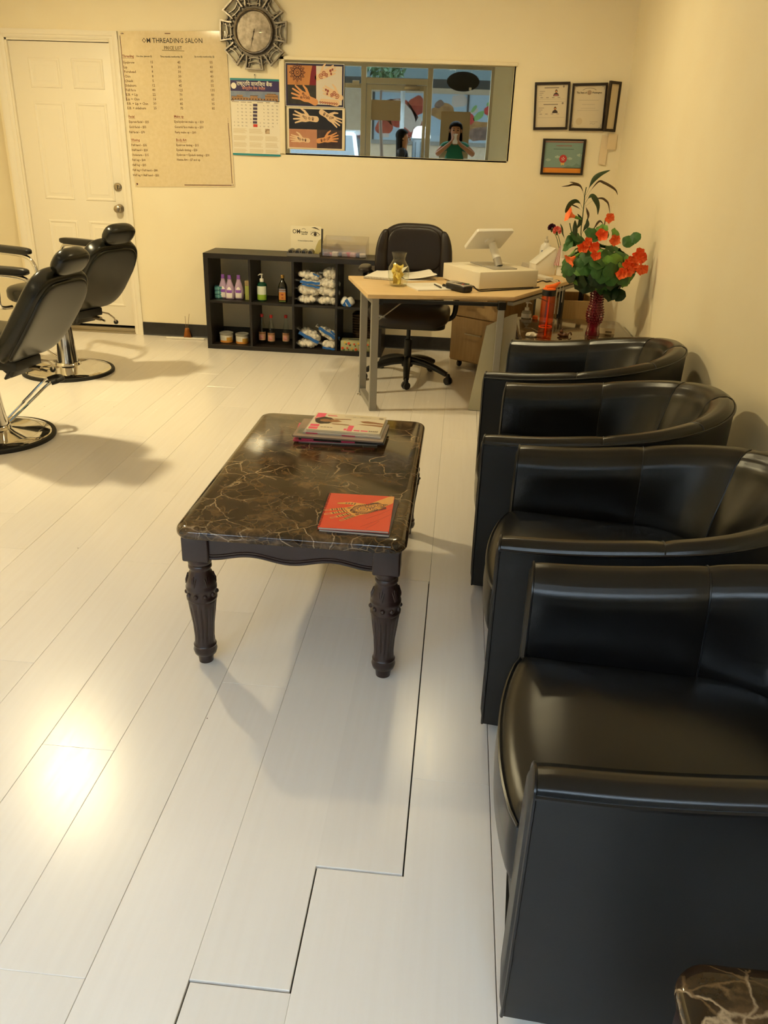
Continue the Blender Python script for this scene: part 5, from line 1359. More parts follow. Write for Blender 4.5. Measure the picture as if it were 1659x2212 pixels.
# ================================================================== things on the coffee table
magp = mat('magazine_pages', '#d9d2c6', rough=.6, col2='#c3bbb0', scale=200, stretch=(1, 1, 40)); gloss = dict(rough=.18, coat=.4)
def book(name, label, cat, loc, rz, w_, d_, h_, cover, group, spine=None):
    t = thing(name, label, cat, loc, rz, group)
    obj('pages', MB().box(-w_ / 2 + .001, w_ / 2 - .002, -d_ / 2 + .001, d_ / 2 - .002, .0004, h_ - .0006), magp, t)
    obj('cover', MB().box(-w_ / 2, w_ / 2, -d_ / 2, d_ / 2, h_ - .0006, h_).box(-w_ / 2, w_ / 2, -d_ / 2, d_ / 2, 0, .0005).box(-w_ / 2, w_ / 2, -d_ / 2 - .0004, -d_ / 2, 0, h_), cover, t, flat=True)
    return t
tz = TAB_H
mags = [((-.405, 2.897), .045, .29, .205, .006, mat('mag_cover_white', '#cfcac6', **gloss), 'magazine at the very bottom of the pile'),
        ((-.422, 2.888), .075, .30, .20, .006, mat('mag_cover_pink', '#d9607c', **gloss), 'pink-edged magazine second from the bottom of the pile'),
        ((-.385, 2.880), -.01, .315, .205, .007, mat('mag_cover_black', '#23201f', **gloss), 'black-spined magazine in the middle of the pile'),
        ((-.398, 2.884), -.03, .335, .205, .006, mat('mag_cover_grey', '#9c8b7e', **gloss), 'grey-brown magazine sticking out of the pile beside the pink title'),
        ((-.385, 2.915), -.04, .29, .210, .006, mat('mag_cover_silver', '#b9b6b4', **gloss), 'silver magazine just under the top one'),
        ((-.384, 2.926), -.035, .275, .205, .008, mat('mag_cover_cream', '#e9dcc3', **gloss), 'cream fashion magazine with a pink title on top of the pile')]
for (x, y), rz, w_, d_, h_, m, lb in mags:
    t = book('magazine', lb, 'magazine', (x, y, tz), rz, w_, d_, h_, m, 'magazines on the coffee table'); tz += h_ + .0002
    if 'pink-edged' in lb or 'black-spined' in lb or 'silver' in lb:
        obj('spine_print', MB().box(-w_ / 2 + .01, -w_ / 2 + .055, -d_ / 2 - .0008, -d_ / 2 - .0004, .001, h_ - .001).box(.0, .05, -d_ / 2 - .0008, -d_ / 2 - .0004, .001, h_ - .001), mat('spine_pink', '#c93a63', rough=.3), t)
    if 'grey-brown' in lb:
        mb = MB(); rect(mb, -.158, -.115, -.075, -.02); mb.v = [(a, b, h_ + .0002) for a, b, c in mb.v]; obj('cover_print', mb, mat('teal_grey_print', '#5f655f', rough=.3, col2='#7d7a68', scale=80), t, flat=True)
def up(mb, z):
    mb.v = [(a, b, z + c) for a, b, c in mb.v]; return mb
hz = .0082
pinkp = mat('hot_pink_print', '#ee5a7e', rough=.25)
mb = MB()
RT = TR(-.128, .098, 0) @ RZ(-PI / 2)
# pink masthead running down the short edge: broad letter forms only, partly covered by the hair
for i, (u0, u1) in enumerate(((.0, .055), (.062, .075), (.140, .165), (.172, .196))):
    rect(mb, -.132, -.098, .100 - u1, .100 - u0)
mb2 = MB()
obj('title_print', up(mb, hz), pinkp, t, flat=True)
mb = MB()
for (x0, x1, z0, z1) in ((-.090, -.055, .077, .082), (-.088, -.050, .068, .073), (.012, .032, -.095, -.030), (.038, .060, -.090, -.078), (.064, .090, -.088, -.077), (.0, .010, -.09, -.07)): rect(mb, x0, x1, z0, z1)
obj('cover_lettering', up(mb, hz), pinkp, t, flat=True)
mb = MB(); mb.poly([(-.125 + .034 + .036 * math.cos(a) * (1 + .06 * math.sin(5 * a)), .012 + .043 * math.sin(a) * (1 + .06 * math.cos(7 * a)), 0) for a in [2 * PI * i / 28 for i in range(28)]])
obj('hair_print', up(mb, hz + .0001), mat('black_hair_print', '#241a15', rough=.3), t, flat=True)
mb = MB(); mb.poly([(-.086 + .022 * math.cos(a), .012 + .017 * math.sin(a), 0) for a in [2 * PI * i / 18 for i in range(18)]]); mb.poly([(-.068, -.006, 0), (-.04, -.002, 0), (-.022, .010, 0), (-.04, .026, 0), (-.068, .030, 0)])
mb.poly([(-.06, .040, 0), (.005, .045, 0), (.012, .038, 0), (-.05, .030, 0)]); mb.poly([(-.06, -.018, 0), (.01, -.022, 0), (.012, -.029, 0), (-.05, -.028, 0)])
mb.poly([(.045, -.012, 0), (.137, -.022, 0), (.137, -.004, 0), (.06, -.004, 0)]); mb.poly([(.045, .028, 0), (.075, .036, 0), (.137, .018, 0), (.137, .006, 0), (.06, .010, 0)])
obj('skin_print', up(mb, hz + .00015), mat('brown_skin_print', '#9a6a45', rough=.3), t, flat=True)
mb = MB()
for i in range(5): rect(mb, .112, .130, .084 - .004 * i, .086 - .004 * i)
for i in range(4): rect(mb, -.090 + .012 * i, -.081 + .012 * i, -.072, -.064)
for i in range(5): rect(mb, .095 + .007 * i, .100 + .007 * i, -.09, -.074)
for k in range(3): mb.ribbon([(-.0 + .03 * k + .02 * math.cos(a), .075 + .008 * math.sin(a)) for a in [2 * PI * i / 12 for i in range(13)]], .0012)
obj('small_print', up(mb, hz + .0001), mat('grey_cover_print', '#8a7d6b', rough=.3), t, flat=True)
# red henna design books
redcov = mat('red_gloss_cover', '#e23a20', rough=.22, coat=.5)
for i, (x, y, rz, lb) in enumerate(((-.243, 2.176, -.03, 'spiral-bound henna design book under the red one'), (-.252, 2.180, .02, 'red spiral-bound henna design book with a decorated hand on its cover'))):
    t = thing('design_book', lb, 'book', (x, y, TAB_H + .0068 * i), rz, 'spiral-bound design books')
    w_, d_ = .205, .252
    obj('pages', MB().box(-w_ / 2 + .004, w_ / 2 - .002, -d_ / 2 + .001, d_ / 2 - .001, .0006, .0056), magp, t)
    obj('cover', MB().box(-w_ / 2 + .002, w_ / 2, -d_ / 2, d_ / 2, .0056, .0063).box(-w_ / 2 + .002, w_ / 2, -d_ / 2, d_ / 2, 0, .0006), redcov if i else mat('dark_back_cover', '#3a2a2a', rough=.3), t)
    coil = MB()
    for k in range(26):
        y0 = -d_ / 2 + .008 + k * (d_ - .016) / 25
        coil.tube([(-w_ / 2 + .003 + .006 * math.cos(a), y0 + .002 * a / PI, .0035 + .005 * math.sin(a)) for a in [-PI * .9 + 1.8 * PI * j / 7 for j in range(8)]], .0009, 4)
    obj('spiral_binding', coil, blackmt, t)
z = .0065
mb = MB()
T = hand2(mb, .045, .035, math.radians(213), .082, -1, .95, 0)
mb.poly([(.030, .058, .0001), (.058, .012, .0001), (.1015, .075, .0001), (.1015, .124, .0001), (.088, .124, .0001)])
obj('printed_hand', up(mb, z), mat('golden_skin_print', '#eaa858', rough=.22, col2='#dd9445', scale=14, coat=.5), t, flat=True)
mb = MB()
wl = .0022
for (u, v, r, tn, a0) in ((.42, .0, .26, 2.6, 0), (.05, .12, .20, 2.0, 1), (.05, -.16, .17, 2, 2), (-.3, .05, .19, 2, .5), (-.30, -.14, .09, 1.6, 0), (-.48, .0, .10, 1.6, 0), (-.1, .28, .1, 1.5, 0)): spiral2(mb, u, v, r, tn, wl, a0, 44, T)
for s_ in (1, -1):
    p = [(-.40, .24 * s_), (-.2, .27 * s_), (.15, .30 * s_), (.45, .32 * s_), (.68, .18 * s_), (.86, .0)]
    for off in (0, .05): mb.ribbon([T(*q) for q in smooth([Vector((a - off * .6, b - off * s_, 0)) for a, b in p], 5) for q in [(q.x, q.y)]], wl)
    for q in smooth([Vector((a + .05, b + .05 * s_, 0)) for a, b in p], 4): disc2(mb, *T(q.x, q.y), .0026, 8)
for i, (v, a, l) in enumerate(((-.32, -.30, .68), (-.11, -.09, .86), (.11, .10, .92), (.31, .28, .80))):
    a *= .95; ca, sa = math.cos(a), math.sin(a)
    for k in range(6):
        f = .14 + .11 * k; wv = .10 * (1 - .3 * f)
        c0 = (.92 + l * f * ca, v + l * f * sa)
        mb.ribbon([T(c0[0] - wv * sa * -1, c0[1] - wv * ca), T(c0[0] - wv * sa, c0[1] + wv * ca)], .0038 if k % 2 else .0022)
    spiral2(mb, .84, v, .075, 1.6, .002, 0, 24, T)
for k in range(4):
    mb.ribbon([T(.42 + .09 * k, .62 + .055 * k), T(.54 + .08 * k, .50 + .07 * k)], .0035)
obj('henna_lines', up(mb, z + .0002), hennam, t, flat=True)
mb = MB()
for i, (v, a, l) in enumerate(((-.32, -.30, .68), (-.11, -.09, .86), (.11, .10, .92), (.31, .28, .80))):
    a *= .95; capsule2(mb, T(.92 + l * .86 * math.cos(a), v + l * .86 * math.sin(a)), T(.92 + l * .99 * math.cos(a), v + l * .99 * math.sin(a)), .0055, .0042)
obj('nail_print', up(mb, z + .00025), mat('nail_print', '#d4614a', rough=.2), t, flat=True)
mb = MB()
for a, b in (((.10, .03), (.03, -.05)), ((.10, -.01), (.02, -.105)), ((.07, -.06), (.035, -.115))): mb.ribbon([(a[0], a[1]), ((a[0] + b[0]) / 2 + .004, (a[1] + b[1]) / 2), b], .0016)
obj('cloth_fold_print', up(mb, z), mat('deep_red_print', '#b3261a', rough=.22, coat=.5), t, flat=True)
# ================================================================== things on the desk
DZ = DESK_Z
vglass = pane_mat('vase_glass', (.97, .98, .95), .03, .01)
t = thing('glass_vase', 'clear glass vase with a crumpled yellow note inside, on the desk', 'vase', (-.368, 5.115, DZ))
obj('vase', MB().lathe([(.045, 0), (.052, .004), (.064, .05), (.0665, .085), (.062, .115), (.046, .140), (.038, .156), (.038, .166), (.047, .196), (.0485, .199), (.046, .199), (.0345, .166), (.0345, .156), (.043, .139), (.059, .114), (.0635, .085), (.061, .05), (.049, .010), (0, .008)], 36), vglass, t, recalc=True)
nt_ = thing('crumpled_note', 'yellow crumpled note inside the clear glass vase', 'note', (-.372, 5.115, DZ + .0095))
rnd = random.Random(2)
obj('note', MB().grid(lambda a, b: (-.036 + .064 * a + .006 * math.sin(b * 9), .012 * math.sin(a * 8 + b * 3) + .006 * math.sin(b * 13), .040 + .078 * b + .008 * math.sin(a * 7)), 14, 14), mat('yellow_paper', '#ecd36a', rough=.6), nt_, angle=20)
obj('note_fold', MB().grid(lambda a, b: (-.030 + .05 * a, .016 + .010 * math.sin(a * 6 - b * 4), .0 + .09 * b), 12, 10), _mats['yellow_paper'], nt_, angle=20)
t = thing('spiral_notebook', 'white spiral notebook with curled pages behind the glass vase', 'notebook', (-.475, 5.475, DZ), math.radians(-12))
obj('back_cover', MB().box(-.11, .11, -.14, .14, 0, .002), mat('dark_card', '#3b342c', rough=.6), t)
obj('pages', MB().box(-.11, .11, -.14, .14, .002, .012), paperm, t)
obj('curled_page', MB().grid(lambda a, b: (-.11 + .22 * a, -.14 + .28 * b, .0125 + .004 * b + .045 * a * a * b), 12, 12), paperm, t)
co = MB()
for k in range(22):
    x0 = -.105 + .010 * k; co.tube([(x0, -.138 + .007 * math.cos(a), .007 + .008 * math.sin(a)) for a in [2 * PI * j / 8 for j in range(8)]], .0011, 4, closed=True)
obj('spiral_binding', co, blackmt, t)
for i, (x, y, rz, h, lb) in enumerate(((-.300, 5.500, .5, .006, 'loose white papers at the bottom of the heap behind the vase'), (-.275, 5.520, .25, .028, 'curled white paper on top of the heap behind the vase'))):
    t = thing('loose_paper', lb, 'paper', (x, y, DZ + .007 * i), rz, 'loose papers on the desk')
    obj('sheet', MB().grid(lambda a, b: (-.105 + .21 * a, -.14 + .28 * b, .001 + h * (a * a * .9 + .25 * math.sin(b * 5 + i) ** 2 * a)), 12, 12), paperm, t)
    obj('under_sheet', MB().grid(lambda a, b: (-.100 + .20 * a, -.135 + .27 * b, .0005 + .5 * h * a * a), 8, 8), mat('grey_paper', '#c9c0b2', rough=.6), t)
t = thing('notepad', 'plain white notepad with a pen lying on it at the desk front', 'notepad', (-.190, 5.120, DZ), math.radians(24))
obj('pad', MB().box(-.112, .112, -.135, .135, 0, .006), paperm, t, bevel=.001, seg=1)
obj('top_sheet', MB().grid(lambda a, b: (-.112 + .224 * a, -.135 + .27 * b, .0065 + .004 * (1 - b) * (a - .5) ** 2), 6, 6), paperm, t)
t = thing('pen', 'slim dark grey pen lying on the white notepad', 'pen', (-.125, 5.120, DZ + .0115), math.radians(-70))
obj('barrel', MB().lathe([(.0015, -.075), (.004, -.062), (.0045, .06), (.0038, .068), (0, .069)], 12, RY(PI / 2)), mat('dark_grey_plastic', '#3e3b38', rough=.4), t)
obj('clip', MB().box(.02, .06, -.001, .001, .0045, .006), steel, t)
t = thing('card_terminal', 'silver and black card payment terminal by the white cash drawer', 'card terminal', (.005, 5.045, DZ), math.radians(-48))
silv = mat('silver_plastic', '#a9a39a', rough=.35, metal=.3)
obj('body', pad(0, 0, .022, .092, .041, .022, 5, 28, 12), blackp, t, angle=60)
obj('top_shell', MB().prism(rrect(-.085, .085, -.036, .036, .012), .030, .047, TR(0, 0, .0) @ RY(.03)), silv, t, bevel=.004)
obj('screen', MB().box(-.07, -.02, -.027, .027, .0455, .0482), mat('terminal_screen', '#2a2c2c', rough=.15), t)
kb = MB()
for r_ in range(4):
    for c_ in range(3): kb.box(.0 + .018 * r_, .012 + .018 * r_, -.025 + .018 * c_, -.012 + .018 * c_, .045, .0488)
obj('keypad', kb, mat('key_grey', '#57534d', rough=.5), t, kind='stuff')
obj('red_key', MB().box(.054, .066, -.026, -.012, .0455, .0492), redcap, t); obj('green_key', MB().box(.054, .066, .010, .024, .0455, .0492), mat('key_green', '#3d8a4a', rough=.4), t)
t = thing('power_cable', 'black cable running from the card terminal under the cash drawer', 'cable', (.08, 5.02, DZ))
obj('cable', MB().tube(smooth([(-.03, .02, .02), (.01, .03, .03), (.03, .02, .015), (.06, .03, .004), (.16, .09, .004), (.26, .15, .005), (.36, .22, .004), (.43, .30, .004)], 5), .004, 6), blackp, t)
obj('cable', MB().tube(smooth([(-.17, .13, .012), (-.15, .10, .012), (-.12, .085, .015)], 4), .010, 7), blackp, t)
t = thing('cash_drawer', 'white cash drawer on the desk under the tablet stand', 'cash drawer', (.128, 5.100, DZ), math.radians(31))
drawm = mat('warm_white_steel', '#e8dfca', rough=.35)
obj('housing', MB().box(0, .428, 0, .450, .006, .106), drawm, t, bevel=.003)
obj('drawer_front', MB().box(-.001, .0, .008, .442, .010, .100), drawm, t)
obj('foot', MB().box(.02, .41, .01, .43, 0, .006), blackp, t)
t = thing('tablet_stand', 'white tablet on a swivel stand seen from behind, on the cash drawer', 'tablet stand', (.215, 5.430, DZ + .106))
obj('base', MB().prism(rrect(-.085, .085, -.17, .17, .012), 0, .006, RZ(math.radians(26))), silv, t, bevel=.002)
obj('arm', MB().tube([(.035, -.03, .004), (.018, -.01, .05)], [.026, .025], 18), silv, t, angle=50)
obj('arm_sleeve', MB().tube([(.018, -.01, .05), (-.018, .03, .135)], [.0255, .0245], 18), whitep, t, angle=50)
MTb = Matrix(((.857, .395, .331, -.041), (.515, -.656, -.551, .008), (0, .643, -.766, .163), (0, 0, 0, 1)))
obj('tablet', MB().prism(rrect(-.135, .135, -.095, .095, .014), -.011, .011, MTb), whitep, t, bevel=.004, seg=3)
obj('screen', MB().prism(rrect(-.118, .118, -.080, .080, .004), -.0114, -.0108, MTb), mat('dark_screen', '#101214', rough=.08), t)
obj('mount', MB().lathe([(.030, .010), (.028, .022), (0, .022)], 20, MTb), whitep, t)
t = thing('wedge_holder', 'white sloping counter holder on the desk wing', 'holder', (.590, 5.955, DZ), math.radians(20))
obj('wedge', MB().prism([(-.090, 0), (.060, 0), (.060, .178), (.045, .178), (-.090, .080)], -.055, .055, RX(PI / 2)), whitep, t, bevel=.003)
obj('lip', MB().prism([(-.094, .075), (-.085, .075), (.050, .178), (.044, .184)], -.058, .058, RX(PI / 2)), whitep, t, bevel=.002)
t = thing('paper_stack', 'grey stack of papers behind the white sloping holder', 'paper stack', (.530, 6.185, DZ), .3)
for i in range(3): obj('sheet_block', MB().box(-.06 + .004 * i, .06, -.08, .08, .014 * i, .014 * i + .0135), mat('grey_paper', '#c9c0b2'), t)
t = thing('lotion_bottle', 'white and green pump lotion bottle at the back of the desk wing', 'bottle', (.612, 6.205, DZ))
mb = MB().lathe([(.036, 0), (.042, .004), (.044, .03), (.042, .14), (.036, .170), (.018, .188), (.014, .192)], 28); mb.v = [(x, y * .7, z) for x, y, z in mb.v]
obj('body', mb, whitep, t)
obj('green_band', MB().grid(lambda a, b: (.0445 * math.cos(-PI + PI * a), .0445 * .7 * math.sin(-PI + PI * a) - .0006, .02 + .075 * b), 16, 2), mat('pale_green_label', '#a9c489', rough=.4), t, recalc=False)
obj('blue_label', MB().grid(lambda a, b: (.0445 * math.cos(-PI * .75 + PI * .5 * a), .0445 * .7 * math.sin(-PI * .75 + PI * .5 * a) - .0010, .105 + .032 * b), 12, 2), mat('blue_label', '#2b4377', rough=.4), t, recalc=False)
obj('cap', MB().lathe([(.015, .190), (.016, .205), (.013, .209), (.006, .210), (.006, .232), (0, .233)], 16), mat('grey_cap', '#c9c2b4', rough=.4), t)
t = thing('white_mug', 'white mug holding striped paper and two carnations on the desk wing', 'mug', (.715, 5.935, DZ))
obj('mug', MB().lathe([(.038, 0), (.042, .004), (.044, .120), (.041, .120), (.039, .008), (0, .008)], 28), whitep, t)
obj('handle', MB().tube(smooth([(.042, 0, .095), (.070, 0, .090), (.072, 0, .045), (.042, 0, .03)], 5), .006, 7), whitep, t)
pp_ = thing('striped_paper', 'red and white striped paper cone standing in the mug', 'paper', (.700, 5.925, DZ + .01))
obj('paper', MB().grid(lambda a, b: ((.010 + .026 * (1 - b)) * math.cos(-PI + 2.2 * PI * .5 * a * 1.6) - .012, (.010 + .024 * (1 - b)) * math.sin(-PI + 2.2 * PI * .5 * a * 1.6), .06 + .13 * b), 20, 4), paperm, pp_)
st = MB()
for k in range(4): st.grid(lambda a, b: ((.0108 + .026 * (1 - b)) * math.cos(-PI * .95 + .17 * a + .36 * k) - .012, (.0108 + .024 * (1 - b)) * math.sin(-PI * .95 + .17 * a + .36 * k), .06 + .13 * b), 3, 4)
obj('red_stripe', st, mat('deep_red_stripe', '#9c2f33', rough=.5), pp_, recalc=False)
def carnation(label, loc, R, m, stem):
    t = thing('carnation', label, 'flower', loc)
    rnd = random.Random(len(label)); mb = MB()
    for k in range(46):
        a = rnd.uniform(0, 2 * PI); e = math.asin(rnd.uniform(-.35, 1)); M = RZ(a) @ RY(PI / 2 - e)
        wv = rnd.uniform(.30, .42) * R
        mb.grid(lambda u, v: ((v - .5) * 2 * wv * (u ** .6), wv * .35 * math.sin(v * 11) * u, R * (.25 + .75 * u) * rnd.uniform(.93, 1.05)), 3, 6, M=M)
    obj('petals', mb, m, t, kind='stuff', angle=180, recalc=False)
    obj('stem', MB().tube(smooth([(0, 0, -.3 * R), stem[0], stem[1]], 4), .0022, 6), mat('stem_green', '#3d5a26', rough=.5), t)
    obj('calyx', MB().lathe([(.003, -.9 * R), (.007, -.6 * R), (.010, -.1 * R)], 10), _mats['stem_green'], t)
carnation('dark purple carnation behind the pink one in the mug', (.625, 6.060, 1.000), .030, mat('plum_petal', '#3d0e2c', rough=.7, col2='#541a3c', scale=40), [(.04, -.05, -.07), (.085, -.115, -.23)])
carnation('coral pink carnation leaning out of the mug', (.650, 5.945, .992), .031, mat('coral_petal', '#ee6a5e', rough=.7, col2='#f58c7c', scale=40), [(.03, -.005, -.08), (.060, -.010, -.22)])
t = thing('power_adapter', 'white power adapter brick on the edge of the desk wing', 'adapter', (.565, 5.675, DZ), math.radians(-62))
obj('brick', MB().box(-.080, .075, -.030, .030, 0, .026), whitep, t, bevel=.005, seg=3)
t = thing('white_cable', 'white cables drooping from the adapter over the desk edge', 'cable', (.60, 5.60, DZ))
for dx, L_ in ((0, -.19), (.026, -.20), (.050, -.13)):
    obj('cable', MB().tube(smooth([(.0 + dx * .3, .0, .012), (.035 + dx, -.06 + dx * 1.8, .004), (.045 + dx, -.085 + dx * 1.9, -.03), (.046 + dx, -.09 + dx * 1.9, L_)], 5), .0026, 6), whitep, t)
t = thing('tangled_cable', 'black cable tangled along the desk wing beside the adapter', 'cable', (.45, 5.45, DZ))
obj('cable', MB().tube(smooth([(-.02, -.02, .004), (.04, .04, .008), (.06, .07, .004), (.10, .10, .012), (.13, .12, .004), (.18, .17, .008), (.215, .17, .004), (.222, .155, -.06), (.205, .13, -.11)], 5), .004, 6), blackp, t)

# ================================================================== things on the end table with the flowers
EZ = END_H
rubyg = mat('ruby_glass', '#8c1028', rough=.08, trans=.55, ior=1.45)
VX, VY = .815, 4.935
t = thing('flower_vase', 'ruby red hobnail glass vase full of artificial flowers on the end table', 'vase', (VX, VY, EZ))
prof = [(.041, 0), (.043, .006), (.038, .035), (.0365, .058), (.041, .075), (.0475, .105), (.0485, .130), (.044, .155), (.037, .180), (.0355, .20), (.038, .225), (.044, .262), (.047, .275)]
obj('vase', MB().lathe(prof, 36, cap=False), rubyg, t, angle=60)
obj('vase_base', MB().lathe([(.040, .001), (0, .001)], 24, cap=False), rubyg, t)
hob = MB()
def vr(z):
    for a, b in zip(prof, prof[1:]):
        if a[1] <= z <= b[1]: return a[0] + (b[0] - a[0]) * (z - a[1]) / (b[1] - a[1])
    return .04
for k in range(13):
    z = .078 + .0145 * k
    for q in range(20):
        a = 2 * PI * (q + .5 * (k % 2)) / 20; hob.ball((vr(z) * math.cos(a), vr(z) * math.sin(a), z), .0058, nu=6, nv=4)
obj('hobnails', hob, rubyg, t, kind='stuff')
stemm = mat('artificial_stem', '#3a4a1c', rough=.5)
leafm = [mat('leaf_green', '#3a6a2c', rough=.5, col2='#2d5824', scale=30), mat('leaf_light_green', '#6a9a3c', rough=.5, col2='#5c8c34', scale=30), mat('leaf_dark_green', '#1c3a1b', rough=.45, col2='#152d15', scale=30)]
bq = thing('artificial_bouquet', 'big bouquet of round green leaves and orange flowers in the red vase', 'bouquet', (VX, VY, EZ + .20))
BC = Vector((VX, VY, EZ + .20))
def leaf_mesh(m, seed):
    rnd = random.Random(seed); mb = MB(); n = 14
    v = [(0, 0, 0)] + [(.5 * q * math.cos(2 * PI * i / n), .5 * q * math.sin(2 * PI * i / n), .02 * q * math.sin(i * 1.7 + seed)) for q in (.5,) for i in range(n)]
    v += [(math.cos(2 * PI * i / n) * (1 if i % 2 else .93) * (1 - .25 * max(0, math.cos(2 * PI * i / n - PI)) ** 8), math.sin(2 * PI * i / n) * (1 if i % 2 else .93), -.14 + .10 * math.sin(i * 2.3 + seed)) for i in range(n)]
    f = [(0, 1 + i, 1 + (i + 1) % n) for i in range(n)] + [(1 + i, 1 + n + i, 1 + n + (i + 1) % n, 1 + (i + 1) % n) for i in range(n)]
    mb.add([(a * .040, b * .040, c * .040) for a, b, c in v], f)
    return mb.mesh('leaf', m, angle=60, recalc=False)
lms = [leaf_mesh(m, s_) for s_, m in enumerate(leafm)]
rnd = random.Random(11)
cen = Vector((.798, 4.935, .885)); rad = Vector((.205, .185, .125))
placed = []
tries = 0
while len(placed) < 215 and tries < 9000:
    tries += 1
    a = rnd.uniform(0, 2 * PI); s_ = rnd.uniform(-.92, .95); c = math.sqrt(1 - s_ * s_)
    d = Vector((c * math.cos(a), c * math.sin(a), s_)); k = rnd.uniform(.72, 1.02)
    p = cen + Vector((d.x * rad.x, d.y * rad.y, d.z * rad.z)) * k
    p.x += .05 * (p.z - .885) * -1
    if p.x > RIGHT_X - .045 or (p.y > 5.02 and rnd.random() < .4): continue
    if s_ > .55 and rnd.random() < .6: continue
    if any((p - q).length < .0235 for q in placed): continue
    placed.append(p)
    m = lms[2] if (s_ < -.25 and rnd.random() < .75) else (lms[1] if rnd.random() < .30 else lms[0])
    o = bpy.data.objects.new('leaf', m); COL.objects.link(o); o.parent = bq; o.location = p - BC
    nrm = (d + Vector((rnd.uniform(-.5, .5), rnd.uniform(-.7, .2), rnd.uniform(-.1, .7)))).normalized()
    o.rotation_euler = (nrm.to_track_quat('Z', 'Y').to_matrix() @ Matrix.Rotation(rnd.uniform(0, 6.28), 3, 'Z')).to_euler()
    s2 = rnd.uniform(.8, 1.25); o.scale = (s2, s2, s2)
for (x, y, z, k) in ((.805, 4.90, 1.085, 1), (.745, 4.90, 1.060, 0), (.865, 4.90, 1.072, 1), (.935, 4.90, 1.040, 0), (.968, 4.91, 1.062, 0), (.725, 4.90, 1.075, 0), (.78, 4.91, 1.10, 1), (.62, 4.9, 1.03, 0), (.645, 4.9, 1.055, 0), (.668, 4.9, 1.030, 0), (.60, 4.9, 1.005, 0), (.885, 4.86, .755, 2), (.925, 4.87, .748, 2), (.86, 4.85, .748, 2)):
    o = bpy.data.objects.new('leaf', lms[k]); COL.objects.link(o); o.parent = bq; o.location = Vector((x, y, z)) - BC
    o.rotation_euler = (rnd.uniform(.5, 1.3), rnd.uniform(-.5, .5), rnd.uniform(-1, 1))
# flowers: five ruffled petals and a paler eye
def blossom_mesh(m, seed):
    rnd = random.Random(seed); mb = MB()
    for k in range(5):
        M = RZ(2 * PI * k / 5 + rnd.uniform(-.1, .1)) @ RY(-.35 + rnd.uniform(-.2, .1))
        mb.grid(lambda u, v: (.036 * u * (1 - .10 * abs(2 * v - 1)), (v - .5) * .046 * (u ** .55), .010 * u * u + .005 * math.sin(v * 12 + seed) * u), 5, 7, M=M)
    mb.lathe([(.006, .002), (.004, .008), (0, .009)], 8, cap=False)
    return mb.mesh('blossom', m, angle=60, recalc=False)
om = [mat('orange_petal', '#ff6a2c', rough=.6, col2='#ff8c4c', scale=35), mat('red_orange_petal', '#f2541f', rough=.6, col2='#ff7436', scale=35)]
bms = [blossom_mesh(om[0], 1), blossom_mesh(om[1], 2), blossom_mesh(om[0], 3)]
FL = [(.800, 1.160, 4.87), (.773, 1.066, 4.86), (.858, 1.051, 4.86), (.694, 1.034, 4.83), (.729, 1.012, 4.80), (.980, .989, 4.80), (.951, .959, 4.78), (.951, .911, 4.765), (.913, .883, 4.76), (1.018, .909, 4.80), (.759, .975, 4.76), (.679, 1.0, 4.83), (.965, .935, 4.775), (.998, .968, 4.79), (.935, .897, 4.76), (.928, .942, 4.775)]
for i, (x, z, y) in enumerate(FL):
    o = bpy.data.objects.new('blossom', bms[i % 3]); COL.objects.link(o); o.parent = bq
    o.location = Vector((x + (y - 4.83) * .12, y, z)) - BC
    o.rotation_euler = (PI / 2 + rnd.uniform(-.35, .35), rnd.uniform(-.4, .4), rnd.uniform(-.5, .5))
    s2 = rnd.uniform(.85, 1.1); o.scale = (s2, s2, s2)
for i, (x, y, z, rx, ry) in enumerate(((.600, 4.90, 1.165, .2, 1.25), (.625, 4.83, .935, .3, 2.2))):       # trumpet-shaped blossoms seen from the side
    o = obj('trumpet_blossom', MB().lathe([(.004, -.055), (.006, -.03), (.012, -.008), (.026, .010), (.040, .016)], 14, rfun=lambda r, z, a: r * (1 + (.12 * math.sin(5 * a) if z > 0 else 0)), cap=False), om[0], bq)
    o.location = Vector((x, y, z)) - BC; o.rotation_euler = (rx, -ry, 0)
    c_ = obj('calyx', MB().lathe([(.002, -.07), (.007, -.05), (.009, -.03), (.006, -.025)], 8, cap=False), leafm[1], bq); c_.location = o.location; c_.rotation_euler = o.rotation_euler
# stems and long arching leaves
def vec(L_, y): return [Vector((x, y, z)) - BC for x, z in L_]
for L_ in ([(.700, .98), (.675, 1.067), (.673, 1.163), (.671, 1.233), (.670, 1.28), (.673, 1.312)], [(.715, .98), (.711, 1.045), (.706, 1.117), (.700, 1.170)], [(.64, 1.0), (.625, 1.06), (.605, 1.12)], [(.80, 1.05), (.80, 1.11), (.80, 1.15)]):
    obj('stem', MB().tube(smooth(vec(L_, 4.94), 4), .0028, 6), stemm, bq)
def blade(L_, y, w_, m):
    pts = smooth(vec(L_, y), 6); n = len(pts); mb = MB(); v = []
    for i, p in enumerate(pts):
        t_ = (pts[min(i + 1, n - 1)] - pts[max(i - 1, 0)]).normalized(); q = Vector((-t_.z, .35, t_.x)).normalized(); f_ = i / (n - 1)
        ww = w_ * (max(0.0, math.sin(PI * min(1, max(0, (f_ - .18) / .82)) ** .9)) + .06) * .5
        v += [p + q * ww, p + Vector((0, -.004, 0)) * (ww / w_ * 2), p - q * ww]
    f = [(3 * i + a, 3 * i + a + 1, 3 * i + a + 4, 3 * i + a + 3) for i in range(n - 1) for a in (0, 1)]
    return obj('long_leaf', mb.add(v, f), m, bq, recalc=False, angle=80)
lg = mat('long_leaf_green', '#2c3d1b', rough=.5, col2='#3a4a22', scale=20); lb_ = mat('long_leaf_brown', '#5a4526', rough=.5, col2='#463419', scale=20)
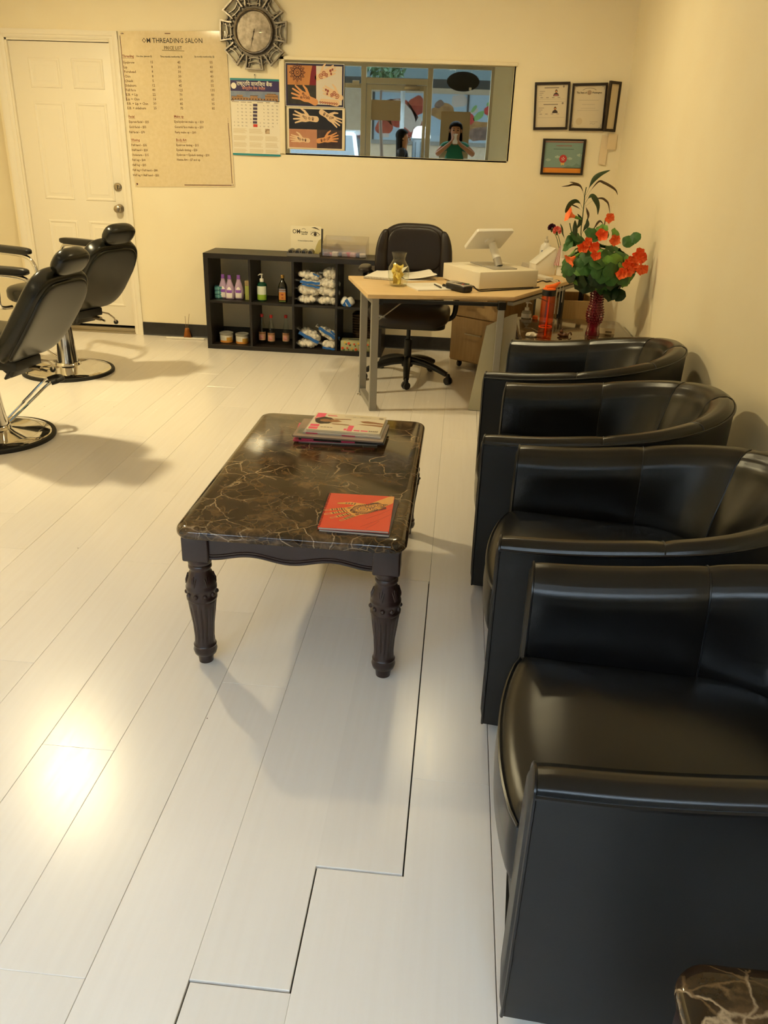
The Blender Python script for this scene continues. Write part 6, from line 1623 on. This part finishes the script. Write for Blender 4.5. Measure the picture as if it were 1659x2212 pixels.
blade([(.676, 1.27), (.696, 1.324), (.715, 1.359), (.746, 1.383), (.792, 1.403)], 4.95, .026, lg)
blade([(.677, 1.247), (.70, 1.294), (.737, 1.342), (.767, 1.338), (.814, 1.317), (.839, 1.299), (.851, 1.277)], 4.95, .014, lb_)
blade([(.67, 1.256), (.656, 1.292), (.638, 1.317), (.602, 1.323), (.574, 1.315), (.537, 1.31)], 4.95, .012, lb_)
blade([(.674, 1.246), (.643, 1.315), (.601, 1.332), (.577, 1.334)], 4.94, .008, lb_)
blade([(.67, 1.226), (.688, 1.259), (.706, 1.269), (.729, 1.247), (.745, 1.215), (.749, 1.173)], 4.9, .030, lg)
blade([(.683, 1.215), (.723, 1.249), (.761, 1.258), (.787, 1.247), (.805, 1.227), (.821, 1.175)], 4.93, .012, lb_)
blade([(.661, 1.202), (.643, 1.229), (.617, 1.239), (.59, 1.223), (.574, 1.189), (.572, 1.175)], 4.9, .026, lg)
blade([(.66, 1.19), (.636, 1.206), (.61, 1.216), (.59, 1.222)], 4.91, .008, lb_)
blade([(.672, 1.225), (.687, 1.194), (.697, 1.171), (.70, 1.15)], 4.9, .014, lb_)
blade([(.639, 1.06), (.650, 1.10), (.660, 1.124), (.658, 1.150), (.64, 1.172)], 4.92, .022, lg)
blade([(.70, 1.04), (.743, 1.099), (.759, 1.128), (.773, 1.138), (.793, 1.12)], 4.93, .012, lb_)
blade([(.60, 1.02), (.576, 1.057), (.567, 1.09), (.554, 1.114)], 4.95, .010, lg)
blade([(.66, 1.02), (.64, 1.06), (.633, 1.10), (.628, 1.14)], 4.90, .028, lg)
blade([(.672, 1.06), (.69, 1.10), (.70, 1.12), (.695, 1.15)], 4.91, .024, lg)
# orange drinking bottle
orangep = pane_mat('orange_clear_plastic', (1.0, .60, .30), .04, .06); orangel = mat('orange_lid', '#f06a1c', rough=.35)
t = thing('water_bottle', 'clear orange water bottle with black collar and orange flip lid', 'water bottle', (.517, 4.775, EZ), .25)
obj('body', MB().lathe([(.036, 0), (.041, .004), (.041, .05), (.0395, .06), (.0395, .235), (.036, .247), (.034, .247), (.036, .232), (.037, .07), (.037, .01), (0, .008)], 32), orangep, t)
obj('inner_band', MB().lathe([(.0385, .062), (.0385, .067), (.036, .067), (.036, .062)], 24, cap=False), orangel, t)
obj('straw', MB().tube([(.004, 0, .012), (.004, 0, .24)], .005, 8), mat('pale_orange_tube', '#f3a474', rough=.2), t)
obj('collar', MB().lathe([(.038, .240), (.040, .244), (.040, .270), (.037, .274), (0, .274)], 28), blackp, t)
obj('lid', MB().lathe([(.037, .273), (.036, .279), (.020, .284), (0, .284)], 26).tube([(-.02, 0, .279), (.025, 0, .290), (.058, 0, .314)], [.018, .015, .005], 10), orangel, t, angle=60)
t = thing('pump_jar', 'small white pump jar at the back corner of the end table', 'pump jar', (.452, 5.365, EZ))
obj('jar', MB().lathe([(.030, 0), (.032, .003), (.032, .030), (.028, .044), (.012, .050)], 22), mat('clear_gel_plastic', '#d9d4c6', rough=.15, trans=.4), t)
obj('jar_label', MB().lathe([(.0325, .004), (.0325, .030)], 22, cap=False), whitep, t)
obj('pump', MB().lathe([(.014, .048), (.014, .066), (.005, .070), (.005, .092), (.012, .094), (.011, .104), (0, .105)], 16).tube([(0, 0, .100), (.016, -.008, .100), (.026, -.012, .094)], [.006, .005, .003], 7), whitep, t)
t = thing('orange_cap', 'small orange cap on the end table next to the pump jar', 'cap', (.508, 5.345, EZ))
obj('cap', MB().lathe([(.018, 0), (.018, .016), (.013, .022), (0, .023)], 18), orangel, t)
t = thing('folded_card', 'cream folded card beside the foot of the red vase', 'card', (.895, 5.020, EZ), -.12)
obj('card', MB().add([(-.062, .0, 0), (.062, 0, 0), (.062, -.018, .030), (-.062, -.018, .030)], [(0, 1, 2, 3)]).add([(-.062, -.036, 0), (.062, -.036, 0), (.062, -.0185, .030), (-.062, -.0185, .030)], [(0, 1, 2, 3)]), mat('cream_card', '#dcc9a6', rough=.5), t, flat=True, recalc=False)
obj('card_print', MB().add([(.008, -.0345, .004), (.045, -.0345, .004), (.045, -.0285, .014), (.008, -.0285, .014)], [(0, 1, 2, 3)], TR(0, -.001, .001)), mat('brown_print', '#7d6547', rough=.5), t, flat=True)
t = thing('trinket', 'small dark brown figurine lying on the end table by the orange bottle', 'trinket', (.632, 4.832, EZ))
obj('figure', pad(0, 0, .011, .034, .020, .011, 2.4, 18, 10, fn=lambda v: v + Vector((.004 * math.sin(v.y * 300), 0, .003 * math.sin(v.x * 200)))), mat('brown_figurine', '#4c3320', rough=.5, col2='#6b4c2e', scale=60), t)
obj('figure_head', MB().ball((-.012, 0, .030), .011, nu=10, nv=7).ball((-.008, 0, .042), .006, nu=8, nv=6), _mats['brown_figurine'], t)
obj('figure_tail', MB().tube(smooth([(.025, 0, .012), (.040, .004, .026), (.048, .004, .010)], 4), .004, 6), _mats['brown_figurine'], t)
t = thing('crumpled_tissue', 'crumpled pale tissue on the end table corner before the orange bottle', 'tissue', (.445, 4.780, EZ))
obj('tissue', pad(0, 0, .012, .035, .026, .012, 2.2, 20, 12, fn=lambda v: v + Vector((.005 * math.sin(v.y * 260), .004 * math.sin(v.x * 240), .004 * math.sin(v.x * 170 + v.y * 150)))), mat('tissue_paper', '#c9bfae', rough=.8), t, angle=25)
# ================================================================== storefront wall behind the camera and the street outside (seen in the mirrored window)
alum = mat('beige_aluminium', '#b9ab8e', rough=.4, metal=.15)
glassp = pane_mat('storefront_glass', (.94, .97, .96), .03)
FY = FRONT_Y
GAPS = [(-3.40, -1.45, .10, 2.385), (-1.43, -.43, 0, 2.385), (-.372, .490, .10, 2.390)]
struct('wall_front', wall_with_holes(MB(), LEFT_X - .1, RIGHT_X + .1, -.05, CEIL, FY - .12, FY, [(-2.60, .535, 0, 2.435)]), wallm, flat=True)  # left end closed off as solid wall to cut daylight on the floor
struct('roof_sky_block', MB().box(-9, 9, FRONT_Y - .12, 7.5, CEIL + .1, 4.6).box(-9, LEFT_X - .1, FRONT_Y - .12, FRONT_Y, -.2, CEIL + .1).box(RIGHT_X + .1, 9, FRONT_Y - .12, FRONT_Y, -.2, CEIL + .1), mat('grey_stucco', '#8f887d', rough=.8), flat=True)  # unseen upper storey, added to keep sky light off the street opposite
w2 = struct('window_2'); w2['label'] = 'beige aluminium storefront with glass on both sides of the entrance'
def bar(x0, x1, z0, z1, y0=FY - .10, y1=FY - .005, nm='mullion', par=w2): return obj(nm, MB().box(x0, x1, y0, y1, z0, z1), alum, par, bevel=.003, seg=1)
for a in ((-2.60, -2.54, 0, 2.435), (-1.445, -1.368, 0, 2.39), (-.449, -.372, 0, 2.39), (.490, .535, 0, 2.435)): bar(*a)
for a in ((-2.54, .490, 2.390, 2.435), (-1.368, -.449, 2.165, 2.248), (-2.54, -1.445, 0, .10), (-.372, .490, 0, .10), (-2.54, -1.445, 2.10, 2.165)): bar(*a, nm='rail')
for x0, x1, z0, z1 in ((-2.54, -1.445, .10, 2.10), (-2.54, -1.445, 2.165, 2.39), (-1.368, -.449, 2.248, 2.39), (-.372, .490, .10, 2.39)):
    obj('glass_pane', MB().box(x0 - .005, x1 + .005, FY - .055, FY - .052, z0 - .005, z1 + .005), glassp, w2, flat=True)
d2 = struct('door_2'); d2['label'] = 'glazed aluminium entrance door with a closer'
for a in ((-1.364, -1.284, .01, 2.160), (-.503, -.453, .01, 2.160)): bar(*a, y0=FY - .08, y1=FY - .03, nm='door_stile', par=d2)
for a in ((-1.284, -.503, 2.085, 2.160), (-1.284, -.503, .01, .24), ): bar(*a, y0=FY - .08, y1=FY - .03, nm='door_rail', par=d2)
obj('glass_pane', MB().box(-1.29, -.50, FY - .057, FY - .053, .23, 2.09), glassp, d2, flat=True)
obj('door_closer', MB().box(-.79, -.56, FY - .03, FY + .02, 2.098, 2.150).box(-.76, -.60, FY + .0, FY + .01, 2.150, 2.164), steel, d2, bevel=.004)
obj('push_bar', MB().tube([(-1.25, FY + .03, 1.02), (-.53, FY + .03, 1.02)], .014, 10).box(-1.27, -1.24, FY - .03, FY + .03, 1.0, 1.04).box(-.54, -.51, FY - .03, FY + .03, 1.0, 1.04), steel, d2)
obj('hinge', MB().lathe([(.012, 0), (.012, .10)], 10, TR(-.447, FY - .02, 2.06)), steel, d2)
tan = mat('tan_paper_back', '#a58d66', rough=.7)
t = thing('door_notice', 'blank tan back of a notice on the entrance door glass', 'notice', (-1.062, FY - .05, 1.676)); obj('sheet', MB().box(-.222, .222, 0, .001, 0, .278), tan, t, flat=True)
t = thing('window_poster', 'tan back of a tall poster on the storefront glass behind the photographer', 'poster', (0, FY - .05, 1.18)); obj('sheet', MB().box(-.222, .222, 0, .001, 0, .65), tan, t, flat=True)
t = thing('oval_sign', 'black oval sign hanging inside the storefront glass', 'sign', (.076, FY + .06, 2.096))
obj('panel', MB().prism([(.243 * math.cos(2 * PI * i / 48), .131 + .131 * math.sin(2 * PI * i / 48)) for i in range(48)], -.012, .012, RX(PI / 2)), blackp, t, bevel=.004)
obj('white_tag', MB().box(.095, .130, .012, .0135, .020, .056), paperm, t, flat=True)
for x in (-.12, .12): obj('hanger', MB().tube([(x, 0, .24), (x, 0, .34)], .002, 5), steel, t)
t = thing('door_sensor', 'small beige box above the entrance door frame', 'sensor', (-1.52, FY, 2.14)); obj('box', MB().box(-.05, .05, 0, .05, 0, .06), alum, t, bevel=.004)
# street
pave = mat('pale_concrete', '#77736c', rough=.85, col2='#6b6862', scale=6); asph = mat('asphalt', '#474645', rough=.9, col2='#3c3b3a', scale=30)
struct('ground', MB().box(-14, 14, -3.0, FY - .12, -.25, -.06), pave, flat=True)
struct('road', MB().box(-14, 14, -26, -3.0, -.30, -.18), asph, flat=True)
bld = thing('shop_building', 'shop building across the car park with large food pictures on its windows', 'building', (0, -9.0, -.18))
stucco = mat('tan_stucco', '#b3a38d', rough=.8, col2='#a89880', scale=8); canopym = mat('teal_canopy', '#1a2829', rough=.7)
obj('wall', MB().box(-12, 12, -4, 0, 0, 1.40).box(-12, -1.9, -4, 0, 1.40, 2.5).box(1.9, 12, -4, 0, 1.40, 2.5).box(-12, 12, -4, 0, 2.5, 5.25), stucco, bld, flat=True)
obj('canopy', MB().prism([(0, 2.62), (2.95, 2.68), (2.95, 5.2), (0, 5.3)], -12, 12, Matrix(((0, 0, 1, 0), (1, 0, 0, 0), (0, 1, 0, 0), (0, 0, 0, 1)))), canopym, bld)  # overhang and height enlarged past the visible part to block low sky light
obj('sill', MB().box(-1.95, 1.95, 0, .06, 1.36, 1.45), mat('grey_sill', '#7c7c78', rough=.6), bld, flat=True)
pale = mat('pale_blue_vinyl', '#93a8b8', rough=.45)
for x0, x1 in ((-1.88, -.62), (-.57, .38), (.42, 1.88)):
    obj('window_picture', MB().box(x0, x1, -.02, .012, 1.45, 2.50), pale, bld, flat=True)
for x in (-1.90, -.595, .40, 1.90): obj('window_frame', MB().box(x - .025, x + .025, 0, .03, 1.45, 2.50), mat('dark_window_frame', '#2f3436', rough=.5), bld, flat=True)
def blobs(nm, L_, m, lay):
    mb = MB()
    for x, z, rx, rz_, a in L_:
        n = 22; mb.poly([(x + rx * (1 + .12 * math.sin(3 * q + x * 9)) * math.cos(q) * math.cos(a) - rz_ * math.sin(q) * math.sin(a), .012 + .002 * lay, z + rx * math.cos(q) * math.sin(a) + rz_ * (1 + .12 * math.sin(4 * q + z * 7)) * math.sin(q) * math.cos(a)) for q in [2 * PI * i / n for i in range(n)]])
    return obj(nm, mb, m, bld, flat=True, recalc=False)
blobs('food_print', [(-1.62, 1.75, .22, .18, .3), (-1.25, 2.05, .45, .30, -.4), (-.95, 1.75, .30, .22, .6), (-1.5, 2.2, .2, .14, .2), (-.85, 2.22, .2, .22, 0)], mat('red_meat_print', '#9a3f28', rough=.45, col2='#7a2a1a', scale=4), 1)
blobs('food_print', [(-1.05, 1.95, .16, .30, .3), (-1.35, 2.28, .14, .07, .1), (-.80, 1.80, .07, .2, -.3), (-1.6, 1.55, .12, .05, 0)], mat('white_food_print', '#b0a49c', rough=.45), 2)
blobs('food_print', [(-.20, 2.12, .30, .17, .1), (.70, 1.72, .40, .22, .1)], mat('bun_print', '#a37c46', rough=.45, col2='#7f5a30', scale=5), 1)
blobs('food_print', [(.80, 1.66, .36, .16, .2), (-.30, 2.28, .12, .08, .4)], mat('grey_meat_print', '#7d6356', rough=.4, col2='#564239', scale=9), 2)
blobs('food_print', [(.18, 2.36, .20, .14, 0), (.55, 2.15, .12, .05, .4)], mat('white_food_print', '#ead9cf'), 2)
blobs('food_print', [(.47, 1.98, .11, .12, .2), (.92, 2.18, .14, .10, .3), (1.2, 1.9, .12, .12, 0)], mat('strawberry_print', '#ab322d', rough=.45), 3)
blobs('food_print', [(.68, 2.05, .16, .07, .7), (1.05, 1.98, .18, .06, -.5), (.95, 2.32, .12, .05, .2), (.55, 2.2, .10, .04, .9)], mat('green_food_print', '#6f9a5a', rough=.4), 3)
t = thing('street_post', 'thin pale post standing in the car park outside', 'post', (-1.10, -7.0, -.18)); obj('shaft', MB().lathe([(.05, 0), (.05, 3.6)], 14), mat('grey_post', '#8f9496', rough=.5), t); obj('base', MB().lathe([(.12, 0), (.12, .08), (.06, .12)], 14), stucco, t)
t = thing('litter_bin', 'tall dark grey litter bin with a white domed lid outside', 'litter bin', (-.63, -6.0, -.18))
obj('body', MB().lathe([(.17, 0), (.185, .05), (.19, 1.52), (.17, 1.55)], 24), mat('bin_grey', '#3c4448', rough=.5), t)
obj('lid', MB().lathe([(.20, 1.55), (.20, 1.60), (.17, 1.72), (.10, 1.78), (0, 1.79)], 24), whitep, t)
for q in range(10): obj('rib', MB().box(-.008, .008, .185, .196, .1, 1.48, RZ(2 * PI * q / 10)), mat('bin_rib', '#2b3235', rough=.5), t, flat=True)
t = thing('tree', 'slender young green tree standing by the parked cars outside', 'tree', (-1.30, -3.15, -.10))
obj('trunk', MB().tube(smooth([(0, 0, 0), (.03, 0, 1.0), (-.02, 0, 1.9), (0, 0, 2.7)], 4), [.035] * 5 + [.03] * 4 + [.02] * 4, 10), wick, t)
rnd = random.Random(4); mb = MB()
for i in range(330):
    a = rnd.uniform(0, 6.28); b_ = rnd.uniform(-1, 1); r_ = rnd.uniform(.55, 1.0); c = math.sqrt(1 - b_ * b_)
    M = TR(.42 * r_ * c * math.cos(a), .40 * r_ * c * math.sin(a), 2.72 + .36 * r_ * b_) @ Euler((rnd.uniform(0, 6), rnd.uniform(0, 6), 0)).to_matrix().to_4x4()
    mb.add([(-.07, 0, 0), (0, -.035, .01), (.07, 0, 0), (0, .035, .01)], [(0, 1, 2, 3)], M)
obj('crown', mb, mat('street_leaf', '#24401a', rough=.6), t, flat=True, recalc=False)
# parked car
car = thing('car', 'white parked car outside the storefront', 'car', (-2.55, -4.9, -.18))
paint = mat('white_car_paint', '#a4a9ad', rough=.25, coat=.6); tint = mat('car_glass', '#1c2327', rough=.05)
secs = [(2.05, .35, .62, .66), (1.95, .30, .80, .80), (1.2, .28, .98, .86), (.95, .28, 1.02, .88), (.35, .28, 1.05, .89), (-1.3, .28, 1.06, .89), (-1.9, .32, 1.02, .84), (-2.05, .40, .80, .74)]
mb = MB(); R_ = []
for y, z0, z1, hw in secs: R_.append([(sx * hw * k, y, z) for sx, k, z in ((-1, .92, z0), (-1, 1, z0 + .15), (-1, 1, z1 - .14), (-1, .94, z1 - .02), (-.6, 1, z1), (.6, 1, z1), (1, .94, z1 - .02), (1, 1, z1 - .14), (1, 1, z0 + .15), (1, .92, z0))])
n = len(R_[0]); mb.add([p for r in R_ for p in r], [(i * n + k, i * n + (k + 1) % n, (i + 1) * n + (k + 1) % n, (i + 1) * n + k) for i in range(len(R_) - 1) for k in range(n)] + [tuple(range(n)), tuple(range((len(R_) - 1) * n, len(R_) * n))])
obj('body', mb, paint, car, angle=40)
mb = MB(); cab = [[(-.80, .95, 1.02), (.80, .95, 1.02), (.80, -1.85, 1.03), (-.80, -1.85, 1.03)], [(-.64, .20, 1.60), (.64, .20, 1.60), (.66, -1.45, 1.62), (-.66, -1.45, 1.62)], [(-.56, .10, 1.645), (.56, .10, 1.645), (.58, -1.35, 1.665), (-.58, -1.35, 1.665)]]
mb.add([p for r in cab for p in r], [(4 * i + k, 4 * i + (k + 1) % 4, 4 * i + 4 + (k + 1) % 4, 4 * i + 4 + k) for i in range(2) for k in range(4)] + [(8, 9, 10, 11)])
obj('cabin', mb, paint, car, angle=30)
def winq(a, b, c, d, nm): 
    v = [Vector(p) for p in (a, b, c, d)]; cc = sum(v, Vector()) / 4; nrm = (v[1] - v[0]).cross(v[3] - v[0]).normalized()
    if nrm.dot(cc - Vector((0, -.4, 1.2))) < 0: nrm = -nrm
    obj(nm, MB().poly([cc + (p - cc) * .90 + nrm * .008 for p in v]), tint, car, flat=True)
c0, c1 = cab[0], cab[1]
winq(c0[0], c0[1], c1[1], c1[0], 'windscreen'); winq(c0[2], c0[3], c1[3], c1[2], 'rear_window'); winq(c0[1], c0[2], c1[2], c1[1], 'side_window'); winq(c0[3], c0[0], c1[0], c1[3], 'side_window')
for sx in (-1, 1):
    for y in (1.30, -1.35): obj('wheel', MB().lathe([(.16, -.10), (.30, -.11), (.335, -.08), (.335, .08), (.30, .11), (.16, .10)], 22, TR(sx * .80, y, .335) @ RY(PI / 2)), rubberm, car)
    obj('headlight', MB().ball((sx * .62, 2.0, .66), .13, .06, .07, 12, 8), mat('headlight', '#e8ecee', rough=.1), car)
    obj('wing_mirror', MB().ball((sx * .95, .62, 1.08), .10, .06, .07, 10, 7), paint, car)
obj('grille', MB().box(-.42, .42, 2.0, 2.062, .46, .62), blackp, car, bevel=.01)

# ================================================================== people, seen only in the mirrored window
def skin_part(nodes, edges, root, sub=2):
    """nodes: name -> (xyz, radius); grows one skinned surface along the edges"""
    names = list(nodes); me = bpy.data.meshes.new('s'); me.from_pydata([nodes[n][0] for n in names], [(names.index(a), names.index(b)) for a, b in edges], [])
    o = bpy.data.objects.new('s', me); COL.objects.link(o)
    md = o.modifiers.new('skin', 'SKIN'); md.use_smooth_shade = True
    for i, n in enumerate(names):
        r = nodes[n][1]; sv = me.skin_vertices[0].data[i]; sv.radius = (r, r) if not isinstance(r, tuple) else r; sv.use_root = (n == root)
    ss = o.modifiers.new('sub', 'SUBSURF'); ss.levels = sub; ss.render_levels = sub
    m2 = bpy.data.meshes.new_from_object(o.evaluated_get(bpy.context.evaluated_depsgraph_get()))
    out = ([tuple(v.co) for v in m2.vertices], [tuple(p.vertices) for p in m2.polygons])
    bpy.data.objects.remove(o); bpy.data.meshes.remove(me); bpy.data.meshes.remove(m2)
    return out
def person(label, loc, rz, H_, joints, cols, hair, phone_grip=False):
    t = thing('person', label, 'person', loc, rz)
    k = H_ / 1.66
    N = {'pelvis': ((0, 0, .92), (.150, .110)), 'belly': ((0, .005, 1.04), (.128, .095)), 'chest': ((0, -.005, 1.20), (.140, .100)), 'neckb': ((0, -.005, 1.345), (.085, .07)), 'neck': ((0, .005, 1.41), .050),
         'jaw': ((0, .020, 1.475), .066), 'head': ((0, .012, 1.555), .083), 'crown': ((0, -.002, 1.615), .060)}
    E_ = [('pelvis', 'belly'), ('belly', 'chest'), ('chest', 'neckb'), ('neckb', 'neck'), ('neck', 'jaw'), ('jaw', 'head'), ('head', 'crown')]
    for s_, sd in ((-1, 'l'), (1, 'r')):
        N.update({sd + 'sh': ((s_ * .155, -.005, 1.335), .058), sd + 'el': (joints[sd + 'el'], .041), sd + 'wr': (joints[sd + 'wr'], .027), sd + 'pa': (joints[sd + 'pa'], (.034, .018)),
                  sd + 'hip': ((s_ * .085, 0, .84), .095), sd + 'kn': ((s_ * .095, .02, .47), .058), sd + 'an': ((s_ * .10, -.01, .085), .036), sd + 'to': ((s_ * .115, .14, .030), .034)})
        E_ += [('neckb', sd + 'sh'), (sd + 'sh', sd + 'el'), (sd + 'el', sd + 'wr'), (sd + 'wr', sd + 'pa'), ('pelvis', sd + 'hip'), (sd + 'hip', sd + 'kn'), (sd + 'kn', sd + 'an'), (sd + 'an', sd + 'to')]
    def sc(v, r): return (tuple(c * k for c in v), tuple(c * k for c in r) if isinstance(r, tuple) else r * k)
    NS = {n: sc(*v) for n, v in N.items()}
    mb = MB().add(*skin_part(NS, E_, 'pelvis'))
    for s_, sd in ((-1, 'l'), (1, 'r')):                                     # five fingers on each palm
        pa, wr = Vector(N[sd + 'pa'][0]), Vector(N[sd + 'wr'][0]); d = (pa - wr).normalized()
        side = Vector(joints[sd + 'side']).normalized(); curl = d.cross(side).normalized() * joints.get(sd + 'curl', 1)
        for i, L_ in enumerate((.070, .078, .072, .058)):
            b = pa + side * (-.024 + .016 * i); f = joints.get('bend', .5)
            p1 = b + d * .03; p2 = p1 + (d * (1 - f * .5) + curl * f).normalized() * L_ * .5; p3 = p2 + (d * (1 - f) + curl * f * 1.3).normalized() * L_ * .45
            mb.add(*skin_part({n: sc(v, r) for n, (v, r) in {'a': (tuple(b), .010), 'b': (tuple(p1), .0095), 'c': (tuple(p2), .0085), 'd': (tuple(p3), .007)}.items()}, [('a', 'b'), ('b', 'c'), ('c', 'd')], 'a', 1))
        b = pa - side * .022 - d * .02; p1 = b - side * .022 + d * .022; p2 = p1 + d * .028 - side * .006 + curl * .012
        mb.add(*skin_part({n: sc(v, r) for n, (v, r) in {'a': (tuple(b), .012), 'b': (tuple(p1), .0105), 'c': (tuple(p2), .008)}.items()}, [('a', 'b'), ('b', 'c')], 'a', 1))
    body = obj('body', mb, cols['skin'], t, angle=180)
    g = 1.13
    tp = {n: sc(N[n][0], tuple(c * g for c in N[n][1]) if isinstance(N[n][1], tuple) else N[n][1] * 1.16) for n in ('pelvis', 'belly', 'chest', 'neckb', 'lsh', 'rsh')}
    te = [('pelvis', 'belly'), ('belly', 'chest'), ('chest', 'neckb'), ('neckb', 'lsh'), ('neckb', 'rsh')]
    for sd in 'lr':
        a, b = Vector(N[sd + 'sh'][0]), Vector(N[sd + 'el'][0]); fr_ = cols.get('sleeve', .5)
        tp[sd + 'sl'] = sc(tuple(a.lerp(b, min(fr_, 1))), .056); te.append((sd + 'sh', sd + 'sl'))
        if fr_ > 1:
            tp[sd + 'cu'] = sc(tuple(b.lerp(Vector(N[sd + 'wr'][0]), .9)), .037); te.append((sd + 'sl', sd + 'cu'))
    obj('top', MB().add(*skin_part(tp, te, 'pelvis')), cols['top'], t, angle=180)
    tr_ = {n: sc(N[n][0], tuple(c * 1.10 for c in N[n][1]) if isinstance(N[n][1], tuple) else N[n][1] * 1.14) for n in ('pelvis', 'lhip', 'rhip', 'lkn', 'rkn', 'lan', 'ran')}
    obj('trousers', MB().add(*skin_part(tr_, [('pelvis', 'lhip'), ('pelvis', 'rhip'), ('lhip', 'lkn'), ('rhip', 'rkn'), ('lkn', 'lan'), ('rkn', 'ran')], 'pelvis')), cols['trousers'], t, angle=180)
    for s_ in (-1, 1):
        obj('shoe', pad(s_ * .112 * k, .06 * k, .036, .044, .125, .036, 2.6, 18, 10), blackp, t, angle=80)
        obj('eye', MB().ball((s_ * .031 * k, .0915 * k, 1.548 * k), .0125 * k, .008 * k, .0085 * k, 10, 7).ball((s_ * .031 * k, .0985 * k, 1.548 * k), .0055 * k, .003 * k, .0055 * k, 8, 6), mat('dark_eye', '#231812', rough=.2), body)
        obj('eyebrow', MB().tube([(s_ * .016 * k, .098 * k, 1.570 * k), (s_ * .033 * k, .098 * k, 1.575 * k), (s_ * .050 * k, .088 * k, 1.569 * k)], .0035 * k, 5), hairm, body)
        obj('ear', pad(s_ * .083 * k, .005 * k, 1.545 * k, .010 * k, .020 * k, .032 * k, 2.3, 12, 8), cols['skin'], body, angle=80)
    obj('nose', MB().tube(smooth([(0, .094 * k, 1.562 * k), (0, .107 * k, 1.535 * k), (0, .112 * k, 1.520 * k), (0, .096 * k, 1.510 * k)], 3), [.008 * k, .009 * k, .010 * k, .011 * k, .012 * k, .013 * k, .013 * k, .012 * k, .011 * k, .009 * k][:10], 8), cols['skin'], body)
    obj('mouth', pad(0, .089 * k, 1.480 * k, .024 * k, .007 * k, .0085 * k, 2.2, 14, 8), mat('lips', '#8f4a40', rough=.4), body, angle=80)
    hb = MB()
    def cap(v):
        v = v.copy()
        if v.y > .03 * k and v.z < 1.60 * k: v.y = .03 * k - (1.60 * k - v.z) * .25; v.x *= 1.0
        return v
    hb.ball((0, -.014 * k, 1.575 * k), .101 * k, .108 * k, .098 * k, 22, 16, fn=cap)
    hb.grid(lambda a, b: ((.094 + .02 * b) * k * math.sin((a - .5) * 3.3), (-.02 - .090 * math.cos((a - .5) * 3.3) + .01 * b + .004 * math.sin(a * 40)) * k, (1.60 - hair * b) * k), 40, 14)
    hb.grid(lambda a, b: ((.086 + .02 * b) * k * math.sin((a - .5) * 3.3), (-.015 - .070 * math.cos((a - .5) * 3.3) + .01 * b) * k, (1.60 - hair * b) * k), 40, 14)
    obj('hair', hb, hairm, t, angle=60)
    return t
hairm = mat('black_hair', '#0d0a09', rough=.75, col2='#171210', scale=60, spec=.2)
skA = mat('warm_skin', '#a8744f', rough=.5, sub=.05); skB = mat('warm_skin_light', '#b98560', rough=.5, sub=.05)
# the photographer stands behind the camera holding the phone up at it
person('dark-haired person in a green top holding up a white phone, reflected in the mirrored window', (0.008, -.245, -.002), 0, 1.69,
       {'lel': (-.262, .09, 1.215), 'lwr': (-.085, .165, 1.365), 'lpa': (-.045, .185, 1.415), 'lside': (-.1, .9, -.2), 'lcurl': 1,
        'rel': (.285, .09, 1.225), 'rwr': (.075, .165, 1.365), 'rpa': (.040, .185, 1.415), 'rside': (-.1, -.9, .2), 'rcurl': 1, 'bend': .45},
       {'skin': skA, 'top': mat('green_top', '#1d6b50', rough=.8), 'trousers': mat('dark_denim', '#23283a', rough=.8), 'sleeve': .45}, .30)
ph = thing('phone', 'white phone held up in both hands, reflected in the mirrored window', 'phone', (0.006, -.034, 1.462))
ph.rotation_euler = (-_pitch, 0, -.03)
obj('case', MB().prism(rrect(-.036, .036, -.073, .073, .010), -.004, .004, RX(PI / 2)), whitep, ph, bevel=.0015)
obj('display', MB().box(-.033, .033, -.0045, -.004, -.058, .058), mat('dark_screen', '#101214'), ph, flat=True)
obj('lens_ring', MB().lathe([(.006, 0), (.006, .001), (.003, .001)], 14, TR(-.026, .004, .063) @ RX(-PI / 2)), blackp, ph)
person('person in dark clothes with long black hair standing sideways, reflected in the mirrored window', (-.765, -.17, -.002), -PI / 2, 1.565,
       {'lel': (-.235, -.03, 1.07), 'lwr': (-.245, .06, .86), 'lpa': (-.242, .085, .80), 'lside': (0, 1, 0), 'lcurl': 1,
        'rel': (.235, -.03, 1.07), 'rwr': (.245, .06, .86), 'rpa': (.242, .085, .80), 'rside': (0, 1, 0), 'rcurl': -1, 'bend': .4},
       {'skin': skB, 'top': mat('charcoal_top', '#1f1f24', rough=.8), 'trousers': mat('black_trousers', '#17171a', rough=.8), 'sleeve': 1.2}, .40)
